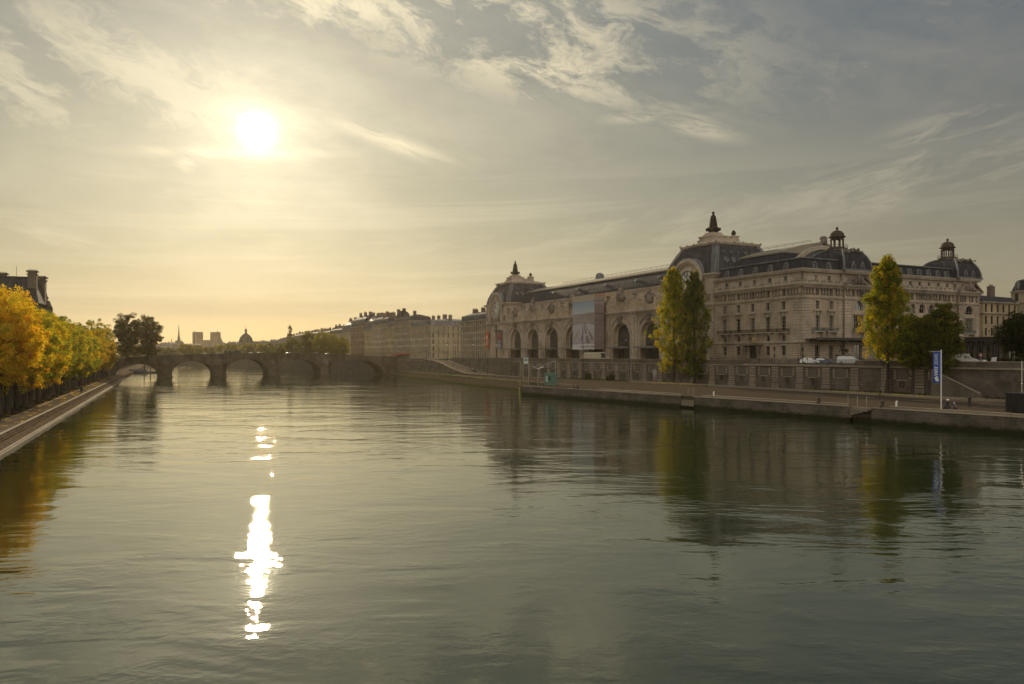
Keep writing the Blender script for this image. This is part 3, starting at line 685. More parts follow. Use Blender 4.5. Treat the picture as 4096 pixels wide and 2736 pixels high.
for z in (52.3, 52.8): b.tube([(-196, 30, z-.2), (-24, 30, z-.2)], .05, 4)
for i in range(44): b.tube([(-196+i*4, 30, 51.2), (-196+i*4, 30, 52.6)], .05, 4)
for i in range(60): b.tube([(-190+i*2.8, 13.2, 47.3), (-190+i*2.8, 13.2, 48.1)], .04, 4)
b.tube([(-190, 13.2, 48.1), (-24, 13.2, 48.1)], .05, 4)
b.build('roof_railing', IRON, mus, PL)
b = MB(); b.lathe([(2.1, 49.5), (2.2, 51.4), (1.9, 52.3), (1.1, 52.9), (.2, 53.1)], (-150, 24, 0), 12); b.build('roof_ventilator', ZINC, mus, PL)
for x in (-172, -148, -124, -100, -84):
    b = MB(); b.lathe([(.55, 0), (.55, .3), (.35, .32), (.35, .1)], (0, 0, 0), 10); b.M = None
    b2 = MB(); b2.M = Matrix.Translation((x, 10.6, 44.3)) @ Matrix.Rotation(R(55), 4, 'X'); b2.lathe([(.75, -.2), (.75, .55), (.45, .6), (.4, .2)], (0, 0, 0), 10); b2.build('roof_light', ZINC, mus, PL)
# great fan window closing the nave roof to the west
b = MB(); cyy, czz, ri, ro = 31, 32.0, 16.6, 18.1
def arc(r, n=30, lim=.86): return [(cyy+r*math.cos(t), czz+r*math.sin(t)) for t in [math.pi/2-lim+2*lim*i/n for i in range(n+1)]]
po, pi_ = arc(ro), arc(ri)
for i in range(30):
    b.add([(-19, *po[i]), (-19, *po[i+1]), (-19, *pi_[i+1]), (-19, *pi_[i]), (-20.6, *po[i]), (-20.6, *po[i+1]), (-20.6, *pi_[i+1]), (-20.6, *pi_[i])], [(0, 1, 2, 3), (0, 4, 5, 1), (3, 2, 6, 7), (4, 7, 6, 5)])
o = b.build('gable_arch', STONE2, mus, PL)
b = MB(); b.extr([(-20.2, y, z) for y, z in pi_]+[(-20.2, pi_[-1][0], 38), (-20.2, pi_[0][0], 38)], (.1, 0, 0)); b.build('fan_window', plain('teal_glazing', (.05, .075, .08), .12, 0, .8, .2, .3), o)
b = MB()
for i in range(-12, 13):
    y = cyy+i*1.0; t = .22 if i % 4 == 0 else .10; b.box(-20.08, -19.9, y-t, y+t, 38, czz+math.sqrt(ri**2-(y-cyy)**2))
b.build('mullions', plain('pale_mullion', (.25, .27, .27), .5), o)
b = MB(); b.ball((-19.4, 31, 51.6), 1.25, 0, 10, (1, 1, 1.15), .05); b.ball((-19.6, 31, 52.6), 1.35, 0, 9, (1, 1.05, .6), .12)
for s in (-1, 1):
    for k in range(5): b.ball((-19.5, 31+s*(1.3+k*.8), 50.5-k*.28), .75-k*.07, 0, 7, (1, 1, .8), .2)
b.build('carved_head', STONED, mus, PL)

# --- clock pavilions
DIAL = plain('clock_dial', (.62, .60, .50), .35)
def pavilion(xc):
    a0, a1 = xc-13.75, xc+13.75; D = 29.0
    b = MB(); b.plate([(a0, 9.9), (a1, 9.9), (a1, 40.2), (a0, 40.2)], [arch_pts(xc, 3.8, 18.6, 22.8, 10), rect(xc, 2.4, 10.05, 16.3), rect(xc-9.5, 1.4, 12.6, 15.2), rect(xc+9.5, 1.4, 12.6, 15.2)], fr(-.4), .9)
    b.box(a1-.6, a1, .5, D, 9.9, 40.2); b.box(a0, a0+.6, .5, D, 9.9, 40.2); b.box(a0+.6, a1-.6, D-.6, D, 9.9, 40.2)
    b.build('pavilion_wall', STONE, mus, PL)
    window(mus, fr(-.4), xc, 3.8, 18.6, 24.7, 0, .5, 'arch', (3, 2), zoff=ZG)
    b = MB(); b.box(xc-1.2, xc+1.2, .05, .2, 10.05, 16.3); b.build('door', FRAMED, mus, PL)
    for s in (-1, 1): window(mus, fr(-.4), xc+s*9.5, 1.4, 12.6, 15.2, 0, .5, 'rect', (2, 2), zoff=ZG)
    b = MB()
    def bp(b_, q0, q1, p0, p1, z0, z1, m=0): b_.box(q0, q1, -.4-p1, -.4-p0, z0, z1, m)
    for q0, q1 in ((a0, a0+2.6), (a1-2.6, a1)):
        b = MB(); courses(b, bp, q0, q1, 16.6, 39.3, .3); b.build('quoins', STONE2, mus, PL)
    for q0, q1 in ((a0+2.9, a0+5.6), (a1-5.6, a1-2.9)): b = MB(); courses(b, bp, q0, q1, 16.6, 29.3, .12); b.build('quoins', STONE2, mus, PL)
    def bs(b_, q0, q1, p0, p1, z0, z1, m=0): b_.box(a1+p0, a1+p1, q0, q1, z0, z1, m)
    b = MB()
    for z, p in ((29.3, .5), (29.7, .85), (30.1, 1.2)): b.box(a0-p*.3, a1+p*.3, -.4-p, -.41, z, z+.36)
    for z, p in ((39.6, .4), (40.2, .8), (40.7, 1.2)):
        for q0, q1 in ((a0-p, xc-8.75), (xc+8.75, a1+p)): b.box(q0, q1, -.4-p, .3, z, z+.45)
        b.box(a1+.003, a1+p, .3, D, z, z+.45); b.box(a0-p, a0-.003, .3, D, z, z+.45)
    b.build('pavilion_cornice', STONE2, mus, PL)
    # round arched hood around the clock
    zc = 38.7; b = MB(); n = 28
    def arcp(r, y): return [(xc+r*math.cos(math.pi*i/n), y, zc+r*math.sin(math.pi*i/n)) for i in range(n+1)]
    for r0, r1, y0, y1 in ((7.5, 8.8, -1.5, 9.5), (6.7, 7.5, -1.0, .4)):
        i0, o0, i1, o1 = arcp(r0, y0), arcp(r1, y0), arcp(r0, y1), arcp(r1, y1)
        for k in range(n):
            b.add([i0[k], i0[k+1], o0[k+1], o0[k], i1[k], i1[k+1], o1[k+1], o1[k]], [(0, 1, 2, 3), (3, 2, 6, 7), (0, 4, 5, 1)], 0, False)
        for s in (-1, 1): b.box(xc+min(s*r0, s*r1), xc+max(s*r0, s*r1), y0, y1 if y1 < 1 else .3, 30.5, zc-.002)
    for i in range(1, 16):
        t = math.pi*i/16; b.ball((xc+7.1*math.cos(t), -1.05, zc+7.1*math.sin(t)), .33, 0, 6)
    b.build('clock_arch', STONE2, mus, PL)
    b = MB(); b.extr([(xc+6.7*math.cos(math.pi*i/n), -.45, zc+6.7*math.sin(math.pi*i/n)) for i in range(n+1)]+[(xc-6.7, -.45, 40.0), (xc-6.7, -.45, 30.5), (xc+6.7, -.45, 30.5)], (0, .9, 0)); b.build('clock_wall', STONE, mus, PL)
    hood = MB(); ip, op = arcp(8.8, -1.2), arcp(9.05, -1.2); iq, oq = arcp(8.8, 10.5), arcp(9.05, 10.5)
    for k in range(n): hood.add([ip[k], ip[k+1], op[k+1], op[k], iq[k], iq[k+1], oq[k+1], oq[k]], [(0, 1, 2, 3), (3, 2, 6, 7)], 0, True)
    hood.build('hood_roof', ZINC, mus, PL)
    # clock: ring, dial, numerals, hands
    def disc(r0, r1, y0, y1, m=0, n_=40):
        q = MB()
        for k in range(n_):
            t0, t1 = 2*math.pi*k/n_, 2*math.pi*(k+1)/n_
            P = lambda r, t, y: (xc+r*math.cos(t), y, zc+.0+r*math.sin(t))
            q.add([P(r0, t0, y0), P(r0, t1, y0), P(r1, t1, y0), P(r1, t0, y0), P(r0, t0, y1), P(r0, t1, y1), P(r1, t1, y1), P(r1, t0, y1)], [(0, 1, 2, 3), (3, 2, 6, 7), (0, 4, 5, 1)])
        return q
    clk = disc(4.45, 5.5, -1.0, -.4).build('clock', STONE2, mus, PL)
    disc(.01, 4.5, -.62, -.5).build('dial', DIAL, clk)
    q = MB()
    for r0, r1 in ((4.2, 4.32), (2.55, 2.65), (3.95, 4.0)): q.v += []; t = disc(r0, r1, -.70, -.64); q.add(t.v, t.f)
    q.build('dial_ring', IRON, clk)
    q = MB()
    for h in range(12):
        t = math.pi/2-h*math.pi/6; cnt = (2, 1, 2, 3, 3, 2, 2, 3, 4, 3, 2, 3)[h]
        for j in range(cnt):
            off = (j-(cnt-1)/2)*.24; c_, s_ = math.cos(t), math.sin(t)
            P = lambda r, o_: (xc+r*c_-o_*s_, -.72, zc+r*s_+o_*c_)
            q.extr([P(2.85, off-.06), P(2.85, off+.06), P(3.8, off+.06), P(3.8, off-.06)], (0, .06, 0))
    q.build('numerals', IRON, clk)
    for ang, ln, wd in ((R(152), 2.5, .26), (R(97), 3.6, .18)):
        q = MB(); c_, s_ = math.cos(ang), math.sin(ang); P = lambda r, o_: (xc+r*c_-o_*s_, -.86, zc+r*s_+o_*c_)
        q.extr([P(-.9, -wd*.8), P(-.9, wd*.8), P(ln*.7, wd), P(ln, 0), P(ln*.7, -wd)], (0, .08, 0)); q.build('clock_hand', IRON, clk)
    # carvings below and beside the clock
    b = MB(); b.box(xc-5.2, xc+5.2, -.95, -.47, 31.0, 32.6)
    for s in (-1, 1): lumps(b, (xc+s*5.0, -.9, 30.9), 9, .6, 2.6, .4, .8)
    b.build('carved_panel', STONED, mus, PL)
    for s in (-1, 1): b = MB(); b.box(xc+s*11.0-1.3, xc+s*11.0+1.3, -.85, -.41, 31.5, 34.0); b.build('relief_panel', STONED, mus, PL)
    b = MB(); b.box(xc-.6, xc+.6, -.95, -.41, 25.4, 29.2)
    b.ball((xc, -1.1, 26.2), 1.0, 0, 8, (1, .7, 1.4), .15); b.ball((xc, -1.1, 28.3), .9, 0, 8, (1, .7, 1.2), .15)
    b.build('keystone', STONED, mus, PL)
    # curved mansard
    fp = [(a0-.2, -.2), (a1+.2, -.2), (a1+.2, D+.2), (a0-.2, D+.2)]
    prof_ = [(0, 41.1), (.3, 43), (1.0, 45.4), (2.0, 47.8), (3.2, 50.2), (4.5, 52.3)]
    b = MB(); b.loft([ring3(inset(fp, i), z) for i, z in prof_], 0, True); rf = b.build('roof', SLATE, mus, PL)
    b = MB()
    for ci in range(4):
        pr_ = []
        for i, z in prof_: q = inset(fp, i)[ci]; pr_.append((q[0], q[1], z))
        s1, s2 = (-1, 1)[ci in (1, 2)], (-1, 1)[ci in (2, 3)]
        for k in range(len(pr_)-1):
            for j in range(3):
                u0, u1 = (j+.06)/3, (j+.94)/3; p0 = Vector(pr_[k]).lerp(Vector(pr_[k+1]), u0); p1 = Vector(pr_[k]).lerp(Vector(pr_[k+1]), u1); w = 1.75
                R0 = lambda p: [(p.x+s1*.18, p.y+s2*.18, p.z), (p.x-s1*w, p.y+s2*.18, p.z), (p.x-s1*w, p.y-s2*w, p.z), (p.x+s1*.18, p.y-s2*w, p.z)]
                b.loft([R0(p0), R0(p1)], 0, True)
    b.build('hip_stones', ZINC, mus, PL)
    top = inset(fp, 4.3); b = MB()
    b.loft([ring3(inset(fp, 4.5), 52.0), ring3(inset(fp, 4.1), 52.5), ring3(inset(fp, 3.9), 53.0), ring3(inset(fp, 4.3), 53.25), ring3(inset(fp, 6.5), 53.8), ring3(inset(fp, 10.8), 55.0)], 0, True)
    for ax in range(4):
        p0, p1 = Vector(inset(fp, 4.1)[ax]), Vector(inset(fp, 4.1)[(ax+1) % 4])
        for k in range(6): q = p0.lerp(p1, k/5); b.ball((q.x, q.y, 53.25), .42, 0, 6, (1, 1, 1.2), .1)
        for k in range(26): q = p0.lerp(p1, (k+.5)/26); b.box(q.x-.18, q.x+.18, q.y-.18, q.y+.18, 52.3, 52.68)
    b.build('roof_cornice', STONE2, mus, PL)
    b = MB()
    for r_, z0, z1 in ((4.1, 53.6, 55.2), (3.6, 55.2, 56.1), (3.9, 56.1, 56.5), (2.6, 56.5, 57.2), (2.2, 57.2, 57.8)): b.box(xc-r_, xc+r_, 11.3-r_, 11.3+r_, z0, z1-.003)
    b.box(xc-1.3, xc+1.3, 19.8, 22.4, 54.0, 56.9); b.box(xc-1.6, xc+1.6, 19.5, 22.7, 56.9, 57.3)
    b.box(xc-2.2, xc+2.2, 13, 22, 54.2, 55.9)
    b.build('finial_pedestal', STONE2, mus, PL)
    b = MB(); b.lathe([(1.7, 57.8), (1.6, 58.2), (2.2, 58.6), (2.3, 59.0), (1.8, 59.4), (1.4, 60.0), (1.2, 61.6), (.98, 63.2), (.78, 64.0), (.8, 64.2), (.45, 64.5), (.3, 64.7), (.55, 65.1), (.5, 65.5), (.05, 65.8)], (xc, 11.3, 0), 12)
    for i in range(8):
        a = 2*math.pi*i/8; b.ball((xc+2.35*math.cos(a), 11.3+2.35*math.sin(a), 59.1), .5, 0, 6, (1, 1, 1.3), .1)
        b.tube([(xc+1.55*math.cos(a), 11.3+1.55*math.sin(a), 59.5), (xc+1.12*math.cos(a), 11.3+1.12*math.sin(a), 62.4), (xc+.82*math.cos(a), 11.3+.82*math.sin(a), 64.0)], .13, 4)
    b.build('roof_finial', BRONZE, mus, PL)
    b = MB(); b.lathe([(.5, 57.3), (.45, 57.6), (.85, 58.0), (.9, 58.5), (.6, 59.1), (.1, 59.6)], (xc, 21.1, 0), 10); b.build('pinecone_finial', BRONZE, mus, PL)
    # round roof lights on the slate
    k_ = 0
    for row, (i_, z) in enumerate(((1.3, 46.2), (2.6, 49.1), (3.7, 51.2))):
        for yy in [6.0+3.4*j for j in range(6)]:
            b = MB(); r_ = (1.1, .6, .4)[row]; b.M = Matrix.Translation((a1+.2-i_, yy, z)) @ Matrix.Rotation(R(68), 4, 'Y'); b.lathe([(r_, -.3), (r_, .5), (r_*.7, .55), (r_*.6, .2), (r_*.05, .2)], (0, 0, 0), 10, smooth=False)
            b.build('round_dormer', ZINC, mus, PL)
pavilion(-52.66); pavilion(-218.16)
b = MB(); b.box(-39.1, -38.9, 0, .1, 10, 11); 
# hanging banners on the far pavilion
def text_obj(name, s, size, m, parent, mtx, depth=.03, spacing=1.0, flip=False, align='LEFT', bold=0.0):
    cu = bpy.data.curves.new('text', 'FONT'); cu.body = s; cu.size = size; cu.extrude = depth; cu.space_character = spacing; cu.align_x = align; cu.resolution_u = 2; cu.offset = bold
    t = bpy.data.objects.new('text', cu); COL.objects.link(t); dg = bpy.context.evaluated_depsgraph_get(); dg.update()
    me = bpy.data.meshes.new_from_object(t.evaluated_get(dg)); bpy.data.objects.remove(t)
    if flip: mtx = mtx @ Matrix.Scale(-1, 4, (1, 0, 0))
    me.transform(mtx); me.materials.clear(); me.materials.append(m); me.name = name
    return link(name, me, parent)
TXTW = plain('white_lettering', (.75, .72, .66), .6)
RX = Matrix.Rotation(R(90), 4, 'X')
b = MB(); b.box(-229.6, -226.0, -1.9, -1.75, 16.2, 26.0); o = b.build('orange_banner', plain('orange_banner_cloth', (.62, .16, .045), .8), mus, PL)
text_obj('lettering', 'M', 2.5, TXTW, o, Matrix.Translation((-227.8, -1.95, 21.8)) @ RX, align='CENTER'); text_obj('lettering', 'O', 3.2, TXTW, o, Matrix.Translation((-227.8, -1.95, 18.2)) @ RX, align='CENTER')
def purple(n, out, m):
    oc = n.add('ShaderNodeTexCoord').outputs['Object']; z = n.add('ShaderNodeSeparateXYZ', {0: oc}).outputs[2]
    k = n.noise(n.add('ShaderNodeMapping', {'Vector': oc, 'Scale': (.5, 1, .35)}).outputs[0], 1.0, 3)
    c = n.ramp(n.m('ADD', n.lin(z, 16, 26.5, 0, 1, False), n.m('MULTIPLY', n.m('SUBTRACT', k, .5), .5)), (0, (.05, .03, .06)), (.16, (.42, .38, .42)), (.24, (.06, .03, .07)), (.36, (.40, .36, .38)), (.45, (.08, .03, .07)), (.72, (.38, .09, .05)), (.88, (.09, .05, .11)))
    bsdf(n, out, Base_Color=c, Roughness=.8)
b = MB(); b.box(-213.6, -209.4, -1.9, -1.75, 16.2, 26.4); b.build('purple_banner', mat('purple_banner_cloth', purple), mus, PL)
# renovation scaffold wrapped in printed cloth, in front of the fifth arch
scf = empty('scaffold_hoarding', (*l2w(-115.6, 0), ZG), LOCANG, 'tall wrapped scaffold with a large advertising poster, standing against the museum front', 'scaffold')
def wrap(n, out, m):
    oc = n.add('ShaderNodeTexCoord').outputs['Object']; z = n.add('ShaderNodeSeparateXYZ', {0: oc}).outputs; 
    br = n.add('ShaderNodeTexBrick', {'Vector': n.add('ShaderNodeCombineXYZ', {0: z[1], 1: z[2], 2: 0.0}).outputs[0], 'Color1': (.31, .235, .215), 'Color2': (.27, .20, .19), 'Mortar': (.17, .12, .115), 'Scale': 1.0, 'Mortar Size': .12, 'Brick Width': 1.9, 'Row Height': .8})
    a = n.m('SUBTRACT', z[2], 0.0)
    c = n.mix(n.lin(a, 23.9, 24.1), br.outputs[0], (.33, .26, .24)); c = n.mix(n.lin(a, 27.4, 27.6), c, (.44, .22, .10))
    c = n.mix(n.m('MULTIPLY', n.m('GREATER_THAN', a, 20.0), n.m('LESS_THAN', a, 20.35)), c, (.10, .075, .07)); c = n.mix(n.m('MULTIPLY', n.m('GREATER_THAN', a, 25.6), n.m('LESS_THAN', a, 25.8)), c, (.10, .075, .07))
    c = n.mix(n.m('MULTIPLY', n.m('GREATER_THAN', a, 17.2), n.m('LESS_THAN', a, 17.4)), c, (.12, .09, .08))
    c = n.mix(n.lin(n.noise(oc, .5, 5, .7), .4, .7, 0, .4), c, (.22, .16, .15))
    bsdf(n, out, Base_Color=c, Roughness=.85)
WRAP = mat('printed_wrap', wrap)
x0, x1, yF = -9.1, 9.1, -6.5
b = MB(); b.box(x0, x1, yF, -1.6, 5.0, 28.45); b.build('wrapped_frame', [WRAP], scf)
b = MB(); b.box(x0-.01, x1+.01, yF-.06, yF-.003, 25.7, 28.5); b.build('top_panel', plain('beige_cloth', (.42, .36, .26), .85), scf)
b = MB(); [b.box(x1+.5+i*1.6, x1+1.9+i*1.6, -1.5, -.9, 27.5, 28.3) for i in range(4)]; b.build('top_boards', plain('tan_boards', (.50, .38, .20), .8), scf)  # boards in a plain tan colour
def poster(n, out, m):
    oc = n.add('ShaderNodeTexCoord').outputs['Object']; s_ = n.add('ShaderNodeSeparateXYZ', {0: oc}).outputs
    w = n.noise(n.add('ShaderNodeMapping', {'Vector': oc, 'Scale': (.12, 1, .35)}).outputs[0], 1.0, 4)
    zz = n.m('ADD', s_[2], n.m('MULTIPLY', n.m('SUBTRACT', w, .5), 1.6))
    dune = n.m('SUBTRACT', zz, n.m('MULTIPLY', n.m('MULTIPLY', s_[0], s_[0]), -.012))
    rip = n.m('MULTIPLY', n.m('SINE', n.m('ADD', n.m('MULTIPLY', s_[2], 7.0), n.m('MULTIPLY', n.noise(oc, .5, 3), 9.0))), .04)
    sand = n.mix(n.lin(s_[2], 6, 18, 0, 1, False), (.42, .36, .38), (.47, .45, .45)); sand = n.mix(n.m('MULTIPLY', n.lin(s_[2], 10, 7.5), n.lin(rip, 0, .04)), sand, (.33, .28, .30))
    skyp = n.mix(n.lin(s_[2], 20, 25.5, 0, 1, False), (.47, .50, .50), (.25, .33, .42)); hill = n.mix(n.lin(w, .35, .65), (.26, .21, .19), (.33, .28, .25))
    c = n.mix(n.lin(dune, 16.1, 16.4), sand, hill); c = n.mix(n.lin(zz, 20.2, 20.9), c, skyp)
    bsdf(n, out, Base_Color=c, Roughness=.7)
b = MB(); b.box(x0+.1, x1-.1, yF-.09, yF-.01, 7.2, 25.65); pst = b.build('poster', mat('poster_print', poster), scf)
b = MB(); b.box(x0+.1, x1-.1, yF-.12, yF-.1, 4.9, 7.2); b.box(x0+.1, x1-.1, yF-.125, yF-.121, 4.9, 5.0); b.build('poster_strip', plain('white_strip', (.60, .58, .55), .7), pst)
SH = plain('printed_shadow', (.22, .18, .20), .8); SHY = plain('printed_yellow', (.42, .38, .16), .8)
def streak(pts, m, k):
    q = MB(); q.extr([(x, yF-.10-.01*k, z) for x, z in pts], (0, .008, 0)); q.build('printed_figure', m, pst)
streak([(-2.6, 16.5), (-2.4, 16.5), (-2.5, 14.5), (-6.2, 8.9), (-8.0, 9.3), (-4.2, 11.9), (-2.8, 14.6)], SHY, 1)
streak([(-.4, 16.9), (-.1, 16.9), (.4, 11.4), (-.2, 9.5), (-2.6, 8.2), (-1.2, 10.8), (-.6, 12.6)], SH, 2)
streak([(1.0, 16.9), (1.4, 16.9), (2.3, 13.5), (4.4, 9.9), (6.0, 7.6), (2.6, 7.6), (2.2, 11.6), (1.2, 13.2)], SH, 3)
streak([(2.2, 16.6), (2.5, 16.6), (3.2, 14.0), (7.0, 11.4), (8.7, 8.9), (6.8, 8.8), (4.4, 12.5), (2.8, 14)], plain('printed_dark_figure', (.27, .18, .18), .8), 4)
text_obj('lettering', 'LOUIS VUITTON', 1.45, plain('grey_lettering', (.16, .16, .17), .7), pst, Matrix.Translation((8.7, yF-.16, 5.6)) @ RX, align='RIGHT', spacing=1.08)
# ---------------------------------------------------------------- water, land, quays
b = MB(); b.add([(-4000, -300, 0), (4000, -300, 0), (4000, 9000, 0), (-4000, 9000, 0)], [(0, 1, 2, 3)]); tag(b.build('river_water', mat('river_water', water_m)), kind='structure')
def cob(n, out, m):
    p = n.add('ShaderNodeNewGeometry').outputs['Position']
    br = n.add('ShaderNodeTexBrick', {'Vector': n.add('ShaderNodeMapping', {'Vector': p, 'Rotation': (0, 0, .46)}).outputs[0], 'Color1': (.13, .098, .068), 'Color2': (.10, .078, .056), 'Mortar': (.05, .04, .03), 'Scale': 1.0, 'Mortar Size': .03, 'Brick Width': .5, 'Row Height': .3})
    c = n.mix(n.lin(n.noise(p, .12, 5, .65), .4, .7, 0, .6), br.outputs[0], (.075, .062, .048))
    c = n.mix(n.lin(n.noise(p, .6, 5, .7), .5, .75, 0, .5), c, (.14, .11, .075))
    bsdf(n, out, Base_Color=c, Roughness=.95, Specular_IOR_Level=0, Normal=bump(n, n.noise(p, 4, 3), .5, .04))
COB = mat('cobbles', cob)
PAVE = plain('paving', (.17, .135, .095), .95, spec=0, var=.25, scale=.5)
EARTH = plain('earth_verge', (.08, .058, .036), .95, spec=0, var=.4, scale=.8)
GRASS = plain('grass_verge', (.065, .085, .025), .95, spec=0, var=.45, scale=1.2)
def bankm(n, out, m):
    p = n.add('ShaderNodeNewGeometry').outputs['Position']; z = n.add('ShaderNodeSeparateXYZ', {0: p}).outputs[2]
    br = n.add('ShaderNodeTexBrick', {'Vector': n.add('ShaderNodeMapping', {'Vector': p, 'Rotation': (0, 0, .46)}).outputs[0], 'Color1': (.095, .075, .05), 'Color2': (.07, .057, .04), 'Mortar': (.04, .033, .022), 'Scale': 1.0, 'Mortar Size': .05, 'Brick Width': 1.2, 'Row Height': .6})
    g = n.m('ADD', z, n.m('MULTIPLY', n.m('SUBTRACT', n.noise(p, .35, 5, .7), .5), 1.8))
    c = n.mix(n.lin(g, .75, .25), br.outputs[0], (.045, .055, .015)); c = n.mix(n.lin(z, .3, .06), c, (.025, .03, .012))
    c = n.mix(n.m('MULTIPLY', n.lin(g, 2.2, 2.7), .7), c, (.085, .10, .03))
    bsdf(n, out, Base_Color=c, Roughness=.95, Specular_IOR_Level=0)
BANK = mat('bank_stone', bankm)
def wallm(n, out, m):
    p = n.add('ShaderNodeNewGeometry').outputs['Position']; s_ = n.add('ShaderNodeSeparateXYZ', {0: p}).outputs
    uv = n.add('ShaderNodeCombineXYZ', {0: n.m('ADD', n.m('MULTIPLY', s_[0], .5), n.m('MULTIPLY', s_[1], -.87)), 1: s_[2], 2: 0.0}).outputs[0]
    br = n.add('ShaderNodeTexBrick', {'Vector': uv, 'Color1': (.19, .155, .125), 'Color2': (.17, .14, .11), 'Mortar': (.11, .09, .07), 'Scale': 1.0, 'Mortar Size': .035, 'Brick Width': 1.5, 'Row Height': .55})
    big = n.noise(uv, .25, 6, .7); c = n.mix(n.lin(big, .40, .62, 0, .8), br.outputs[0], (.075, .068, .048)); c = n.mix(n.lin(n.noise(uv, .55, 6, .75), .55, .72, 0, .6), c, (.27, .22, .17))
    g = n.m('ADD', s_[2], n.m('MULTIPLY', n.m('SUBTRACT', n.noise(uv, .8, 5, .7), .5), 1.3))
    c = n.mix(n.lin(g, 1.25, .5), c, (.030, .032, .016))
    st = n.noise(n.add('ShaderNodeMapping', {'Vector': uv, 'Scale': (1.6, .15, 1)}).outputs[0], 1, 4, .6); c = n.mix(n.lin(st, .58, .78, 0, .5), c, (.05, .045, .035))
    bsdf(n, out, Base_Color=c, Roughness=.9, Specular_IOR_Level=.06, Normal=bump(n, n.noise(uv, 3, 4), .5, .15))
EMB = mat('embankment_wall', wallm)
def poly_slab(name, pts, z, m, depth=1.5, kind='structure'):
    """flat ground sheet with skirts; pts = [(x, y, z or None)]"""
    b = MB(); n = len(pts); P = [(p[0], p[1], p[2] if len(p) > 2 else z) for p in pts]
    b.add(P, [tuple(range(n))], 0); b.add(P+[(x, y, -depth) for x, y, _ in P], [(i, (i+1) % n, n+(i+1) % n, n+i) for i in range(n)], 0)
    return tag(b.build(name, m), kind=kind)
def LW(x, y, z=None): p = l2w(x, y); return (p[0], p[1]) if z is None else (p[0], p[1], z)
# ---- right bank, lower quay: river edge measured along its top
EPX = [(4400, 1693), (4096, 1672.5), (3567, 1641), (3185, 1613.5), (2900, 1598.5), (2673, 1584), (2438.7, 1569), (2213, 1554), (2085, 1544)]
ZQ = 2.75
EDGE = []
for px, py in EPX:
    Y = (CH-ZQ)*F/(py-HZ); EDGE.append(w2l((px-CX)/F*Y, Y))
# straight line fit keeps the coping true
xa, ya = EDGE[1]; xb, yb = EDGE[-1]
def ey(x): return ya+(yb-ya)*(x-xa)/(xb-xa)
XE = xb; XR = 170.0
def zb(x): return 2.5+max(0, min(1, (x+120)/110))*.9        # level at the foot of the wall
WY = -21.0
b = MB(); xs = [XE, -40, -20, 0, 20, 40, 60, 80, 110, XR]
rows = [(lambda x: ey(x)+.9, lambda x: ZQ), (lambda x: ey(x)+9, lambda x: ZQ+.02), (lambda x: WY-9, lambda x: (ZQ+zb(x))/2+.05), (lambda x: WY+.4, lambda x: zb(x))]
vs = [LW(x, f(x), g(x)) for x in xs for f, g in rows]; nr_ = len(rows)
b.add(vs, [(i*nr_+j, (i+1)*nr_+j, (i+1)*nr_+j+1, i*nr_+j+1) for i in range(len(xs)-1) for j in range(nr_-1)])
tag(b.build('lower_quay_pavement', COB), kind='structure')
b = MB(); vs = [LW(x, y, z) for x, y, z in ((XE, ey(XE)+.9, ZQ), (XE, WY+.4, zb(XE)), (-110, WY+.4, zb(-110)), (-180, WY+.4, 2.45), (-190, -31.7, 2.45), (-110, -31.6, 2.55), (-106, -51, 2.5), (-76, -51.5, 2.55), (-72, ey(XE)+.9, ZQ-.1))]
# quay beyond the landing stage
tag(MB().add([LW(XE, WY+.4, zb(XE)), LW(-190, WY+.4, 2.5), LW(-190, -44, 2.5), LW(-102, -50.5, 2.5), LW(XE, -51.3, 2.5)], [(0, 1, 2, 3, 4)]).build('lower_quay_path', COB), kind='structure')
# wall into the water, with a stepped coping
def wall_run(name, m, pts, z0, z1, th, kind='structure', label=None, cat=None):
    b = MB(); n = len(pts)
    for i in range(n-1):
        (xA, yA), (xB, yB) = pts[i], pts[i+1]; e = Vector((xB-xA, yB-yA)).normalized(); nn = Vector((-e.y, e.x))*th
        zA = z1[i] if isinstance(z1, list) else z1; zB = z1[i+1] if isinstance(z1, list) else z1
        zc_ = z0[i] if isinstance(z0, list) else z0; zd_ = z0[i+1] if isinstance(z0, list) else z0
        v = []
        for X, Y in ((xA, yA), (xB, yB), (xB+nn.x, yB+nn.y), (xA+nn.x, yA+nn.y)): v.append(LW(X, Y))
        zl, zt = (zc_, zd_, zd_, zc_), (zA, zB, zB, zA)
        b.add([(*p, z) for p, z in zip(v, zl)]+[(*p, z) for p, z in zip(v, zt)], [(0, 3, 2, 1), (4, 5, 6, 7), (0, 1, 5, 4), (1, 2, 6, 5), (2, 3, 7, 6), (3, 0, 4, 7)])
    o = b.build(name, m); return tag(o, label, cat, None, kind)
def ex(px):
    x = 0.0
    for _ in range(30): x = river(px, HZ, ey(x))[0]
    return x
E0 = lambda x: (x, ey(x)); SX0, SX1 = ex(3392), ex(3486); TX0, TX1 = ex(2715), ex(2775)        # landing steps
wall_run('quay_wall', EMB, [(XR, ey(XR)), (SX1, ey(SX1))], -2, ZQ, -.9); wall_run('quay_wall', EMB, [(SX1, ey(SX1)+1.2), (SX0, ey(SX0)+1.2)], -2, ZQ, -.6)
wall_run('quay_wall', EMB, [(SX0, ey(SX0)), (TX1, ey(TX1))], -2, ZQ, -.9); wall_run('quay_wall', EMB, [(TX1, ey(TX1)+1.2), (TX0, ey(TX0)+1.2)], -2, ZQ, -.6); wall_run('quay_wall', EMB, [(TX0, ey(TX0)), (XE, ey(XE))], -2, ZQ, -.9)
wall_run('quay_wall', EMB, [(XE+.6, ey(XE)+.5), (XE+.6, -51)], -2, ZQ-.01, -.6)
CO = lambda off, x: (x, ey(x)+off)
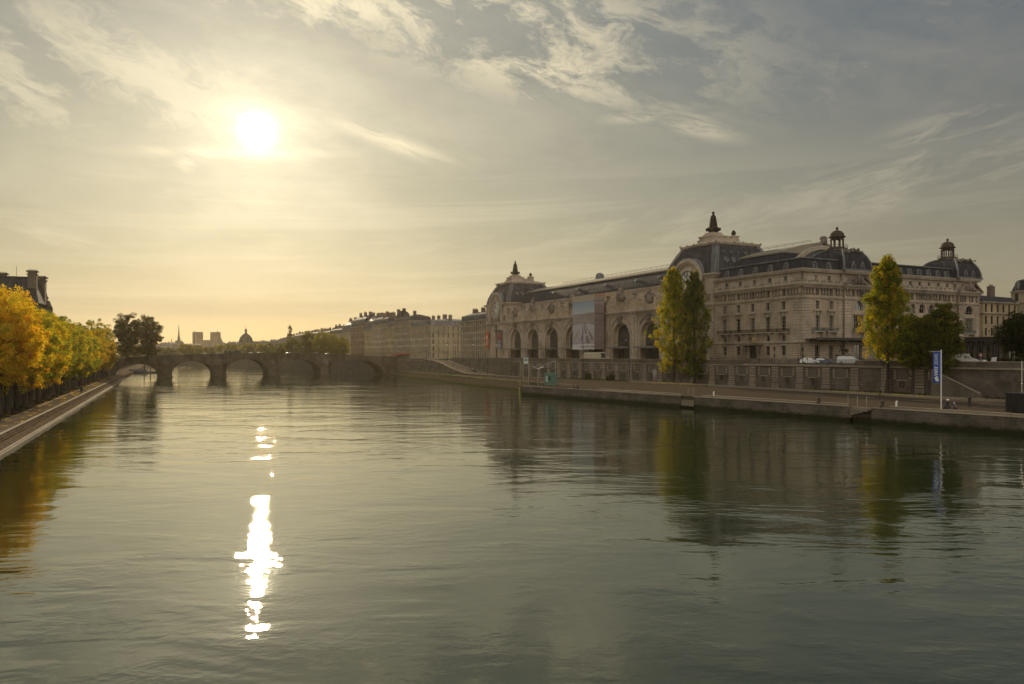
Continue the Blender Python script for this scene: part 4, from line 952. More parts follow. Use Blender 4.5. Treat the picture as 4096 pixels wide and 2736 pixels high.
wall_run('quay_kerb', COPING, [CO(-.12, XR), CO(-.12, SX1)], ZQ+.004, ZQ+.16, -.75); wall_run('quay_kerb', COPING, [CO(-.12, SX0), CO(-.12, TX1)], ZQ+.004, ZQ+.16, -.75); wall_run('quay_kerb', COPING, [CO(-.12, TX0), CO(-.12, XE)], ZQ+.004, ZQ+.16, -.75)
for xa_, xb_, l_ in ((XR, ex(3535), 'long low stone bench block along the quay edge under the blue flag'), (ex(3358), ex(2790), 'long low stone bench block on the quay edge left of the landing steps'), (ex(2698), ex(2375), 'low stone bench block on the quay edge in front of the two tall poplars')): wall_run('stone_bench', COPING, [CO(1.35, xa_), CO(1.35, xb_)], ZQ+.003, ZQ+.5, -.8, kind=None, label=l_, cat='bench')
b = MB(); b.M = Matrix.Translation((*l2w(0, 0), 0)) @ Matrix.Rotation(LOCANG, 4, 'Z')
yy = ey((SX0+SX1)/2)
for k in range(7): b.box(SX0+.1, SX1-.1-k*.0-k*.9, yy+.02, yy+1.1, ZQ-.25*(k+1)-.2, ZQ-.25*k-.1+.0) if k else b.box(SX0, SX1, yy+.5, yy+1.3, ZQ-.4, ZQ+.02)
b.box(TX0+.1, TX1-.1, ey(TX1)+.1, ey(TX1)+1.5, ZQ-2.2, ZQ-.9); tag(b.build('landing_steps', COPING), kind='structure')
# ---- sloping bank beyond, and the retaining walls
BK = [(XE+.3, -51.6), (-75, -51.4), (-101, -50.6), (-125, -49.5), (-150, -46.5), (-187, -42), (-250, -37), (-300, -32.5)]
b = MB(); vs = []
for x, y in BK: vs += [LW(x, y, 2.5), LW(x, y-3.2, 1.2), LW(x, y-8.5, -.4)]
b.add(vs, [(i*3+j, i*3+j+1, (i+1)*3+j+1, (i+1)*3+j) for i in range(len(BK)-1) for j in range(2)]); tag(b.build('sloping_bank', BANK), kind='structure')
b = MB(); vs = []
for x, y in BK[5:]: vs += [LW(x, y, 2.5), LW(x, -31.9, 2.6)]
b.add(vs, [(0, 2, 3, 1), (2, 4, 5, 3)]); tag(b.build('bank_path', GRASS), kind='structure')
wall_run('bank_kerb', COPING, BK, 2.4, 2.72, -.6)
# main retaining wall
def qwall(name, pts, zl, zt, th=1.0, label=None): return wall_run(name, EMB, pts, zl, zt, th, None, label, 'wall')
XO0, XO1 = -2.0, 36.5          # stretch with open railing at street level
wx = [-236, -200, -175, -140, -100, -60, -20, XO0]
qwall('quay_retaining_wall', [(x, WY) for x in wx], [zb(x)-1 for x in wx], 11.0, 1.0, 'long high stone retaining wall with parapet below the museum nave')
wx = [XO0, 20, XO1]; qwall('quay_retaining_wall', [(x, WY) for x in wx], 1.5, 9.7, 1.0, 'stone retaining wall with recessed panels and open street edge below the hotel corner')
wx = [XO1, 50, 61, 90, 110, XR]; qwall('quay_retaining_wall', [(x, WY) for x in wx], 1.5, [11, 11, 11, 11, 11, 11], 1.0, 'stone retaining wall with carved balustrade behind the blue flag at the right')
# ledge, pilasters, panels as parts of the walls
walls = [o for o in COL.objects if o.name.startswith('quay_retaining_wall')]
def wpart(name, b, m, parent): return b.build(name, m, parent)
def ledge(w, x0_, x1_, z, h=.35, p=.35, m=COPING, nm='ledge'):
    b = MB(); b.M = Matrix.Translation((*l2w(0, 0), 0)) @ Matrix.Rotation(LOCANG, 4, 'Z'); b.box(x0_, x1_, WY-p, WY-.003, z, z+h); b.build(nm, m, w)
LM = Matrix.Translation((*l2w(0, 0), 0)) @ Matrix.Rotation(LOCANG, 4, 'Z')
ledge(walls[0], -236, XO0-.01, 10.98, .16, .12, COPING, 'coping'); ledge(walls[0], -160, XO0-.01, 9.4, .3, .28); ledge(walls[1], XO0, XO1, 9.45, .5, .45); ledge(walls[2], XO1+.01, XR, 10.98, .2, .15, COPING, 'coping'); ledge(walls[2], XO1+.01, XR, 9.45, .4, .4)
for wi, (x0_, x1_) in enumerate(((-150, XO0), (XO0, XO1), (XO1, 60))):
    b = MB(); b.M = LM; c = MB(); c.M = LM; dk = MB(); dk.M = LM; rg = MB(); rg.M = LM
    x = -15.9+8.7*math.ceil((x0_+15.9-.01)/8.7); 
    while x < x1_:
        z = zb(x)+1.55; k = 0
        while z < 9.1:
            b.box(x-1.15, x+1.15, WY-.28, WY-.004, z, min(z+.62, 9.35)); z += .74
        b.box(x-1.3, x+1.3, WY-.36, WY-.004, zb(x)-.5, zb(x)+1.4)
        if x+4.35 < x1_:
            xm = x+4.35; zt = 7.0+.5
            c.box(xm-1.7, xm+1.7, WY-.22, WY-.004, zt-1.0, zt-.72); c.box(xm-2.3, xm-1.75, WY-.12, WY-.004, zt-.7, 9.0); c.box(xm+1.75, xm+2.3, WY-.12, WY-.004, zt-.7, 9.0)
            dk.box(xm-1.6, xm+1.6, WY-.03, WY-.004, zt-.6, 8.9)
            if rnd.random() < .6:
                pts = [(xm+.55*math.cos(t), WY-.3, zb(xm)+2.3+.6*math.sin(t)) for t in [2*math.pi*i/14 for i in range(15)]]; rg.tube(pts, .11, 5)
        x += 8.7
    b.build('rusticated_piers', QUAYL, walls[wi]); c.build('panel_frames', QUAYL, walls[wi]); dk.build('recessed_panels', [plain('blocked_window', (.13, .11, .085), .9, var=.3)], walls[wi])
    if rg.v: rg.build('mooring_rings', IRON, walls[wi])
b = MB(); b.M = LM
for x0_, x1_ in ((XO1+.8, 46),):
    x = x0_
    while x < x1_: b.box(x, x+.28, WY-.1, WY+.12, 10.0, 10.95); x += .5
# ramp from the street down to the lower quay, with its river-side wall
RP = [(-248, 10.1, 9.2), (-232, 9.5, 8.5), (-218, 7.8, 6.8), (-206, 5.7, 4.8), (-194, 4.2, 3.3), (-186, 3.35, 2.65), (-165, 3.15, 2.5), (-104, 3.2, 2.55)]
b = MB(); b.M = LM
for i in range(len(RP)-1):
    (xA, tA, gA), (xB, tB, gB) = RP[i], RP[i+1]
    def bar(y0, y1, la, lb, ta, tb_): b.add([(xA, y0, la), (xB, y0, lb), (xB, y1, lb), (xA, y1, la), (xA, y0, ta), (xB, y0, tb_), (xB, y1, tb_), (xA, y1, ta)], [(0, 3, 2, 1), (4, 5, 6, 7), (0, 1, 5, 4), (1, 2, 6, 5), (2, 3, 7, 6), (3, 0, 4, 7)])
    bar(-32.4, -31.8, 1.5, 1.5, tA-.2, tB-.2)
rw = b.build('ramp_wall', EMB); tag(rw, 'curving stone wall that drops beside the ramp down to the lower quay', 'wall')
b = MB(); b.M = LM
for i in range(len(RP)-1):
    (xA, tA, gA), (xB, tB, gB) = RP[i], RP[i+1]; b.add([(xA, -32.55, tA-.2), (xB, -32.55, tB-.2), (xB, -31.65, tB-.2), (xA, -31.65, tA-.2), (xA, -32.55, tA), (xB, -32.55, tB), (xB, -31.65, tB), (xA, -31.65, tA)], [(4, 5, 6, 7), (0, 1, 5, 4), (2, 3, 7, 6)])
b.build('coping', COPING, rw)
b = MB(); b.M = LM; RG = [(-262, 10.0), (-248, 9.6), (-236, 9.1), (-222, 7.4), (-206, 5.2), (-190, 3.4), (-176, 2.6), (-172, 2.52)]
b.add([(x, y, z) for x, z in RG for y in (-31.8, WY)], [(2*i, 2*i+1, 2*i+3, 2*i+2) for i in range(len(RG)-1)]); tag(b.build('ramp_road', PAVE), kind='structure')
b = MB(); b.M = LM
for i in range(2, len(RG)-1):
    (xA, gA), (xB, gB) = RG[i], RG[i+1]; b.add([(xA, -22.6, gA+.02), (xB, -22.6, gB+.02), (xB, -22.1, gB+.02), (xA, -22.1, gA+.02), (xA, -22.6, gA+.55), (xB, -22.6, gB+.55), (xB, -22.1, gB+.55), (xA, -22.1, gA+.55)], [(4, 5, 6, 7), (0, 1, 5, 4), (2, 3, 7, 6)])
tag(b.build('ramp_kerb', COPING), kind='structure')
w = wall_run('quay_wall_by_bridge', EMB, [(-248, -32.1), (-300, -32.1), (-312, -36)], 1.0, 10.4, -.8, None, 'stone quay wall with parapet between the ramp and the bridge', 'wall')
b = MB(); b.M = LM; b.box(-300, -248, -32.3, -32.05, 9.3, 9.55); b.box(-300, -248, -32.4, -31.9, 10.4, 10.6); b.build('coping', COPING, w)
# grass verge along the wall foot, pale kerb line on the pavement
b = MB(); b.M = LM; b.add([(x, y, zb(x)+z) for x in (-180, -140, -100, -72, -58) for y, z in ((WY-.02, .25), (WY-3.2 if x < -60 else WY-.6, .06))], [(2*i, 2*i+2, 2*i+3, 2*i+1) for i in range(4)]); tag(b.build('grass_verge', GRASS), kind='structure')
b = MB(); b.M = LM
b.add([(x, y, zb(x)+z) for x in (20, 45, 70, 110, XR) for y, z in ((WY-.02, .12), (WY-3.4, .10))], [(2*i, 2*i+2, 2*i+3, 2*i+1) for i in range(4)]); tag(b.build('planted_verge', EARTH), kind='structure')
for x0_, x1_, yo in ((-55, 130, 3.6), (-10, 130, 6.4)):
    b = MB(); b.M = LM; b.box(x0_, x1_, WY-yo-.3, WY-yo, 2.7, zb(40)+.19-(.04 if yo > 5 else 0)); tag(b.build('pavement_kerb', COPING), kind='structure')
# road markings on the lower quay
for k in range(7):
    b = MB(); b.M = LM; x = 20+k*14; b.box(x, x+5, WY-14.12, WY-14.0, ZQ, (ZQ+zb(x+2))/2+.045+.02); tag(b.build('road_marking', plain('worn_paint', (.22, .20, .16), .9)), kind='structure')
# ---- upper streets and land
def ground(name, pts, z, m): return poly_slab(name, pts, z, m)
pts = [LW(x, y) for x, y in ((400, WY+.9), (-262, WY+.9), (-262, -31.3), (-300, -31.3), (-390, -60), (-652, -80), (-844, -116), (-1000, -150), (-1500, -260), (-9000, -1200), (-9000, 6000), (400, 6000))]
ground('street_ground', pts, 10.0, ASPH)
b = MB(); b.M = LM
b.add([(x, y, 10.004) for x, y in ((-262, WY+1), (XR, WY+1), (XR, WY+6), (-262, WY+6))], [(0, 1, 2, 3)]); tag(b.build('quay_pavement', PAVE), kind='structure')
b = MB(); b.M = LM; b.box(-240, 0.3, -4.2, -.71, 9.9, 10.12); b.box(4.9, 60, 3, 90, 9.9, 10.12); tag(b.build('museum_pavement', PAVE), kind='structure')
# left bank
L0 = Vector((-62.9, 93.4)); DL = Vector((-.4165, .909)); NL = Vector((-.909, -.4165))
def lb(s, o, z=None): p = L0+DL*s+NL*o; return (p.x, p.y) if z is None else (p.x, p.y, z)
LBM = Matrix.Translation((*L0, 0)) @ Matrix(((DL.x, NL.x, 0, 0), (DL.y, NL.y, 0, 0), (0, 0, 1, 0), (0, 0, 0, 1)))
def lbox(b, s0, s1, o0, o1, z0, z1): b.M = LBM; b.box(s0, s1, o0, o1, z0, z1)
S0, S1_ = -60, 345
b = MB(); lbox(b, S0, S1_, .05, .42, -1.5, .42); lbox(b, S0, S1_, -.25, .05, -1.5, .30); tag(b.build('waterline_kerb', COPING), kind='structure')
b = MB(); b.M = LBM; b.add([(S0, .42, .30), (S1_, .42, .30), (S1_, 1.5, .8), (S0, 1.5, .8), (S1_, 1.5, 1.0), (S0, 1.5, 1.0), (S1_, 1.85, 1.02), (S0, 1.85, 1.02), (S1_, 1.85, 1.2), (S0, 1.85, 1.2), (S1_, 2.2, 1.22), (S0, 2.2, 1.22), (S1_, 2.2, 1.42), (S0, 2.2, 1.42)], [(0, 1, 2, 3), (3, 2, 4, 5), (5, 4, 6, 7), (7, 6, 8, 9), (9, 8, 10, 11), (11, 10, 12, 13)]); tag(b.build('stepped_embankment', BANK if 0 else plain('worn_embankment_stone', (.16, .12, .08), .95, spec=0, var=.4, scale=1.5)), kind='structure')
b = MB(); lbox(b, S0, S1_, 2.2, 2.7, .5, 1.54); lbox(b, S0, S1_, 6.0, 6.25, .5, 1.62); tag(b.build('path_kerb', COPING), kind='structure')
b = MB(); b.M = LBM; b.add([(S0, 2.65, 1.48), (S1_, 2.65, 1.48), (S1_, 6.1, 1.5), (S0, 6.1, 1.5)], [(0, 1, 2, 3)]); tag(b.build('riverside_path', PAVE), kind='structure')
b = MB(); b.M = LBM; b.add([(S0, 6.2, 1.54), (S1_, 6.2, 1.54), (S1_, 10.6, 1.58), (S0, 10.6, 1.58)], [(0, 1, 2, 3)]); tag(b.build('planting_strip', EARTH), kind='structure')
b = MB(); lbox(b, S0, S1_, 10.2, 11.2, .5, 10.4); lw = tag(b.build('embankment_wall', EMB), 'high stone quay wall behind the autumn trees on the left bank', 'wall')
b = MB(); lbox(b, S0, S1_, 10.0, 11.4, 10.4, 10.65); b.build('coping', COPING, lw)
pts = [lb(-100, 11), lb(1700, 11), lb(1700, 4000), lb(-100, 4000)]; ground('left_bank_ground', pts, 9.5, ASPH)
pts = [lb(345, 1), lb(1000, -6), lb(1700, 40), lb(1700, 13.9), lb(345, 13.9)]; 
poly_slab('left_lower_quay', [lb(345.1, 1), lb(700, 0), lb(960, -20), lb(960, 10.9), lb(345.1, 10.9)], 1.5, PAVE)
# island / far shore that closes the river
fs = poly_slab('far_shore', [at(1010, 800)[:2], at(1000, 880)[:2], at(860, 960)[:2], at(600, 1090)[:2], at(430, 1200)[:2], at(430, 4000)[:2], at(1400, 4000)[:2], at(1300, 800)[:2]], 6.5, EARTH)
wallq = MB()
# ---------------------------------------------------------------- the stone bridge
PA = Vector((-191.4, 420.0)); DB = Vector((.8977, .4406)).normalized(); PB = Vector((-83.4, 480)); DB = (PB-PA).normalized(); NB = Vector((-DB.y, DB.x))
def bs(px):      # distance along the bridge line for an image column
    k = (px-CX)/F; return (k*PA.y-PA.x)/(DB.x-k*DB.y)
def bz(px, py): s = bs(px); Y = PA.y+DB.y*s; return CH+(HZ-py)*Y/F
BM = Matrix.Translation((PA.x, PA.y, 0)) @ Matrix(((DB.x, NB.x, 0, 0), (DB.y, NB.y, 0, 0), (0, 0, 1, 0), (0, 0, 0, 1)))
br = empty('stone_bridge', (PA.x, PA.y, 0), 0, 'low stone bridge with five round arches and pointed piers across the river', 'bridge')
BMR = Matrix(((DB.x, NB.x, 0, 0), (DB.y, NB.y, 0, 0), (0, 0, 1, 0), (0, 0, 0, 1)))
piers = [bs(662), bs(880), bs(1095), bs(1303)]; ab0, ab1 = bs(478)-2, bs(1521)+2; PW = 3.0
ends = [ab0]+[q for p in piers for q in (p-PW, p+PW)]+[ab1]
crown = [7.6, 9.2, 10.4, 10.0, 9.2]
DK = [(bs(430), 10.4), (ab0, 10.9), (piers[0], 12.2), (piers[1], 13.3), (piers[2]-8, 13.6), (piers[2]+12, 13.5), (piers[3]+4, 12.9), (ab1, 11.6), (bs(1640), 10.8)]
def deck(s):
    for (a, za), (c, zc_) in zip(DK, DK[1:]):
        if s <= c: return za+(zc_-za)*(s-a)/(c-a)
    return DK[-1][1]
b = MB(); b.M = BMR
lo = [(DK[0][0], -1.0), (ab0, -1.0)]
for i in range(5):
    a, c = ends[2*i], ends[2*i+1]; mid = (a+c)/2; hw = (c-a)/2; z0 = .8; rise = crown[i]-z0
    lo += [(a, -1.0)] if i else []
    lo += [(mid-hw*math.cos(math.pi*k/20), z0+rise*math.sin(math.pi*k/20)**.92) for k in range(21)]
    lo += [(c, -1.0)]
lo += [(DK[-1][0], -1.0)]
up = [(s, z) for s, z in DK[::-1]]
out_ = lo+[(s, z-.05) for s, z in up]
tri = tessellate_polygon([[Vector((s, z, 0)) for s, z in out_]])
WB = 17.0; n = len(out_)
b.add([(s, 0, z) for s, z in out_], [tuple(t) for t in tri]); b.add([(s, WB, z) for s, z in out_], [tuple(t) for t in tri])
b.add([(s, 0, z) for s, z in out_]+[(s, WB, z) for s, z in out_], [(i, (i+1) % n, n+(i+1) % n, n+i) for i in range(n)])
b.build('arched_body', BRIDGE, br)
b = MB(); b.M = BMR
for (a, za), (c, zc_) in zip(DK, DK[1:]):
    for y0, y1, h0, h1 in ((-.45, 0, -1.35, -1.0), (-.25, .35, -1.0, 0), (-.35, .45, 0, .16), (WB-.35, WB+.25, -1.0, .1)):
        b.add([(a, y0, za+h0), (c, y0, zc_+h0), (c, y1, zc_+h0), (a, y1, za+h0), (a, y0, za+h1), (c, y0, zc_+h1), (c, y1, zc_+h1), (a, y1, za+h1)], [(0, 3, 2, 1), (4, 5, 6, 7), (0, 1, 5, 4), (2, 3, 7, 6), (1, 2, 6, 5), (3, 0, 4, 7)])
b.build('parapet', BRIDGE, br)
b = MB(); b.M = BMR
for i in range(5):
    a, c = ends[2*i], ends[2*i+1]; mid = (a+c)/2; hw = (c-a)/2; rise = crown[i]-.8; nb = 36
    for k in range(nb):
        t0, t1 = math.pi*(k+.05)/nb, math.pi*(k+.93)/nb
        P = lambda t, e: (mid-(hw+e)*math.cos(t), -.12, .8+(rise+e)*math.sin(t)**.92)
        b.extr([P(t0, 0), P(t0, .9), P(t1, .9), P(t1, 0)], (0, .1, 0))
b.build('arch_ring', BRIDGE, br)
for p in piers:
    b = MB(); b.M = BMR; PWc = PW+.25
    tri_ = lambda w, l, z: [(p-w, -.05, z), (p+w, -.05, z), (p+w*.45, -l*.7, z), (p, -l, z), (p-w*.45, -l*.7, z)]
    b.loft([tri_(PWc+.4, 4.6, -1), tri_(PWc+.4, 4.6, .9), tri_(PWc, 4.1, 1.0), tri_(PWc, 4.1, 6.6), tri_(PWc+.25, 4.4, 6.7), tri_(PWc+.25, 4.4, 7.1), tri_(PWc*.55, 2.0, 9.2), tri_(.3, .4, 10.4)], 0, True)
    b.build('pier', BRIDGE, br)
# bridge deck as a road
b = MB(); b.M = BM
for (a, za), (c, zc_) in zip(DK, DK[1:]): b.add([(a, .36, za-1.0), (c, .36, zc_-1.0), (c, WB-.4, zc_-1.0), (a, WB-.4, za-1.0)], [(0, 1, 2, 3)])
tag(b.build('bridge_road', ASPH), kind='structure')
def onb(px, o=3.0): s = bs(px)+0; p = PA+DB*s+NB*o; k = (px-CX)/F; 
def bpos(px, o=3.0):
    """point on the deck, o metres behind the near parapet, at image column px"""
    k = (px-CX)/F; A = PA+NB*o; s = (k*A.y-A.x)/(DB.x-k*DB.y); p = A+DB*s; return (p.x, p.y, deck(s)-1.0)
BANG = math.atan2(DB.y, DB.x)
# ---------------------------------------------------------------- town houses
CREAM = stone('cream_facade', (.52, .43, .29), row=.5, bw=1.2, mortar=.02, stain=.3, streak=.25); CREAM2 = stone('grey_facade', (.44, .37, .26), row=.5, bw=1.2, mortar=.02, stain=.3, streak=.3); CREAM3 = stone('yellow_facade', (.52, .42, .26), row=.5, bw=1.2, mortar=.02)
BRICKR = plain('chimney_brick', (.17, .12, .085), .9, var=.25, scale=.8)
def win_small(par, x, z, w, h, rz=0, off=(0, 0)):
    m1_, m2_ = window_mesh(w, h, 'rect', (2, 3)); o = link('window', m1_, par, (x, off[1], z), rz); link('pane', m2_, o)
def house(x0, x1, z_eave, z_top, label, wallm_, depth=14, cols=None, rows=5, y=0.0, zg=ZG, front='river', wins=True, roofm=SLATE, chim=3, side=True, dorm=True, shop=None, group=None):
    """a town house on the museum frame; river front at local y, from x0 to x1 (x0 < x1)"""
    L = x1-x0
    o = empty('town_house', (*l2w(x0, y), zg), LOCANG, label, 'house', group)
    h = z_eave-zg; H = z_top-zg
    cols = cols or max(2, int(L/3.4)); sx = L/cols; fh = (h-4.8)/(rows-1)
    holes, spots = [], []
    for i in range(cols):
        xc = sx*(i+.5)
        for r in range(rows):
            z0 = .9 if r == 0 else 4.8+fh*(r-1)+.55; hh = 3.0 if r == 0 else fh*.68; w_ = min(1.5, sx*.42)
            holes.append(rect(xc, w_, z0, z0+hh)); spots.append((xc, z0, w_, hh, 0))
    b = MB(); b.plate([(0, -.1), (L, -.1), (L, h), (0, h)], holes if wins else [], lambda a, z, d: (a, d, z), .3)
    b.box(0, L, depth-.3, depth, -.1, h); b.box(0, .3, .31, depth-.3, -.1, h)
    if side:
        sc = max(2, int(depth/3.6)); sh = []
        for i in range(sc):
            yc = depth/sc*(i+.5)
            for r in range(rows):
                z0 = .9 if r == 0 else 4.8+fh*(r-1)+.55; hh = 3.0 if r == 0 else fh*.68; sh.append(rect(yc, 1.25, z0, z0+hh)); spots.append((yc, z0, 1.25, hh, 1))
        b.plate([(0.31, -.1), (depth-.31, -.1), (depth-.31, h), (.31, h)], sh if wins else [], lambda a, z, d: (L-d, a, z), .3)
    else: b.box(L-.3, L, .31, depth-.3, -.1, h)
    b.build('wall', wallm_, o)
    if wins:
        for xc, z0, w_, hh, sd in spots:
            m1_, m2_ = window_mesh(round(w_, 1), round(hh, 1), 'rect', (2, 3), .14, FRAMED)
            q = link('window', m1_, o, (xc, .24, z0) if not sd else (L-.24, xc, z0), 0 if not sd else R(90)); link('pane', m2_, q)
    b = MB()
    for z, p in ((h-.5, .5), (h-.25, .75), (4.4, .3), (4.8+fh*.05, .7), (4.8+fh*(rows-2)+.0, .75)): b.box(-.01, L+p, -p, -.003, z, z+.26); b.box(L+.003, L+p, .003, depth, z, z+.26)
    b.build('cornice', STONE2, o)
    fp = [(0, 0), (L, 0), (L, depth), (0, depth)]; rh = H-h
    b = MB(); b.loft([ring3(inset(fp, .15), h), ring3(inset(fp, min(1.5, depth*.12)), h+rh*.62), ring3(inset(fp, min(depth*.42, L*.42)), H)], 0, True); rf = b.build('roof', roofm, o)
    if dorm:
        n_ = max(2, cols-1)
        for i in range(cols):
            b = MB(); xc = sx*(i+.5); b.plate([(xc-.8, h+.3), (xc+.8, h+.3), (xc+.8, h+rh*.45), (xc, h+rh*.6), (xc-.8, h+rh*.45)], [rect(xc, .9, h+.5, h+rh*.42)], lambda a, z, d: (a, .25+d, z), 1.3); b.extr([(xc-.45, .6, h+.5), (xc+.45, .6, h+.5), (xc+.45, .6, h+rh*.42), (xc-.45, .6, h+rh*.42)], (0, .05, 0), 1); b.build('dormer', [ZINC, GLASSD], o)
    for i in range(chim):
        xc = L*(i+.5)/chim; b = MB(); cw = rnd.uniform(.5, .8); cl = rnd.uniform(1.6, 3.4); zt = H+rnd.uniform(1.4, 2.6)
        b.box(xc-cw, xc+cw, depth*.35, depth*.35+cl, h+rh*.5, zt); b.box(xc-cw-.12, xc+cw+.12, depth*.35-.12, depth*.35+cl+.12, zt, zt+.25)
        k = depth*.35+.3
        while k < depth*.35+cl-.2: b.lathe([(.16, zt+.25), (.13, zt+1.0)], (xc, k, 0), 5); k += .55
        b.build('chimney', BRICKR, o)
    if shop: 
        b = MB(); b.extr([(.5, -.01, 3.6), (.5, -2.4, 2.7), (.5, -2.4, 2.3), (.5, -.01, 3.2)], (L-1, 0, 0)); b.build('shop_awning', shop, o)
    return o
AW = plain('red_awning', (.30, .035, .02), .8)
house(-272, -233, 33.2, 38.8, 'long stone house with grey slate roof directly left of the museum clock pavilion', CREAM2, 16, 12, 6, chim=3, side=False)
# corner house whose end wall faces the viewer
house(-371, -326, 33.2, 38.6, 'corner house with zinc roof and a broad front facing the viewer, behind the ramp', CREAM, 44, 13, 5, chim=4, roofm=ZINC)
hc = house(-412, -371.5, 38.2, 43.2, 'tall corner house with a round domed roof between two chimneys', CREAM2, 18, 11, 6, chim=2, shop=AW)
b = MB(); b.lathe([(5.6, 0), (5.5, 2), (4.6, 4.2), (3.2, 5.6), (1.2, 6.6), (.1, 6.8)], (8, 5.6, 40.8-ZG), 14); [b.box(8+s*8.2-1.0, 8+s*8.2+1.0, 3, 5, 40-ZG, 48.0-ZG) for s in (-.85, .85)]; [b.box(8+s*7.0-1.3, 8+s*7.0+1.3, 2.7, 5.3, 48.0-ZG, 48.5-ZG) for s in (-1, 1)]; b.build('domed_roof', SLATE, hc)
house(-430, -412.5, 35, 41.5, 'narrow pale house just left of the house with the domed roof', CREAM3, 16, 5, 5, chim=2)
house(-446, -430.5, 38, 45, 'narrow tall house, second left of the domed one, with dark roof', CREAM2, 16, 5, 6, chim=2, roofm=SLATED)
house(-471, -446.5, 37.5, 46, 'wide grey house with chimneys, third left of the domed one', CREAM, 16, 7, 6, chim=3)
house(-497, -471.5, 34, 47, 'house with rows of bright attic windows beside the red-brown block', CREAM3, 16, 7, 5, chim=2, roofm=ZINC)
house(-546, -497.5, 38.5, 49, 'large brown block with tall dark roof near the middle of the street row', stone('brown_facade', (.30, .21, .14), row=.5, bw=1.2, mortar=.02), 18, 12, 5, chim=3, roofm=SLATED)
house(-583, -546.5, 34, 46, 'pale house with stepped zinc roof left of the brown block', CREAM, 16, 9, 5, chim=2, roofm=ZINC)
spec = [(-640, -584, 34, 40.5), (-700, -641, 33, 39.5), (-770, -701, 34, 40), (-850, -771, 33, 40), (-930, -851, 33, 39)]
lab = ['hazy house with high roof just behind the yellow riverside trees', 'hazy flat-fronted block beyond the yellow riverside trees', 'hazy block with a broken roofline in the middle distance', 'hazy long block with small chimneys in the far street row', 'hazy block at the far end of the street row']
for (a, c_, ze, zt), l_ in zip(spec, lab): house(a, c_, ze, zt, l_, CREAM2, 18, None, 5, chim=4, dorm=False, side=False, wins=False)
# right end of the picture
h1 = house(-40, -14, 33.0, 36.5, 'beige town house with slate mansard just right of the museum', CREAM3, 22, 6, 5, y=110, chim=5)
h2 = house(-22, 14, 38.5, 45.5, 'tall corner house cut by the right edge of the photo', CREAM2, 20, 8, 6, y=141, chim=4, roofm=SLATED)
# low glazed pavilion with a long flat roof beside the museum
gp = empty('glazed_pavilion', (*l2w(1.8, 70), ZG), LOCANG, 'low glazed pavilion with wide flat roof beyond the white van', 'pavilion')
b = MB(); b.box(3.0, 17.5, 0, 13, 7.2, 8.1); b.box(2.6, 18, -.5, 13.5, 8.1, 8.5); [b.box(3.2+i*1.75, 3.5+i*1.75, .1, .4, 0, 7.2) for i in range(9)]; [b.box(17.0, 17.3, .3+i*2.5, .6+i*2.5, 0, 7.2) for i in range(6)]; b.box(3.2, 17.3, .15, .35, 3.2, 3.4); b.build('frame', plain('pavilion_frame', (.05, .045, .035), .6), gp)
b = MB(); b.box(3.5, 17.1, .5, .56, 0, 7.2); b.box(16.8, 16.86, .5, 13, 0, 7.2); b.build('glass', GLASSD, gp); b = MB(); b.box(4, 16.5, 11, 11.3, 0, 7.2); b.build('back_wall', CREAM2, gp)
# ---------------------------------------------------------------- palace pavilion over the left-bank trees
FX, FY = at(70, 300, None, 0)[:2]
pal = empty('palace_pavilion', (FX, FY, 9.5), math.atan2(DL.y, DL.x), 'palace pavilion with steep roof and tall chimneys rising above the left trees', 'palace')
DARKST = stone('soot_stone', (.20, .165, .13), row=.6, bw=1.4)
b = MB(); HB = 22
b.plate([(-12, 0), (12, 0), (12, HB), (-12, HB)], [rect(-9.4+i*4.7, 1.8, z, z+3.4) for i in range(5) for z in (2, 8, 14)], lambda a, z, d: (a, -9+d, z), .5); b.plate([(-8.5, 0), (8.5, 0), (8.5, HB), (-8.5, HB)], [rect(-6+i*4, 1.8, z, z+3.4) for i in range(4) for z in (2, 8, 14)], lambda a, z, d: (-12+d, a, z), .5); b.box(11.5, 12, -8.4, 9, 0, HB); b.box(-11.4, 11.4, 8.5, 9, 0, HB); b.build('wall', DARKST, pal)
for z in (2, 8, 14):
    for i in range(5): m1_, m2_ = window_mesh(1.8, 3.4, 'rect', (2, 3)); q = link('window', m1_, pal, (-9.4+i*4.7, -8.6, z)); link('pane', m2_, q)
    for i in range(4): q = link('window', m1_, pal, (-11.6, -6+i*4, z), R(-90)); link('pane', m2_, q)
b = MB(); fp = [(-12.3, -9.3), (12.3, -9.3), (12.3, 9.3), (-12.3, 9.3)]; b.loft([ring3(fp, HB), ring3(inset(fp, -.5), HB+.8), ring3(inset(fp, .6), HB+.9), ring3(inset(fp, 2.6), 32.6), ring3(inset(fp, 2.5), 33.2), ring3(inset(fp, 4), 33.3)], 0, True); rf = b.build('roof', SLATED, pal)
for x, y, w_, l_, z0, zt in ((-9.2, 7.0, 1.3, 1.5, HB+2, 35.9), (-9.2, -6.3, 1.3, 1.5, HB+2, 35.6), (9.2, 6.6, 1.5, 1.6, HB+2, 35.9), (8.6, -6.6, 2.6, 1.9, HB+1, 34.9)):
    b = MB(); b.box(x-w_, x+w_, y-l_, y+l_, z0, zt-1.6); b.box(x-w_*1.25, x+w_*1.25, y-l_*1.2, y+l_*1.2, zt-1.6, zt-1.2); b.box(x-w_*.9, x+w_*.9, y-l_*.9, y+l_*.9, zt-1.2, zt-.5); b.box(x-w_*1.35, x+w_*1.35, y-l_*1.3, y+l_*1.3, zt-.5, zt)
    for k in range(4): b.lathe([(.2, zt), (.16, zt+.6)], (x, y-l_+.4+k*(2*l_-.8)/3, 0), 5)
    b.build('chimney', DARKST, rf)
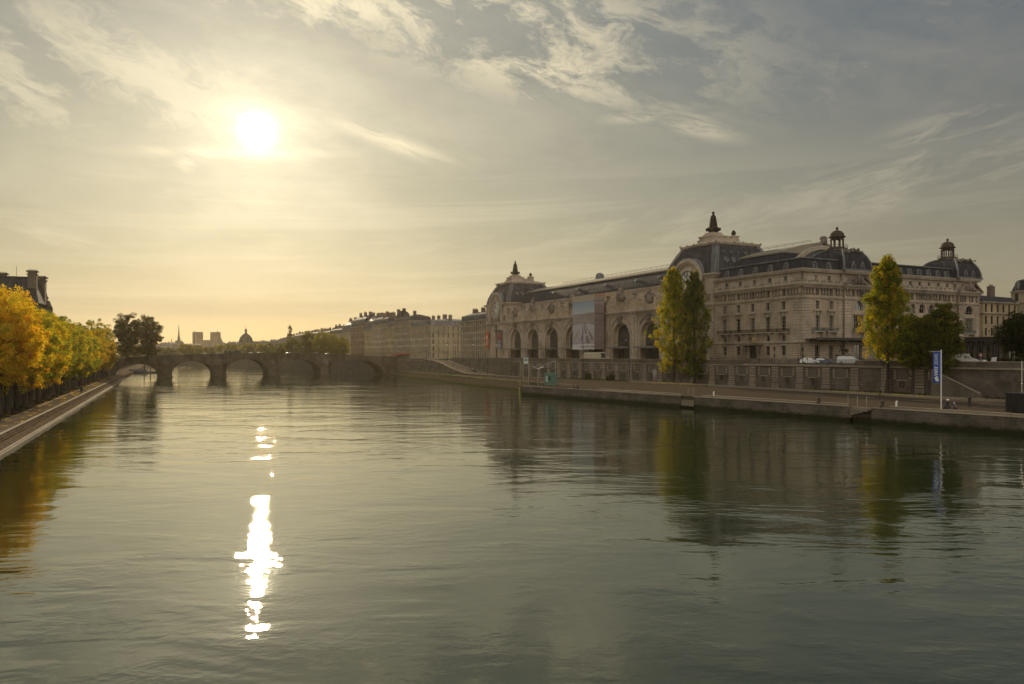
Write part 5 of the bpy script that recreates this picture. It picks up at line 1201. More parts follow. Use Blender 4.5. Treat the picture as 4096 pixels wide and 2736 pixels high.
b = MB(); b.lathe([(2.2, 18), (2.4, 22.5), (1.8, 24), (1.3, 25.5)], (14.5, -8, 0), 8); lumps(b, (14.5, -8, 22.5), 16, .8, 4.5, .6, 1.1); b.ball((14.3, -8, 27.3), .55, 0, 8, (1, 1, 1.3), .1); b.tube([(14.5, -8, 26.6), (15.3, -8, 28.0), (15.6, -8, 28.7)], .2, 5); b.build('roof_statue', DARKST, pal)
b = MB(); b.tube([(-2, 0, 33.2), (-2, 0, 38)], .07, 4); b.build('aerial', IRON, pal)
# ---------------------------------------------------------------- far landmarks
FARST = stone('far_stone', (.22, .18, .13), row=1.5, bw=3)
Y = 1900.; cx_ = at(822, Y)[0]; U = Y/F
cat_ = empty('cathedral', (cx_, Y, 8), 0, 'distant cathedral with two square towers in the haze', 'cathedral')
for s in (-1, 1):
    b = MB(); x = s*22.2*1.0
    b.plate([(x-9.2, 0), (x+9.2, 0), (x+9.2, 60), (x-9.2, 60)], [arch_pts(x-4.1, 3.4, 36, 52, 6), arch_pts(x+4.1, 3.4, 36, 52, 6)], lambda a, z, d: (a, d, z), 3)
    b.box(x-9.2, x+9.2, 3.1, 17, 0, 60); b.loft([[(x-9.6, -.5, 60), (x+9.6, -.5, 60), (x+9.6, 17.5, 60), (x-9.6, 17.5, 60)], [(x-8.4, 1, 62.3), (x+8.4, 1, 62.3), (x+8.4, 16, 62.3), (x-8.4, 16, 62.3)]], 0, True)
    for q in (-8.9, 8.9): b.box(x+q-1.2, x+q+1.2, -1.2, .4, 0, 61.5)
    b.lathe([(1.2, 61), (.9, 64), (.1, 67)], (x+s*7.5, 2, 0), 6)
    b.build('tower', FARST, cat_)
b = MB(); b.box(-13, 13, 2, 16, 0, 42); b.box(-13, 13, 17, 110, 0, 30); b.extr([(-13, 17, 30), (13, 17, 30), (0, 17, 42)], (0, 90, 0)); b.build('nave', FARST, cat_)
Y = 1750.; x = at(703, Y)[0]; ch = empty('spired_chapel', (x, Y, 8), 0, 'distant chapel with one thin needle spire in the haze', 'chapel')
b = MB(); b.box(-8, 8, 0, 34, 0, 28); b.extr([(-8, 0, 28), (8, 0, 28), (0, 0, 38)], (0, 34, 0)); b.build('nave', FARST, ch)
b = MB(); b.lathe([(3.6, 34), (3.0, 46), (3.4, 46.5), (2.2, 47), (1.4, 58), (.15, 76)], (0, 16, 0), 8, smooth=False); b.build('spire', FARST, ch)
for s in (-1, 1): b = MB(); b.lathe([(1.7, 0), (1.7, 30), (2.0, 31), (.1, 44)], (s*10, 0, 0), 6, smooth=False); b.build('turret', FARST, ch)
Y = 1050.; x = at(971.5, Y)[0]; dm = empty('domed_academy', (x, Y, 8), 0, 'hazy domed building with lantern beyond the bridge', 'domed building')
b = MB(); b.box(-16, 16, 0, 26, 0, 14); b.lathe([(9.3, 14), (9.3, 21.5), (9.8, 21.6), (9.8, 22.4)], (0, 12, 0), 20, smooth=False); b.build('drum', FARST, dm)
b = MB(); b.lathe([(9.2, 22.4), (9.0, 25), (7.8, 28.6), (5.6, 31.8), (3.2, 33.6), (2.0, 34.2)], (0, 12, 0), 20); b.build('dome', SLATE, dm)
b = MB(); b.lathe([(2.2, 34.2), (2.2, 34.8), (1.6, 35), (1.6, 38.5), (2.0, 38.7), (1.5, 40), (.5, 41.3), (.15, 42), (.1, 46.5)], (0, 12, 0), 10); b.box(-.8, .8, 11.9, 12.1, 44.4, 44.7); b.build('lantern', FARST, dm)
Y = 1300.; x = at(880, Y)[0]; b = MB(); b.box(-5, 5, 0, 10, 0, 22); b.lathe([(5, 22), (4.2, 25), (2.2, 29), (1, 31), (.1, 35)], (0, 5, 0), 8, smooth=False); o = b.build('church_tower', FARST, None, (x, Y, 8)); tag(o, 'small pointed tower between the cathedral and the dome, far off', 'tower')
# far roofs along the skyline
FARW = plain('far_wall', (.24, .20, .15), .9, var=.2, scale=.2); FARR = plain('far_roof', (.11, .105, .10), .7, var=.2, scale=.2)
sk = [(560, 640, 1374, 1500), (632, 690, 1368, 1400), (735, 792, 1374, 1500), (1000, 1040, 1364, 1080), (1030, 1080, 1362, 1000), (1072, 1118, 1358, 960), (1108, 1160, 1352, 900), (1150, 1210, 1344, 860), (905, 950, 1366, 1150), (860, 912, 1370, 1350), (1195, 1245, 1326, 980), (1240, 1300, 1322, 960), (1290, 1350, 1316, 900), (1330, 1390, 1298, 860), (1385, 1440, 1282, 820), (1430, 1500, 1276, 780)]
skl = ['faint roof left of the needle spire', 'faint flat roof just left of the chapel', 'faint roof between chapel and cathedral', 'hazy roof right beside the dome', 'hazy roof second right of the dome', 'hazy roof third right of the dome', 'hazy roof behind the bare tall tree', 'hazy roof just right of the bare tall tree', 'hazy roof just left of the dome', 'hazy roof by the small pointed tower', 'high roof behind the first yellow tree', 'high roof behind the gap in the yellow trees', 'high roof above the right yellow tree', 'roof step climbing behind the street row', 'dark high roof behind the pale zinc-roofed house', 'dark high roof behind the brown block']
for (a, c_, py, Y), l_ in zip(sk, skl):
    xa_, xb_ = at(a, Y)[0], at(c_, Y)[0]; zt = CH+(HZ-py)*Y/F; zg = 8.0; h = zt-zg; dpt = 22
    o = empty('far_building', ((xa_+xb_)/2, Y, zg), 0, 'distant building, '+l_, 'building', 'distant buildings on the skyline'); w_ = (xb_-xa_)/2
    b = MB(); b.box(-w_, w_, 0, dpt, 0, h*.74); b.build('wall', FARW, o)
    b = MB(); fp = [(-w_, 0), (w_, 0), (w_, dpt), (-w_, dpt)]; b.loft([ring3(fp, h*.74), ring3(inset(fp, 2), h*.93), ring3(inset(fp, min(7, w_*.6)), h*.97)], 0, True); b.build('roof', FARR, o)
    for i in range(4): b = MB(); q = -w_+2*w_*(i+.3+rnd.random()*.4)/4; b.box(q-.8, q+.8, 7, 9.5, h*.8, h*rnd.uniform(.99, 1.035)); b.build('chimney', BRICKR, o)
# ---------------------------------------------------------------- trees
RS = np.random.RandomState(11)
def leaf_mesh(name, clumps, per, size, pal, squash=.75):
    """clumps = (n,4) centre+radius; leaf quads scattered in each clump; colour = natural hue of the leaves, per clump and per leaf"""
    cl = np.asarray(clumps, float); n = len(cl); N_ = n*per
    c = np.repeat(cl[:, :3], per, 0); r = np.repeat(cl[:, 3], per)
    d = RS.normal(size=(N_, 3)); d /= np.linalg.norm(d, axis=1)[:, None]; d *= (RS.rand(N_)**.45)[:, None]
    p = c+d*r[:, None]*np.array([1, 1, squash])
    u = RS.normal(size=(N_, 3)); u /= np.linalg.norm(u, axis=1)[:, None]
    w = np.cross(u, RS.normal(size=(N_, 3))); w /= np.linalg.norm(w, axis=1)[:, None]
    s = size*(.6+.8*RS.rand(N_))[:, None]
    q = np.stack([p-u*s, p+w*s*.55, p+u*s, p-w*s*.55], 1).reshape(-1, 3)
    me = bpy.data.meshes.new(name); me.vertices.add(N_*4); me.vertices.foreach_set('co', q.ravel())
    me.loops.add(N_*4); me.loops.foreach_set('vertex_index', np.arange(N_*4)); me.polygons.add(N_)
    me.polygons.foreach_set('loop_start', np.arange(0, N_*4, 4)); me.polygons.foreach_set('loop_total', np.full(N_, 4))
    pal = np.array(pal); k = np.repeat(np.clip(RS.normal(.5, .28, n), 0, .999), per)+RS.normal(0, .13, N_); k = np.clip(k, 0, .999)*(len(pal)-1)
    i = np.floor(k).astype(int); f = (k-i)[:, None]; col = pal[i]*(1-f)+pal[np.minimum(i+1, len(pal)-1)]*f
    col = np.clip(col*(.75+.5*RS.rand(N_))[:, None], 0, 1)
    at_ = me.color_attributes.new('leaf', 'FLOAT_COLOR', 'CORNER'); at_.data.foreach_set('color', np.repeat(np.hstack([col, np.ones((N_, 1))]), 4, 0).ravel())
    me.materials.append(LEAF); me.update(); me.validate(); return me
def trunk_mesh(name, h, r0, limbs, lean=(0, 0), r1=None, m=None):
    b = MB(); r1 = r1 or r0*.35
    pts = [(lean[0]*t+math.sin(t*5)*.12, lean[1]*t+math.cos(t*4)*.1-.1, h*t) for t in [0, .04, .2, .4, .6, .8, 1]]
    b.tube(pts, [r0*1.5, r0*1.05, r0*.95, r0*.8, r0*.65, r0*.5, r1], 8)
    for (t, az_, ln, up_) in limbs:
        z = h*t; bx, by = lean[0]*t, lean[1]*t; rr = r0*(1-.6*t)*.5
        P = [(bx, by, z)]
        for j in range(1, 4): u = j/3; P.append((bx+ln*u*math.cos(az_+.2*j), by+ln*u*math.sin(az_+.2*j), z+up_*u**1.2))
        b.tube(P, [rr, rr*.75, rr*.5, rr*.2], 5)
    me = bpy.data.meshes.new(name); me.from_pydata(b.v, [], b.f); me.materials.append(m or BARK); me.polygons.foreach_set('use_smooth', [True]*len(b.f)); me.update(); return me
def limbs(n, t0, t1, ln, up_): return [(t0+(t1-t0)*i/max(1, n-1), rnd.uniform(0, 6.28), ln*rnd.uniform(.7, 1.15), up_*rnd.uniform(.7, 1.2)) for i in range(n)]
def round_clumps(rx, rz, zc, n, cr, hole=.0, lob=6):
    out = []; L_ = [(rnd.uniform(0, 6.28), rnd.uniform(-.8, 1)) for _ in range(lob)]
    while len(out) < n:
        v = Vector((rnd.gauss(0, 1), rnd.gauss(0, 1), rnd.gauss(0, 1))).normalized()
        k = .80+.28*max([v.dot(Vector((math.cos(a)*math.sqrt(1-s*s*.8), math.sin(a)*math.sqrt(1-s*s*.8), s)))**3 for a, s in L_]+[0])
        r = k*rnd.random()**.42
        if v.z < -.3 and r > .8 and rnd.random() < .5: continue
        out.append((v.x*rx*r, v.y*rx*r, zc+v.z*rz*r, cr*rnd.uniform(.6, 1.3)))
    return out
def spindle(h0, h1, wmax, n, cr, wl=.38):
    """upright poplar crown: widest low, narrowing to a ragged tip"""
    out = []
    for _ in range(n):
        t = rnd.random()**.85; z = h0+(h1-h0)*t
        up_ = min(1, .50+t/wl*.62); dn = 1-max(0, (t-wl)/(1-wl))**1.6*.74; w = wmax*min(up_, dn)
        w *= 1+.16*math.sin(t*23+rnd.random())
        a = rnd.uniform(0, 6.28); r = w*rnd.random()**.5*(1+rnd.gauss(0, .13)); z += rnd.gauss(0, .5)
        out.append((r*math.cos(a), r*math.sin(a), z, cr*rnd.uniform(.6, 1.25)*(.55+.45*(w/wmax))))
    return out
ORANGE = [(.56, .30, .02), (.70, .46, .03), (.74, .54, .04), (.64, .54, .05), (.44, .44, .05)]
YELL = [(.50, .34, .03), (.62, .50, .04), (.50, .46, .05), (.32, .36, .04), (.18, .24, .03)]
OLIVE = [(.36, .26, .03), (.36, .33, .04), (.22, .27, .04), (.13, .18, .03)]
POPY = [(.46, .31, .03), (.45, .37, .035), (.28, .29, .035), (.17, .22, .03), (.10, .15, .025)]
POPG = [(.27, .24, .04), (.17, .19, .035), (.11, .135, .03), (.065, .085, .022)]
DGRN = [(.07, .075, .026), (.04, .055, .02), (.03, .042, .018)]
HAZY = [(.30, .25, .05), (.22, .22, .05), (.16, .18, .045)]
def tree(name, loc, crown_me, trunk_me, label, group, scale=1.0, rz=0.0, cat='tree'):
    o = empty(name, loc, rz, label, cat, group); o.scale = (scale,)*3 if not isinstance(scale, tuple) else scale
    link('trunk', trunk_me, o); link('crown', crown_me, o); return o
# left bank row: plane trees in autumn colour
def plane_set(pal, n, cr, per, size, rx=6.3, rz=9.8, zc=12.9, h=19):
    return leaf_mesh('crown', round_clumps(rx, rz, zc, n, cr), per, size, pal), trunk_mesh('trunk', h, .42, limbs(9, .35, .8, rx*.6, 3.2))
variants = {'orange': plane_set(ORANGE, 440, .95, 66, .19), 'yellow': plane_set(YELL, 420, 1.0, 60, .20), 'olive': plane_set(OLIVE, 400, 1.0, 56, .21), 'yellow2': plane_set(YELL, 330, 1.2, 42, .30, 6.6, 9.4), 'thin': plane_set(OLIVE, 260, 1.0, 40, .28, 6.4, 11, 15.5, 25), 'amber': plane_set([(.52, .30, .03), (.52, .38, .04), (.32, .30, .04)], 300, 1.2, 38, .30, 6.8, 9.2, 12.5)}
lab = {'orange': 'glowing orange', 'yellow': 'golden yellow', 'olive': 'olive green', 'yellow2': 'yellow-green', 'thin': 'thin olive', 'amber': 'amber'}
ordn = ['first', 'second', 'third', 'fourth', 'fifth', 'sixth', 'seventh', 'eighth', 'ninth', 'tenth', 'eleventh', 'twelfth', 'thirteenth', 'fourteenth', 'fifteenth', 'sixteenth', 'seventeenth', 'eighteenth', 'nineteenth', 'twentieth', 'twenty-first', 'twenty-second', 'twenty-third', 'twenty-fourth', 'twenty-fifth', 'twenty-sixth', 'twenty-seventh']
row = [(49, 'orange', 1.0), (57.5, 'orange', .99), (66, 'orange', .96), (74.6, 'yellow', .97), (83.5, 'yellow', 1.0), (92, 'orange', .95), (101, 'yellow', .99), (110, 'yellow', .97), (119, 'olive', 1.0), (128, 'yellow', .98), (137, 'olive', .95), (147, 'yellow', .94), (157, 'yellow2', .93), (167, 'olive', .90), (177, 'yellow2', .89), (188, 'olive', .88), (199, 'yellow2', .90), (210, 'olive', .88), (222, 'amber', .95), (235, 'thin', .93), (249, 'amber', 1.0), (263, 'thin', .98), (277, 'amber', 1.03), (291, 'thin', .94), (304, 'amber', .95), (316, 'amber', .86), (327, 'yellow2', .72)]
for i, (s, v, sc) in enumerate(row):
    cm, tm = variants[v]; tree('plane_tree', lb(s, 8.2+rnd.uniform(-.3, .3), 1.55), cm, tm, f'{lab[v]} tree, {ordn[i]} from the left edge in the left-bank row', 'autumn trees along the left quay', (sc, sc, sc*(1.0+.05*math.sin(i*2.1))), s*1.7)
for s, o_, v, sc, l_ in ((84, 19, 'olive', .93, 'dark olive tree on the upper left bank below the palace statue'), (60, 20, 'yellow', .90, 'yellow tree on the upper left bank behind the nearest row trees'), (104, 20, 'olive', .82, 'olive tree on the upper left bank right of the palace roof'), (130, 21, 'yellow2', .74, 'yellow-green tree, third on the upper left bank behind the row'), (165, 22, 'olive', .72, 'olive tree, fourth on the upper left bank behind the row'), (215, 22, 'yellow2', .74, 'yellow-green tree, fifth on the upper left bank behind the row')):
    cm, tm = variants[v]; tree('plane_tree', lb(s, o_, 9.5), cm, tm, l_, 'trees on the upper left bank', sc, s)
# the two tall dark trees by the bridge
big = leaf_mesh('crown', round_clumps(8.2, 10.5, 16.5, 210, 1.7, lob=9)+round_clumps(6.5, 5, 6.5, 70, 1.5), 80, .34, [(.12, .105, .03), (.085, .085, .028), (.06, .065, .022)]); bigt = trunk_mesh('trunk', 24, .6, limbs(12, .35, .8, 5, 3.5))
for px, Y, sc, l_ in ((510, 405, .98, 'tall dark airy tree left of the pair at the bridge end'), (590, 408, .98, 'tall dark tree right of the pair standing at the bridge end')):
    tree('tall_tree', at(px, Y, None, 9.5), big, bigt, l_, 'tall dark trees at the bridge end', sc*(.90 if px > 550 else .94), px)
# poplars on the right quay
def onq(px, off): x, _ = river(px, HZ, off); return x
def poplar(px, top, wpx, low, pal, label, n, seed, wl, lean=0):
    rnd.seed(seed); x = onq(px, WY-2.0); X, Y = l2w(x, WY-2.0); z0 = zb(x)
    H = CH+(HZ-top)*Y/F-z0; hl = CH+(HZ-low)*Y/F-z0; w = wpx/2*Y/F
    cm = leaf_mesh('crown', spindle(hl, H-.9, w, n, .85, wl), 66, .18, pal, 1.3)
    lm = [(t, rnd.uniform(0, 6.28), w*.6, (H-hl)*.22) for t in [.18+.06*i for i in range(11)]]
    o = tree('poplar_tree', (X, Y, z0), cm, trunk_mesh('trunk', H*.93, .46, lm, (lean, 0), .05), label, 'poplars on the right quay'); return o
poplar(2694, 1070, 150, 1480, POPY, 'tall yellow-edged poplar, left of the close pair in front of the clock', 760, 5, .36)
poplar(2776, 1085, 138, 1500, POPG, 'tall dark green poplar, right of the close pair in front of the clock', 700, 6, .36)
poplar(3548, 1028, 182, 1430, POPY, 'single tall yellow poplar in front of the west wing of the museum', 860, 9, .26)
rnd.seed(21)
for px, top, wpx, low, l_ in ((3650, 1245, 110, 1490, 'dark green bushy tree with a yellow left edge, just right of the tall yellow poplar'), (3757, 1203, 168, 1505, 'large dark rounded tree behind the blue flag')):
    x = onq(px, WY-2.4); X, Y = l2w(x, WY-2.4); z0 = zb(x); H = CH+(HZ-top)*Y/F-z0; hl = CH+(HZ-low)*Y/F-z0; w = wpx/2*Y/F
    cm = leaf_mesh('crown', round_clumps(w, (H-hl)/2, (H+hl)/2, 520, 1.0), 60, .20, POPY[1:]+POPG if px < 3700 else [(.22, .18, .035), (.16, .16, .035), (.10, .12, .03), (.06, .08, .022)])
    tree('bushy_tree', (X, Y, z0), cm, trunk_mesh('trunk', H*.8, .36, limbs(9, .25, .85, w*.7, 3.5)), l_, 'bushy trees behind the flag')
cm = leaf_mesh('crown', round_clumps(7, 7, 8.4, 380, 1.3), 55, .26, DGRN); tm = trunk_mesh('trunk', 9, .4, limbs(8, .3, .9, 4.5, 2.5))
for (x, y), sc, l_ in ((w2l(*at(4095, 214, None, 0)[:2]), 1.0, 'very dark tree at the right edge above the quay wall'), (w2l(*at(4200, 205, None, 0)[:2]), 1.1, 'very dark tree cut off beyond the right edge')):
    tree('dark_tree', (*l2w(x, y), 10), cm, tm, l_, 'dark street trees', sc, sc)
hd = leaf_mesh('foliage', [(rnd.uniform(-9, 9), rnd.uniform(-.8, .8), rnd.uniform(.3, 1.5), .5) for _ in range(160)], 50, .14, DGRN)
o = link('hedge', hd, None, (*l2w(52, 12)[:2], 10.0), LOCANG+R(20)); tag(o, 'dark clipped hedge at street level beneath the dark right-edge tree', 'hedge')
# trees beyond the bridge on the right
far = leaf_mesh('crown', round_clumps(7.5, 9.5, 12, 230, 1.5), 45, .42, [(.34, .27, .04), (.26, .25, .04), (.17, .20, .04)]); fart = trunk_mesh('trunk', 15, .45, limbs(7, .3, .9, 5, 4))
farg = leaf_mesh('crown', round_clumps(7.0, 8.5, 11.5, 220, 1.5), 45, .42, [(.22, .20, .04), (.15, .17, .04), (.11, .13, .035)])
airy = leaf_mesh('crown', spindle(10, 29, 3.0, 90, .8, .3), 30, .30, [(.18, .15, .04), (.12, .12, .035)]); airt = trunk_mesh('trunk', 29, .4, limbs(12, .3, .95, 3, 5))
for px, Y, top, me_, l_ in ((1160, 640, 1303, None, 'bare-topped slender tree standing above the bridge'), (1172, 635, 1345, farg, 'dull green tree at the foot of the bare slender one'), (1228, 625, 1322, farg, 'tall green-yellow tree, first of the broad ones above the bridge'), (1289, 610, 1328, far, 'upright yellow tree, second of the broad ones above the bridge'), (1335, 600, 1338, far, 'broad yellow tree, third of the broad ones above the bridge'), (1368, 590, 1350, far, 'small yellow tree next to the far houses'), (1120, 650, 1372, farg, 'low green tree left of the bare slender one'), (1080, 680, 1382, farg, 'low hazy tree further left above the middle arch')):
    H = CH+(HZ-top)*Y/F-8; m_ = me_ or airy; tm_ = fart if me_ else airt; base = 21.5 if me_ is not None else 29.5
    tree('riverside_tree', at(px, Y, None, 8), m_, tm_, l_, 'riverside trees beyond the bridge', H/base, px)
hz = leaf_mesh('crown', round_clumps(9, 9, 11, 160, 2.2), 38, .75, HAZY); hzt = trunk_mesh('trunk', 13, .5, limbs(5, .3, .9, 5, 4))
hzd = leaf_mesh('crown', round_clumps(9, 9, 11, 160, 2.2), 38, .75, [(.13, .13, .05), (.09, .10, .04)])
hl_ = [(590, 1100, 1392, 0), (630, 1000, 1384, 0), (668, 980, 1386, 0), (700, 1150, 1390, 0), (745, 900, 1371, 1), (785, 930, 1377, 1), (820, 1050, 1386, 0), (855, 1020, 1382, 0), (890, 960, 1374, 1), (925, 920, 1369, 1), (955, 1000, 1376, 0), (990, 860, 1370, 1), (1022, 840, 1369, 0), (1052, 830, 1370, 1), (1090, 800, 1368, 0), (1130, 780, 1366, 0), (540, 950, 1380, 0), (500, 900, 1375, 0)]
words = ['pale', 'tall', 'low', 'small', 'broad', 'plain', 'dim', 'squat', 'full', 'rounded', 'faint', 'bushy', 'wide', 'even', 'dusky', 'dense', 'leftmost', 'hidden']
for i, (px, Y, top, k) in enumerate(hl_):
    H = CH+(HZ-top)*Y/F-6
    near_ = ['left of the needle spire', 'left of the needle spire', 'below the needle spire', 'right at the needle spire', 'between spire and twin towers', 'under the left twin tower', 'between the twin towers', 'right of the twin towers', 'under the small pointed tower', 'left of the dome', 'under the dome', 'right of the dome', 'second right of the dome', 'third right of the dome', 'above the middle arch', 'near the bare slender tree', 'behind the tall dark trees', 'far behind the left-bank row'][i]
    tree('far_tree', at(px, Y, None, 6), hz if k else hzd, hzt, f'{words[i]} hazy tree {near_}, beyond the bridge', 'hazy trees in the distance', H/20.5, i*1.3)
# fallen leaves on the left path and under the right-bank trees
fl = leaf_mesh('leaves', [(*lb(rnd.uniform(25, 330), rnd.choice([rnd.uniform(5.2, 9.9), rnd.uniform(2.8, 9.9)])), 1.60, .5) for _ in range(420)], 9, .09, ORANGE, .05)
tag(link('fallen_leaves', fl), kind='stuff')
fl = leaf_mesh('leaves', [(*LW(x, WY-abs(rnd.gauss(0, 4))-.5, zb(x)+.16), .6) for x in [rnd.choice([rnd.gauss(-30, 9), rnd.gauss(48, 10)]) for _ in range(200)]], 9, .09, YELL, .05)
tag(link('fallen_leaves', fl), kind='stuff')
# small weeds along the bank edges
we = leaf_mesh('foliage', [(*LW(x, np.interp(x, [p[0] for p in BK[::-1]], [p[1] for p in BK[::-1]])-.5+rnd.uniform(-.5, .3), rnd.uniform(2.4, 2.65)), .3) for x in [-60-rnd.random()*235 for _ in range(220)]], 26, .10, [(.12, .14, .03), (.07, .10, .02)])
tag(link('bank_weeds', we), kind='stuff')
we = leaf_mesh('foliage', [(*LW(x, WY-.4-rnd.random()*1.6, zb(x)+.35), .28) for x in [rnd.choice([rnd.uniform(-150, -60), rnd.uniform(25, 90)]) for _ in range(220)]], 26, .09, [(.10, .12, .03), (.06, .09, .02), (.14, .11, .03)])
tag(link('verge_weeds', we), kind='stuff')
for x, l_ in ((-86, 'small dark bush against the quay wall left of the poplars'), (-70, 'small bush at the wall foot nearer the poplars')):
    m_ = leaf_mesh('foliage', [(rnd.gauss(0, .9), rnd.gauss(0, .5), rnd.uniform(.3, 2.2), .5) for _ in range(40)], 40, .13, DGRN); tag(link('bush', m_, None, LW(x, WY-1.2, zb(x))), l_, 'bush')
# ---------------------------------------------------------------- people (skinned figures, one mesh each)
def skin_fig(name, verts, edges, radii, root=0, sub=1):
    me = bpy.data.meshes.new(name); me.from_pydata(verts, edges, []); o = bpy.data.objects.new(name, me); COL.objects.link(o)
    md = o.modifiers.new('s', 'SKIN'); md.use_smooth_shade = True
    for i, r in enumerate(radii): me.skin_vertices[0].data[i].radius = (r, r) if not isinstance(r, tuple) else r
    me.skin_vertices[0].data[root].use_root = True
    o.modifiers.new('u', 'SUBSURF').levels = sub
    dg = bpy.context.evaluated_depsgraph_get(); dg.update()
    r_ = bpy.data.meshes.new_from_object(o.evaluated_get(dg)); bpy.data.objects.remove(o); r_.name = name; return r_
def person_mesh(pose):
    """+y is the way the figure faces; feet (or seat) at z = 0"""
    P = {'pel': (0, 0, .95), 'bel': (0, .01, 1.12), 'ch': (0, 0, 1.32), 'nk': (0, .01, 1.5), 'hd0': (0, .03, 1.58), 'hd1': (0, .045, 1.68), 'hd2': (0, .03, 1.76)}
    for s, k in ((-1, 'l'), (1, 'r')):
        P['hip'+k] = (s*.10, 0, .88); P['kn'+k] = (s*.11, .03, .48); P['an'+k] = (s*.11, -.01, .08); P['to'+k] = (s*.12, .16, .04)
        P['sh'+k] = (s*.19, 0, 1.42); P['el'+k] = (s*.24, -.03, 1.13); P['wr'+k] = (s*.23, .08, .88); P['ha'+k] = (s*.22, .12, .79)
    if pose == 'walk':
        P['knl'] = (-.1, .18, .52); P['anl'] = (-.1, .30, .10); P['tol'] = (-.1, .46, .08); P['knr'] = (.1, -.02, .47); P['anr'] = (.1, -.33, .14); P['tor'] = (.1, -.20, .03)
        P['ell'] = (-.24, -.15, 1.15); P['wrl'] = (-.23, -.12, .92); P['hal'] = (-.22, -.08, .83); P['elr'] = (.24, .08, 1.14); P['wrr'] = (.2, .24, 1.0); P['har'] = (.19, .32, .96)
    if pose in ('sit', 'ride', 'bike'):
        dz = -.45 if pose == 'sit' else 0
        for k, s in (('l', -1), ('r', 1)):
            P['kn'+k] = (s*.14, .42, .90 if pose != 'bike' else (.62 if s > 0 else .80)); P['an'+k] = (s*.14, .40, .48 if pose == 'sit' else .45); P['to'+k] = (s*.14, .56, .42 if pose == 'sit' else .42)
            if pose == 'bike': P['kn'+k] = (s*.12, .34, .80 if s > 0 else .62); P['an'+k] = (s*.12, .26, .42 if s > 0 else .24); P['to'+k] = (s*.12, .40, .38 if s > 0 else .20)
            P['hip'+k] = (s*.11, .05, .92); P['el'+k] = (s*.25, .18, 1.18); P['wr'+k] = (s*.2, .40, 1.08); P['ha'+k] = (s*.2, .49, 1.08)
            if pose == 'sit': P['wr'+k] = (s*.1, .36, 1.02); P['ha'+k] = (s*.05, .43, 1.0)
        P['bel'] = (0, .03, 1.12); P['ch'] = (0, .10, 1.32); P['nk'] = (0, .14, 1.48)
        for k in ('hd0', 'hd1', 'hd2'): P[k] = (0, P[k][1]+.13, P[k][2]-.01)
        for k in ('shl', 'shr'): P[k] = (P[k][0], .08, 1.41)
        if dz: P = {k: (x, y, z+dz-.0) for k, (x, y, z) in P.items()}; P = {k: (x, y, z) for k, (x, y, z) in P.items()}
        if pose == 'sit':
            for k in ('l', 'r'): P['an'+k] = (P['an'+k][0], P['an'+k][1], .07); P['to'+k] = (P['to'+k][0], P['to'+k][1], .04)
    if pose == 'ground':      # sitting on the ground, knees drawn up
        P = {k: (x, y, z-.82) for k, (x, y, z) in P.items()}
        for k, s in (('l', -1), ('r', 1)): P['kn'+k] = (s*.12, .34, .46); P['an'+k] = (s*.12, .52, .08); P['to'+k] = (s*.12, .66, .05); P['hip'+k] = (s*.11, .05, .1); P['el'+k] = (s*.24, .10, .40); P['wr'+k] = (s*.16, .33, .42); P['ha'+k] = (s*.08, .40, .42)
    if pose == 'lean':
        P['ch'] = (0, .10, 1.30); P['nk'] = (0, .17, 1.46); P['shl'] = (-.19, .1, 1.40); P['shr'] = (.19, .1, 1.40)
        for k in ('hd0', 'hd1', 'hd2'): P[k] = (0, P[k][1]+.17, P[k][2]-.04)
        for k, s in (('l', -1), ('r', 1)): P['el'+k] = (s*.26, .25, 1.17); P['wr'+k] = (s*.15, .42, 1.12); P['ha'+k] = (s*.08, .46, 1.12)
    Rr = dict(pel=(.15, .11), bel=(.14, .10), ch=(.17, .115), nk=.055, hd0=.07, hd1=.105, hd2=.07)
    for k in 'lr': Rr.update({'hip'+k: .095, 'kn'+k: .065, 'an'+k: .048, 'to'+k: .04, 'sh'+k: .07, 'el'+k: .05, 'wr'+k: .034, 'ha'+k: .04})
    E_ = [('pel', 'bel'), ('bel', 'ch'), ('ch', 'nk'), ('nk', 'hd0'), ('hd0', 'hd1'), ('hd1', 'hd2')]
    for k in 'lr': E_ += [('pel', 'hip'+k), ('hip'+k, 'kn'+k), ('kn'+k, 'an'+k), ('an'+k, 'to'+k), ('ch', 'sh'+k), ('sh'+k, 'el'+k), ('el'+k, 'wr'+k), ('wr'+k, 'ha'+k)]
    ks = list(P); ix = {k: i for i, k in enumerate(ks)}
    me = skin_fig('person', [P[k] for k in ks], [(ix[a], ix[c]) for a, c in E_], [Rr[k] for k in ks], ix['pel'])
    me['hz'] = P['hd1'][2]; me['pz'] = P['pel'][2]; me['head'] = P['hd1']; me['hands'] = [*P['hal'], *P['har']]; return me
_pm = {}
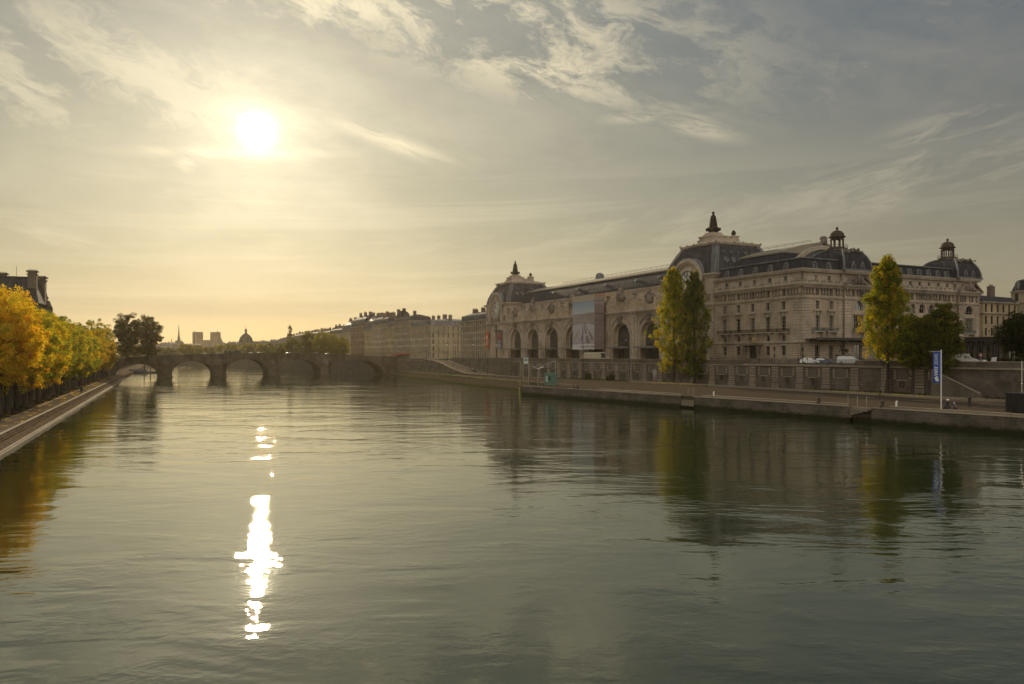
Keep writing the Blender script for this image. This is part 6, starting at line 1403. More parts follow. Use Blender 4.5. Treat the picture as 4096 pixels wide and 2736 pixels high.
def person(loc, face, pose, label, top=None, legs=None, hat=None, group=None, s=1.0):
    """face = heading angle (radians) the figure looks towards"""
    top = top or BLACKC; legs = legs or BLUEC
    if pose not in _pm: _pm[pose] = person_mesh(pose)
    me = _pm[pose].copy(); 
    for m in (top, legs, SKINM, RUB): me.materials.append(m)
    hd = Vector(me['head']); hs = [Vector(me['hands'][:3]), Vector(me['hands'][3:])]; pz = me['pz']
    for p in me.polygons:
        c = p.center
        if (c-hd).length < .15 or min((c-h).length for h in hs) < .07: p.material_index = 2
        elif c.z < .09 and pose != 'ground': p.material_index = 3
        elif c.z < pz-.02 or (pose in ('sit', 'ride', 'bike') and c.z < pz+.07 and c.y > .12) or (pose == 'ground' and c.y > .18 and c.z < .55 and abs(c.x) < .2): p.material_index = 1
        else: p.material_index = 0
    o = link('person', me, None, loc, face-R(90)); o.scale = (s, s, s); tag(o, label, 'person', group)
    b = MB(); b.ball((hd.x, hd.y-.012, hd.z+.035), .118 if hat is None else .155, 0, 10, (1, 1.05, 1)); v = b.v
    b.build('hair' if hat is None else 'helmet', hat or HAIR, o); return o
def ang(v): return math.atan2(v[1], v[0])
DV = Vector(l2w(-1, 0))-Vector(l2w(0, 0)); NV = Vector(l2w(0, 1))-Vector(l2w(0, 0)); A_AWAY = ang(DV); A_IN = ang(NV); A_RIV = A_IN+math.pi; A_NEAR = A_AWAY+math.pi
def Q(px, off, z=None):
    x = onq(px, off); return (*l2w(x, off), z if z is not None else ZQ)
ye = lambda px: ey(onq(px, -58))
person((*l2w(onq(3282, ye(3282)+1.4), ye(3282)+1.15), ZQ+.05), A_RIV, 'sit', 'person in black sitting bent forward on the stone bench left of the landing steps', BLACKC, BLACKC, s=1.25)
person((*l2w(onq(3536, ye(3536)+1.4), ye(3536)+1.15), ZQ+.05), A_RIV, 'sit', 'person in dark clothes sitting at the end of the bench right of the landing steps', BLACKC, BLACKC, s=1.25)
person(Q(3878, ye(3878)+13, 3.0), A_RIV, 'stand', 'person standing alone in dark clothes between the scooter and the black container', BLACKC, BLACKC, s=1.25)
person(Q(2294, ye(2294)+3.0, ZQ+.04), A_NEAR+.5, 'ground', 'person in black sitting on the quay, left of the seated pair', BLACKC, BLACKC, s=1.25)
person(Q(2312, ye(2312)+3.0, ZQ+.04), A_AWAY, 'ground', 'person in black sitting on the quay, right of the seated pair', BLACKC, BLACKC, s=1.25)
for px, o_, f, c, l_ in ((2845, -18.6, A_RIV, BLACKC, 'person leaning on the street parapet, left of two beside the right poplar'), (2851, -18.4, A_RIV, GREYC, 'person leaning on the street parapet, right of two beside the right poplar'), (2875, -18.5, A_RIV, BLACKC, 'lone person at the end of the parapet below the hotel quoins'), (3448, -18.6, A_RIV, BLACKC, 'person in black leaning on the balustrade right of the silver people carrier'), (3438, -18.5, A_RIV+.6, BLUEC, 'person in blue beside the one leaning on the balustrade'), (1953, -17.9, A_AWAY, BLACKC, 'person on the street in front of the far clock pavilion'), (2226, -17.9, A_RIV, BLACKC, 'person at the parapet, left of two in front of the third arch'), (2236, -18.0, A_RIV, BLUEC, 'person at the parapet, right of two in front of the third arch')):
    person(Q(px, o_, 10.02), f, 'lean', l_, c, s=1.15)
person(Q(3193, -18.9, 10.02), A_NEAR, 'walk', 'person in a long dark coat walking left of the white car near the traffic light', BLACKC, BLACKC, s=1.15)
person(Q(3036, -17.6, 10.02), A_RIV, 'stand', 'slim figure standing at street level in front of the museum door', BLACKC, BLACKC)
person(Q(3729, ye(3729)+.9, 10.0), A_RIV, 'stand', 'x') if 0 else None
for s, o_, f, c, l_ in ((136, 2.9, 0, BLACKC, 'person in dark coat walking on the left-bank path, left of the nearest pair'), (146, 4.1, 0, BLUEC, 'person in blue walking on the left-bank path, right of the nearest pair'), (232, 5.2, math.pi, REDC, 'person walking on the left-bank path under the trees, middle distance'), (240, 3.2, 0, BLACKC, 'person walking on the left-bank path, left of the far pair'), (266, 3.3, 0, GREYC, 'person walking on the left-bank path, right of the far pair'), (276, 4.8, 0, BLACKC, 'furthest person on the left-bank path near the bridge arch')):
    person(lb(s, o_, 1.52), ang(DL)+f, 'walk', l_, c, s=1.2)
for px, x, y, l_ in ((0, -214, -28.0, 'person walking alone down the ramp'), (0, -199, -24.0, 'person beside the motorcycles on the ramp')):
    z = [g for g in RG]; gz = 0
    for (xa_, za), (xb_, zb_) in zip(RG, RG[1:]):
        if xa_ <= x <= xb_: gz = za+(zb_-za)*(x-xa_)/(xb_-xa_)
    person((*l2w(x, y), gz), A_NEAR, 'walk', l_, BLACKC)
def rgz(x):
    for (xa_, za), (xb_, zb_) in zip(RG, RG[1:]):
        if xa_ <= x <= xb_: return za+(zb_-za)*(x-xa_)/(xb_-xa_)
    return 2.5
for px, l_ in ((652, 'left of two people on the bridge pavement near its left end'), (659, 'right of two people on the bridge pavement near its left end'), (679, 'lone person on the bridge pavement right of the pair')):
    person(bpos(px, 1.5), BANG, 'walk', l_, BLACKC)
# ---------------------------------------------------------------- vehicles (x = forward, origin on the ground at the middle)
def car(loc, ang_, label, paint, kind='car', group=None, lit=False):
    o = empty({'car': 'parked_car', 'van': 'van', 'mpv': 'people_carrier', 'bus': 'tour_bus'}[kind], loc, ang_, label, {'car': 'car', 'van': 'van', 'mpv': 'people carrier', 'bus': 'bus'}[kind], group)
    if kind == 'car': L, W, H = 4.3, 1.75, 1.48; prof_ = [(-2.12, .35), (-2.15, .75), (-2.02, 1.02), (-1.75, 1.1), (-1.45, 1.38), (-.9, 1.47), (.1, 1.46), (.55, 1.32), (1.05, .98), (1.75, .88), (2.08, .7), (2.13, .42), (2.0, .30), (-1.95, .30)]; win = [(-1.42, 1.05), (-1.22, 1.34), (-.85, 1.40), (.08, 1.39), (.45, 1.28), (.85, 1.02)]; wr, wx_ = .31, (-1.33, 1.32)
    elif kind == 'mpv': L, W, H = 4.9, 1.9, 1.9; prof_ = [(-2.4, .35), (-2.45, .9), (-2.38, 1.5), (-2.2, 1.82), (-1.6, 1.9), (.6, 1.88), (1.05, 1.66), (1.6, 1.18), (2.25, 1.0), (2.45, .75), (2.45, .4), (2.3, .3), (-2.3, .3)]; win = [(-2.25, 1.12), (-2.15, 1.6), (-1.9, 1.72), (.6, 1.72), (.95, 1.55), (1.35, 1.14)]; wr, wx_ = .34, (-1.5, 1.55)
    elif kind == 'van': L, W, H = 5.9, 2.0, 2.5; prof_ = [(-2.95, .4), (-2.98, 1.2), (-2.9, 2.4), (-2.6, 2.52), (.9, 2.5), (1.25, 2.38), (1.85, 1.55), (2.6, 1.28), (2.92, .95), (2.95, .5), (2.8, .35), (-2.8, .35)]; win = [(.55, 1.45), (.6, 2.02), (1.2, 2.02), (1.62, 1.5)]; wr, wx_ = .36, (-1.9, 1.95)
    else: L, W, H = 13.2, 2.5, 3.6; prof_ = [(-6.6, .4), (-6.6, 2.6), (-6.4, 3.5), (-6.1, 3.6), (5.9, 3.6), (6.25, 3.4), (6.5, 2.0), (6.6, 1.1), (6.55, .4), (6.4, .32), (-6.4, .32)]; win = [(-6.3, 1.75), (-6.25, 3.05), (5.7, 3.05), (5.9, 1.75)]; wr, wx_ = .48, (-3.6, 4.4)
    b = MB(); hw = W/2; zmax = max(z for _, z in prof_); zs = [z for _, z in prof_]
    def rg(y, inn): return [(x*(1-inn*.012), y*(1-(.10 if kind in ('car',) else .035)*max(0, (z-.55*zmax)/(.45*zmax))), z) for x, z in prof_]
    b.loft([[(p[0]*.985, -hw+.06, p[2]*.99+.003) for p in rg(-hw, 1)]]+[rg(-hw+.0, 0)]+[rg(hw, 0)]+[[(p[0]*.985, hw-.06, p[2]*.99+.003) for p in rg(hw, 1)]] if 0 else [rg(-hw, 0), rg(-hw*.97, -1) if 0 else rg(hw, 0)], 0, True)
    bd = b.build('body', paint, o); md = bd.modifiers.new('b', 'BEVEL'); md.width = .06; md.segments = 2; md.limit_method = 'ANGLE'; md.angle_limit = R(40)
    for s in (-1, 1):
        b = MB(); tp = (.10 if kind == 'car' else .035)
        f = lambda x, z, e: (x, s*(hw*(1-tp*max(0, (z-.55*zmax)/(.45*zmax)))+e), z)
        b.add([f(x, z, -.02) for x, z in win]+[f(x, z, .012) for x, z in win], [tuple(range(len(win))), tuple(range(len(win), 2*len(win)))]+[(i, (i+1) % len(win), len(win)+(i+1) % len(win), len(win)+i) for i in range(len(win))]); b.build('side_window', GLASSD, o)
    if kind == 'car': ws = (.16, 1.40, .98, 1.0); wf = [(.50, 1.36), (1.02, 1.01)]
    elif kind == 'mpv': wf = [(.72, 1.83), (1.55, 1.22)]
    elif kind == 'van': wf = [(1.28, 2.34), (1.82, 1.60)]
    else: wf = [(6.30, 3.25), (6.57, 1.35)]
    b = MB(); (xa_, za), (xc_, zc_) = wf; n_ = Vector((za-zc_, 0, xc_-xa_)).normalized()*.03; y0 = hw*.86
    b.extr([(xa_+n_.x, -y0, za+n_.z), (xc_+n_.x, -y0, zc_+n_.z), (xc_+n_.x, y0, zc_+n_.z), (xa_+n_.x, y0, za+n_.z)], (-n_.x*.8, 0, -n_.z*.8)); b.build('windscreen', GLASSD, o)
    for x in wx_:
        for s in (-1, 1):
            b = MB(); b.M = Matrix.Translation((x, s*(hw-.10), wr)) @ Matrix.Rotation(R(90), 4, 'X'); b.lathe([(wr*.6, -.11), (wr*.95, -.11), (wr, -.07), (wr, .07), (wr*.95, .11), (wr*.6, .11)], (0, 0, 0), 16); w = b.build('wheel', RUB, o)
            b = MB(); b.M = Matrix.Translation((x, s*(hw-.10), wr)) @ Matrix.Rotation(R(90), 4, 'X'); b.lathe([(.04, -.125), (wr*.62, -.10), (wr*.62, .10), (.04, .125)], (0, 0, 0), 12); b.build('rim', CHROME, w)
    xf = L/2-.06
    for s in (-1, 1):
        b = MB(); b.ball((xf-.06, s*(hw-.32), .72 if kind != 'bus' else .9), .15, 0, 8, (.6, 1.2, .8)); b.build('headlight', HEADL if lit else CHROME, o)
        b = MB(); b.box(-xf-.08, -xf, s*(hw-.2)-.1, s*(hw-.2)+.1, .8, 1.0); b.build('tail_light', plain('tail_red', (.30, .02, .015), .4), o)
    return o
def headl(n, out, m): e = n.add('ShaderNodeEmission', {'Color': (1, .85, .55), 'Strength': 6.0}); n.l.new(e.outputs[0], out.inputs[0])
HEADL = mat('lit_headlamp', headl)
def paintm(name, c): return plain(name, c, .22, .0, .8, .03)
PW_, PS, PB_, PD, PG = paintm('white_car_paint', (.70, .69, .66)), paintm('silver_car_paint', (.42, .42, .41)), paintm('blue_car_paint', (.05, .08, .16)), paintm('dark_car_paint', (.05, .05, .055)), paintm('cream_coach_paint', (.52, .48, .38))
car(Q(3240, -13.0, 10.0), R(-30), 'small white car on the street left of the silver people carrier', PW_).scale = (1.18,)*3
car(Q(3290, -9.0, 10.0), R(-34), 'dark blue car half hidden behind the white car', PB_).scale = (1.12,)*3
car(Q(3398, -14.2, 10.0), R(-34), 'silver people carrier with dark glass by the bronze horse', PS, 'mpv').scale = (1.22,)*3
car(Q(3590, -14.5, 10.0), A_AWAY+math.pi, 'white van glimpsed between the yellow poplar and the dark trees', PW_, 'van')
car(Q(3850, -14.6, 10.0), R(-40), 'white delivery van with a lit headlight above the stairs at the right', PW_, 'van', None, True).scale = (1.12,)*3
car(Q(3940, -10.5, 10.0), R(-40), 'grey-blue car just ahead of the white delivery van', PB_)
car(Q(2378, -12.5, 10.0), A_AWAY+math.pi, 'long cream tour coach parked in front of the scaffold', PG, 'bus')
bc = [(612, PS, 'silver car first on the bridge from the left'), (725, PD, 'dark car second on the bridge from the left'), (815, PS, 'silver car third on the bridge, just past the third lamp'), (876, PW_, 'pale car just left of the lorry on the bridge'), (1008, PW_, 'white car just right of the lorry on the bridge'), (1041, PS, 'second car right of the lorry on the bridge'), (1157, PW_, 'white car over the fourth pier of the bridge'), (1311, PW_, 'white car over the last arch of the bridge'), (1468, PS, 'pale car at the right end of the bridge')]
for px, pt, l_ in bc: car(bpos(px, 5.0 if pt is not PD else 6), BANG+(math.pi if px in (815, 725) else 0), l_, pt, 'car', 'cars crossing the bridge')
x, y, z = bpos(930, 5.2); lo_ = empty('lorry', (x, y, z), BANG+math.pi, 'flatbed lorry with a dark load in the middle of the bridge', 'lorry')
b = MB(); b.extr([(3.3, -1.2, .6), (5.3, -1.2, .6), (5.35, -1.2, 1.5), (5.0, -1.2, 3.1), (3.3, -1.2, 3.2)], (0, 2.4, 0)); b.build('cab', PD, lo_)
b = MB(); b.box(-5.2, 3.2, -1.2, 1.2, .95, 1.25); b.box(-5.2, -5.1, -1.2, 1.2, 1.25, 2.0); b.build('bed', PD, lo_)
b = MB(); b.box(-4.8, -1.8, -1.0, 1.0, 1.26, 2.7); b.box(-1.6, .9, -1.0, 1.0, 1.26, 2.3); b.box(1.0, 1.9, -.9, .9, 1.26, 2.9); b.tube([(1.5, 0, 2.9), (.2, 0, 3.9), (-2.6, 0, 3.2)], .14, 5); b.build('load', GREYC, lo_)
b = MB(); b.box(4.9, 5.33, -1.05, 1.05, 1.7, 2.8); b.build('windscreen', GLASSD, lo_)
for xx in (4.3, -2.6, -3.8):
    for s in (-1, 1): b = MB(); b.M = Matrix.Translation((xx, s*1.05, .5)) @ Matrix.Rotation(R(90), 4, 'X'); b.lathe([(.3, -.15), (.5, -.14), (.5, .14), (.3, .15)], (0, 0, 0), 12); b.build('wheel', RUB, lo_)
# bicycles, scooters
def wheelp(o, x, z, r, t=.03, w=.02, y=0):
    b = MB(); b.M = Matrix.Translation((x, y, z)) @ Matrix.Rotation(R(90), 4, 'X'); n_ = 20
    rgs = [[((r+t*math.cos(q)*.8)*math.cos(2*math.pi*k/n_), (r+t*math.cos(q)*.8)*math.sin(2*math.pi*k/n_), w*1.2*math.sin(q)) for k in range(n_)] for q in [2*math.pi*j/6 for j in range(7)]]
    b.loft(rgs, 0, False, True); wh = b.build('wheel', RUB, o)
    b = MB(); b.M = Matrix.Translation((x, y, z)) @ Matrix.Rotation(R(90), 4, 'X')
    for k in range(10): q = math.pi*2*k/10; b.tube([(0, 0, 0), (r*math.cos(q), r*math.sin(q), 0)], .005, 3)
    b.lathe([(.03, -.04), (.03, .04)], (0, 0, 0), 6); b.build('spokes', METAL, wh)
def bicycle(loc, a, label, paint, group=None):
    o = empty('bicycle', loc, a, label, 'bicycle', group)
    wheelp(o, -.52, .34, .32); wheelp(o, .54, .34, .32)
    b = MB()
    for p in ([(-.52, 0, .34), (-.12, 0, .30), (.36, 0, .78), (-.22, 0, .82), (-.12, 0, .30)], [(-.52, 0, .34), (-.22, 0, .82)], [(.36, 0, .78), (.40, 0, .90)], [(.36, 0, .78), (.54, 0, .34)]): b.tube(p, .024, 5)
    b.build('frame', paint, o)
    b = MB(); b.tube([(.34, -.28, 1.0), (.42, -.1, .98), (.42, .1, .98), (.34, .28, 1.0)], .018, 5); b.build('handlebar', IRON, o)
    b = MB(); b.ball((-.24, 0, .93), .09, 0, 8, (1.6, .9, .45)); b.tube([(-.22, 0, .82), (-.24, 0, .92)], .015, 4); b.build('saddle', RUB, o); return o
GRN = plain('green_bike_paint', (.12, .32, .16), .4); BLK = plain('black_bike_paint', (.03, .03, .03), .4)
for px, pt, l_ in ((3055, BLK, 'dark bicycle parked at the railing below the museum door'), (3123, BLK, 'dark bicycle parked right of the cyclist at street level'), (3255, GRN, 'green hire bicycle parked in front of the white car'), (3283, BLK, 'dark bicycle parked right of the green hire bicycle'), (3294, BLK, 'dark bicycle parked last in the rack before the people carrier')):
    bicycle(Q(px, -19.4, 10.02), A_AWAY+rnd.uniform(-.25, .25), l_, pt, 'bicycles parked along the open railing')
q = Q(3087, -18.4, 10.0); bicycle(q, A_AWAY, 'bicycle being ridden at street level below the museum', BLK); person((q[0]-DV.x*.22, q[1]-DV.y*.22, q[2]-.02), A_AWAY, 'bike', 'cyclist riding at street level left of the traffic light', BLACKC)
q = Q(3520, -29.5, 3.0); bicycle(q, A_AWAY, 'green bicycle ridden on the lower quay road', GRN); person((q[0]-DV.x*.22, q[1]-DV.y*.22, q[2]-.02), A_AWAY, 'bike', 'cyclist in dark clothes on the lower quay road near the yellow poplar', BLACKC)
def scooter(loc, a, label, paint=PD, cat='scooter', group=None):
    o = empty('motor_scooter', loc, a, label, cat, group)
    for x in (-.65, .68):
        b = MB(); b.M = Matrix.Translation((x, 0, .27)) @ Matrix.Rotation(R(90), 4, 'X'); b.lathe([(.12, -.06), (.25, -.06), (.28, 0), (.25, .06), (.12, .06)], (0, 0, 0), 14); w = b.build('wheel', RUB, o); b = MB(); b.M = Matrix.Translation((x, 0, .27)) @ Matrix.Rotation(R(90), 4, 'X'); b.lathe([(.02, -.065), (.13, -.05), (.13, .05), (.02, .065)], (0, 0, 0), 10); b.build('rim', CHROME, w)
    b = MB(); b.extr([(-.95, -.16, .62), (-.85, -.16, .74), (-.1, -.16, .74), (.1, -.16, .42), (.38, -.16, .38), (.5, -.16, .95), (.62, -.16, .98), (.78, -.16, .50), (.45, -.16, .22), (-.3, -.16, .22), (-.55, -.16, .5)], (0, .32, 0)); bd = b.build('body', paint, o); md = bd.modifiers.new('b', 'BEVEL'); md.width = .05; md.segments = 2
    b = MB(); b.ball((-.42, 0, .78), .2, 0, 10, (2.2, .85, .42)); b.build('seat', RUB, o)
    b = MB(); b.tube([(.42, -.33, 1.05), (.54, -.1, 1.03), (.54, .1, 1.03), (.42, .33, 1.05)], .022, 5); b.tube([(.54, 0, .95), (.54, 0, 1.04)], .03, 5); b.build('handlebar', IRON, o)
    b = MB(); b.extr([(.56, -.14, .98), (.60, -.14, 1.0), (.46, -.1, 1.35), (.43, -.1, 1.33)], (0, .26, 0)); b.build('windshield', WHITEP if paint is PD else GLASSD, o)
    b = MB(); b.ball((.70, 0, .82), .09, 0, 8); b.build('headlight', CHROME, o); return o
q = Q(3800, ye(3800)+4.0, ZQ+.03); scooter(q, R(-42), 'dark maxi scooter on the lower quay right of the flagpole, being ridden').scale = (1.25,)*3
q2 = Vector(q)+Vector((*(-DV*-.0), 0)); person((q[0]-.52*math.cos(R(-42)), q[1]-.52*math.sin(R(-42)), q[2]-.16), R(-42), 'ride', 'rider in black with a white helmet sitting on the scooter', BLACKC, BLACKC, WHITEP, s=1.25)
for i, (x, y) in enumerate(((-196.5, -23.6), (-195.0, -24.2), (-193.3, -23.7), (-198.8, -23.4))):
    scooter((*l2w(x, y), rgz(x)+.02), A_RIV+.3*i, ['first', 'second', 'third', 'last'][i]+' dark motor scooter parked in the bunch on the ramp, counted from the near end', PD, 'scooter', 'scooters parked on the ramp')
# ---------------------------------------------------------------- lamps, posts, signs
LAMPG = plain('lamp_glass', (.75, .74, .70), .15, 0, .9, .02)
def tall_lamp():
    o = empty('street_lamp', (0, 0, 0)); b = MB(); b.tube([(0, 0, 0), (0, 0, 8), (0, 0, 17.2)], [.17, .13, .08], 7); b.lathe([(.3, 0), (.3, .7), (.2, .8)], (0, 0, 0), 8); b.build('pole', IRON, o)
    b = MB(); b.tube([(0, 0, 16.9), (.9, 0, 17.6), (1.6, 0, 17.8)], .06, 5); b.tube([(0, 0, 14.6), (-.7, 0, 14.9), (-1.3, 0, 14.9)], .05, 5); b.build('arm', IRON, o)
    b = MB(); b.ball((1.9, 0, 17.75), .5, 0, 8, (1, .45, .32)); b.build('lamp_head', LAMPG, o); b = MB(); b.ball((-1.5, 0, 14.85), .38, 0, 8, (1, .45, .32)); b.build('lamp_head', LAMPG, o); return o
tl = tall_lamp(); freeze(tl)
tls = [(1950, 'in front of the orange banner'), (2047, 'in front of the first museum arch'), (2182, 'in front of the second museum arch'), (2332, 'in front of the advertising poster'), (2517, 'in front of the arch left of the poplars')]
for i, (px, l_) in enumerate(tls):
    o = tl if i == 0 else copy_tree(tl); x = onq(px, WY-1.6); o.location = (*l2w(x, WY-1.6), zb(x)); o.rotation_euler = (0, 0, LOCANG+.3); tag(o, 'very tall black lamp post '+l_, 'street lamp', 'tall lamps along the quay wall')
def lantern():
    o = empty('street_lamp', (0, 0, 0)); b = MB(); b.lathe([(.28, 0), (.26, .5), (.12, .8), (.08, 2.5), (.07, 4.6), (.12, 4.7)], (0, 0, 0), 8); b.build('pole', IRON, o)
    b = MB(); b.lathe([(.16, 4.7), (.28, 5.3), (.3, 5.35)], (0, 0, 0), 6, smooth=False); b.build('lantern', LAMPG, o); b = MB(); b.lathe([(.36, 5.35), (.2, 5.6), (.05, 5.9)], (0, 0, 0), 6, smooth=False); b.build('cap', IRON, o); return o
ln = lantern(); freeze(ln)
wordn = ['first', 'second', 'third', 'fourth', 'fifth', 'sixth', 'seventh', 'eighth', 'ninth', 'tenth', 'eleventh', 'twelfth', 'thirteenth', 'fourteenth', 'fifteenth']
for i, px in enumerate((628, 684, 743, 795, 854, 902, 964, 1013, 1074, 1113, 1176, 1210, 1273, 1305, 1370)):
    o = ln if i == 0 else copy_tree(ln); o.location = bpos(px, 1.2); tag(o, f'old lantern post on the bridge parapet, {wordn[i]} from the left bank', 'street lamp', 'lanterns on the bridge')
for i, (px, l_) in enumerate(((1600, 'near the red awning'), (1706, 'at the head of the ramp'), (1788, 'in front of the corner house arcade'), (1822, 'right of the corner house arcade'), (1893, 'beside the scooters above the ramp'))):
    o = copy_tree(ln); x = onq(px, -19.0 if px > 1850 else -30); y_ = -19.0 if px > 1850 else -30; o.location = (*l2w(onq(px, y_), y_), 10.0); o.scale = (1.6,)*3 if px < 2000 else (1.15,)*3; tag(o, 'black lantern post on the upper street '+l_, 'street lamp', 'lanterns on the upper street')
def post_sign(loc, h, label, cat, board, m, rz=LOCANG, name='sign_post'):
    o = empty(name, loc, rz, label, cat); b = MB(); b.tube([(0, 0, 0), (0, 0, h)], .07, 6); b.build('post', IRON, o); board(o, h); return o
# traffic lights
def tlight(px, off, label, hh=3.6):
    x = onq(px, off); o = empty('traffic_light', (*l2w(x, off), 10.0), LOCANG, label, 'traffic light'); b = MB(); b.tube([(0, 0, 0), (0, 0, hh+.9)], .09, 6); b.build('pole', IRON, o)
    for z in (hh, 1.9): b = MB(); s = 1 if z > 3 else .7; b.box(-.2*s, .2*s, -.2, .14, z, z+1.0*s); b.box(-.24*s, .24*s, -.14, -.12, z-.06, z+1.05*s); hd_ = b.build('signal_head', IRON, o); k = MB(); [k.ball((0, -.22, z+(.2+.3*j)*s), .09*s, 0, 6, (1, .4, 1)) for j in range(3)]; k.build('lenses', plain('unlit_lens', (.05, .03, .02), .3), hd_)
tlight(3211, -17.5, 'tall traffic light at the hotel corner left of the white car'); tlight(3098, -11.0, 'traffic light in front of the windows right of the museum door', 3.9)
# round no-entry style sign and board near the white van
x = onq(3924, -16); o = empty('road_sign', (*l2w(x, -16), 10), LOCANG-.15, 'round red and white road sign right of the white delivery van', 'sign'); b = MB(); b.tube([(0, 0, 0), (0, 0, 2.9)], .05, 6); b.build('post', METAL, o)
b = MB(); b.M = Matrix.Translation((0, -.07, 2.5)) @ RX; b.lathe([(.5, -.02), (.5, .02)], (0, 0, 0), 20, smooth=False); pl_ = b.build('disc', plain('sign_red', (.42, .10, .07), .5), o); b = MB(); b.M = Matrix.Translation((0, -.10, 2.5)) @ RX; b.lathe([(.27, -.012), (.27, .012)], (0, 0, 0), 18, smooth=False); b.build('white_centre', WHITEP, pl_)
x = onq(3972, -15); o = empty('notice_board', (*l2w(x, -15), 10), LOCANG-.2, 'tilted white notice board on the street right of the road sign', 'board'); b = MB(); b.extr([(-.65, 0, .9), (.65, 0, .9), (.6, .35, 2.0), (-.6, .35, 2.0)], (0, .06, 0)); b.build('panel', WHITEP, o); b = MB(); [b.tube([(s*.6, .1, 0), (s*.6, .2, 1.0)], .04, 5) for s in (-1, 1)]; b.build('legs', IRON, o)
# horse statue on a plinth
x = onq(3374, -3); hs_ = empty('horse_statue', (*l2w(6.5, 14.0), 10.1), LOCANG, 'dark bronze horse statue rearing on a plinth behind the people carrier', 'statue'); hx, _hy = 0, 0
kx = (3374-CX)/F; HYY = 222.0; hs_.location = (kx*HYY, HYY, 10.1); hs_.rotation_euler = (0, 0, .25); hs_.scale = (.85,)*3
b = MB(); b.box(-2.2, 2.2, -1.0, 1.0, 0, 2.6); b.box(-2.4, 2.4, -1.2, 1.2, 2.6, 2.9); b.build('plinth', IRON, hs_)
HV = [(1.0, 0, 4.7), (.3, 0, 4.75), (-.5, 0, 4.95), (-.95, 0, 5.6), (-1.25, 0, 6.25), (-1.7, 0, 6.3), (-2.15, 0, 6.0), (1.25, .3, 4.2), (1.0, .34, 3.7), (1.3, .34, 2.95), (1.25, -.3, 4.2), (1.45, -.34, 3.7), (1.7, -.34, 2.95), (-.75, .28, 4.5), (-1.35, .3, 4.35), (-1.3, .3, 3.75), (-.65, -.28, 4.4), (-.8, -.3, 3.7), (-.95, -.3, 2.95), (1.45, 0, 4.95), (1.9, 0, 4.6), (2.1, 0, 3.9)]
HE = [(0, 1), (1, 2), (2, 3), (3, 4), (4, 5), (5, 6), (0, 7), (7, 8), (8, 9), (0, 10), (10, 11), (11, 12), (2, 13), (13, 14), (14, 15), (2, 16), (16, 17), (17, 18), (0, 19), (19, 20), (20, 21)]
HR = [.50, .46, .46, .27, .2, .18, .11, .27, .15, .1, .27, .15, .1, .2, .12, .08, .2, .12, .09, .12, .12, .05]
me = skin_fig('horse', HV, HE, HR, 0, 1); me.materials.append(BRONZE); link('horse', me, hs_)
# flag with mirrored lettering
x = onq(3765, ye(3765)+1.6); FL = Vector(Q(3765, ye(3765)+3.2, ZQ)); Yf = FL.y; Hf = CH+(HZ-1399)*Yf/F-ZQ
fo = empty('banner_flag', FL, 0, 'tall vertical blue banner with white letters on a white pole', 'flag'); fo.rotation_euler = (0, 0, -.35)
b = MB(); b.tube([(0, 0, 0), (0, 0, Hf)], .085, 8); b.tube([(0.02, 0, Hf-.25), (-1.8, 0, Hf-.33)], .035, 5); b.build('pole', WHITEP, fo)
fh_ = 126*Yf/F; fw_ = 27*Yf/F; b = MB(); nx_, nz_ = 4, 16; zt_ = Hf-.3
fp_ = lambda u, v: (-.12-fw_*u*(1.0+.10*(v > .5)*0)+.0, .06*math.sin(v*7)*u-.03, zt_-fh_*v-.12*u*(1-v))
b.add([fp_(i/nx_, j/nz_) for j in range(nz_+1) for i in range(nx_+1)]+[tuple(Vector(fp_(i/nx_, j/nz_))+Vector((0, .02, 0))) for j in range(nz_+1) for i in range(nx_+1)], [(j*5+i, j*5+i+1, (j+1)*5+i+1, (j+1)*5+i) for j in range(nz_) for i in range(nx_)]+[(85+j*5+i, 85+(j+1)*5+i, 85+(j+1)*5+i+1, 85+j*5+i+1) for j in range(nz_) for i in range(nx_)])
ck = b.build('cloth', plain('blue_flag_cloth', (.035, .085, .34), .8), fo)
ts = fw_*.62
mt_ = Matrix.Translation((-.12-fw_*.80, -.14, zt_-fh_*.845)) @ Matrix(((0, 1, 0, 0), (0, 0, -1, 0), (1, 0, 0, 0), (0, 0, 0, 1)))
text_obj('lettering', 'PARIS', ts, WHITEP, ck, mt_, .005, 1.12, bold=.03*ts)
mt2 = Matrix.Translation((-.12-fw_*.80, -.14, zt_-fh_*.42)) @ Matrix(((0, 1, 0, 0), (0, 0, -1, 0), (1, 0, 0, 0), (0, 0, 0, 1)))
text_obj('lettering', 'SEINE', ts, WHITEP, ck, mt2, .005, 1.08)
b = MB(); q0 = (-.12-fw_*.40, zt_-fh_*.90)
for k in range(3): b.extr([(q0[0]+(dx_+k*.14-.14)*fw_*.9, -.15, q0[1]+dz_*fw_) for dx_, dz_ in ((-.30, .28), (-.10, .30), (.02, .05), (.02, -.28), (-.14, -.12))], (0, .008, 0))
b.build('leaf_emblem', WHITEP, ck)
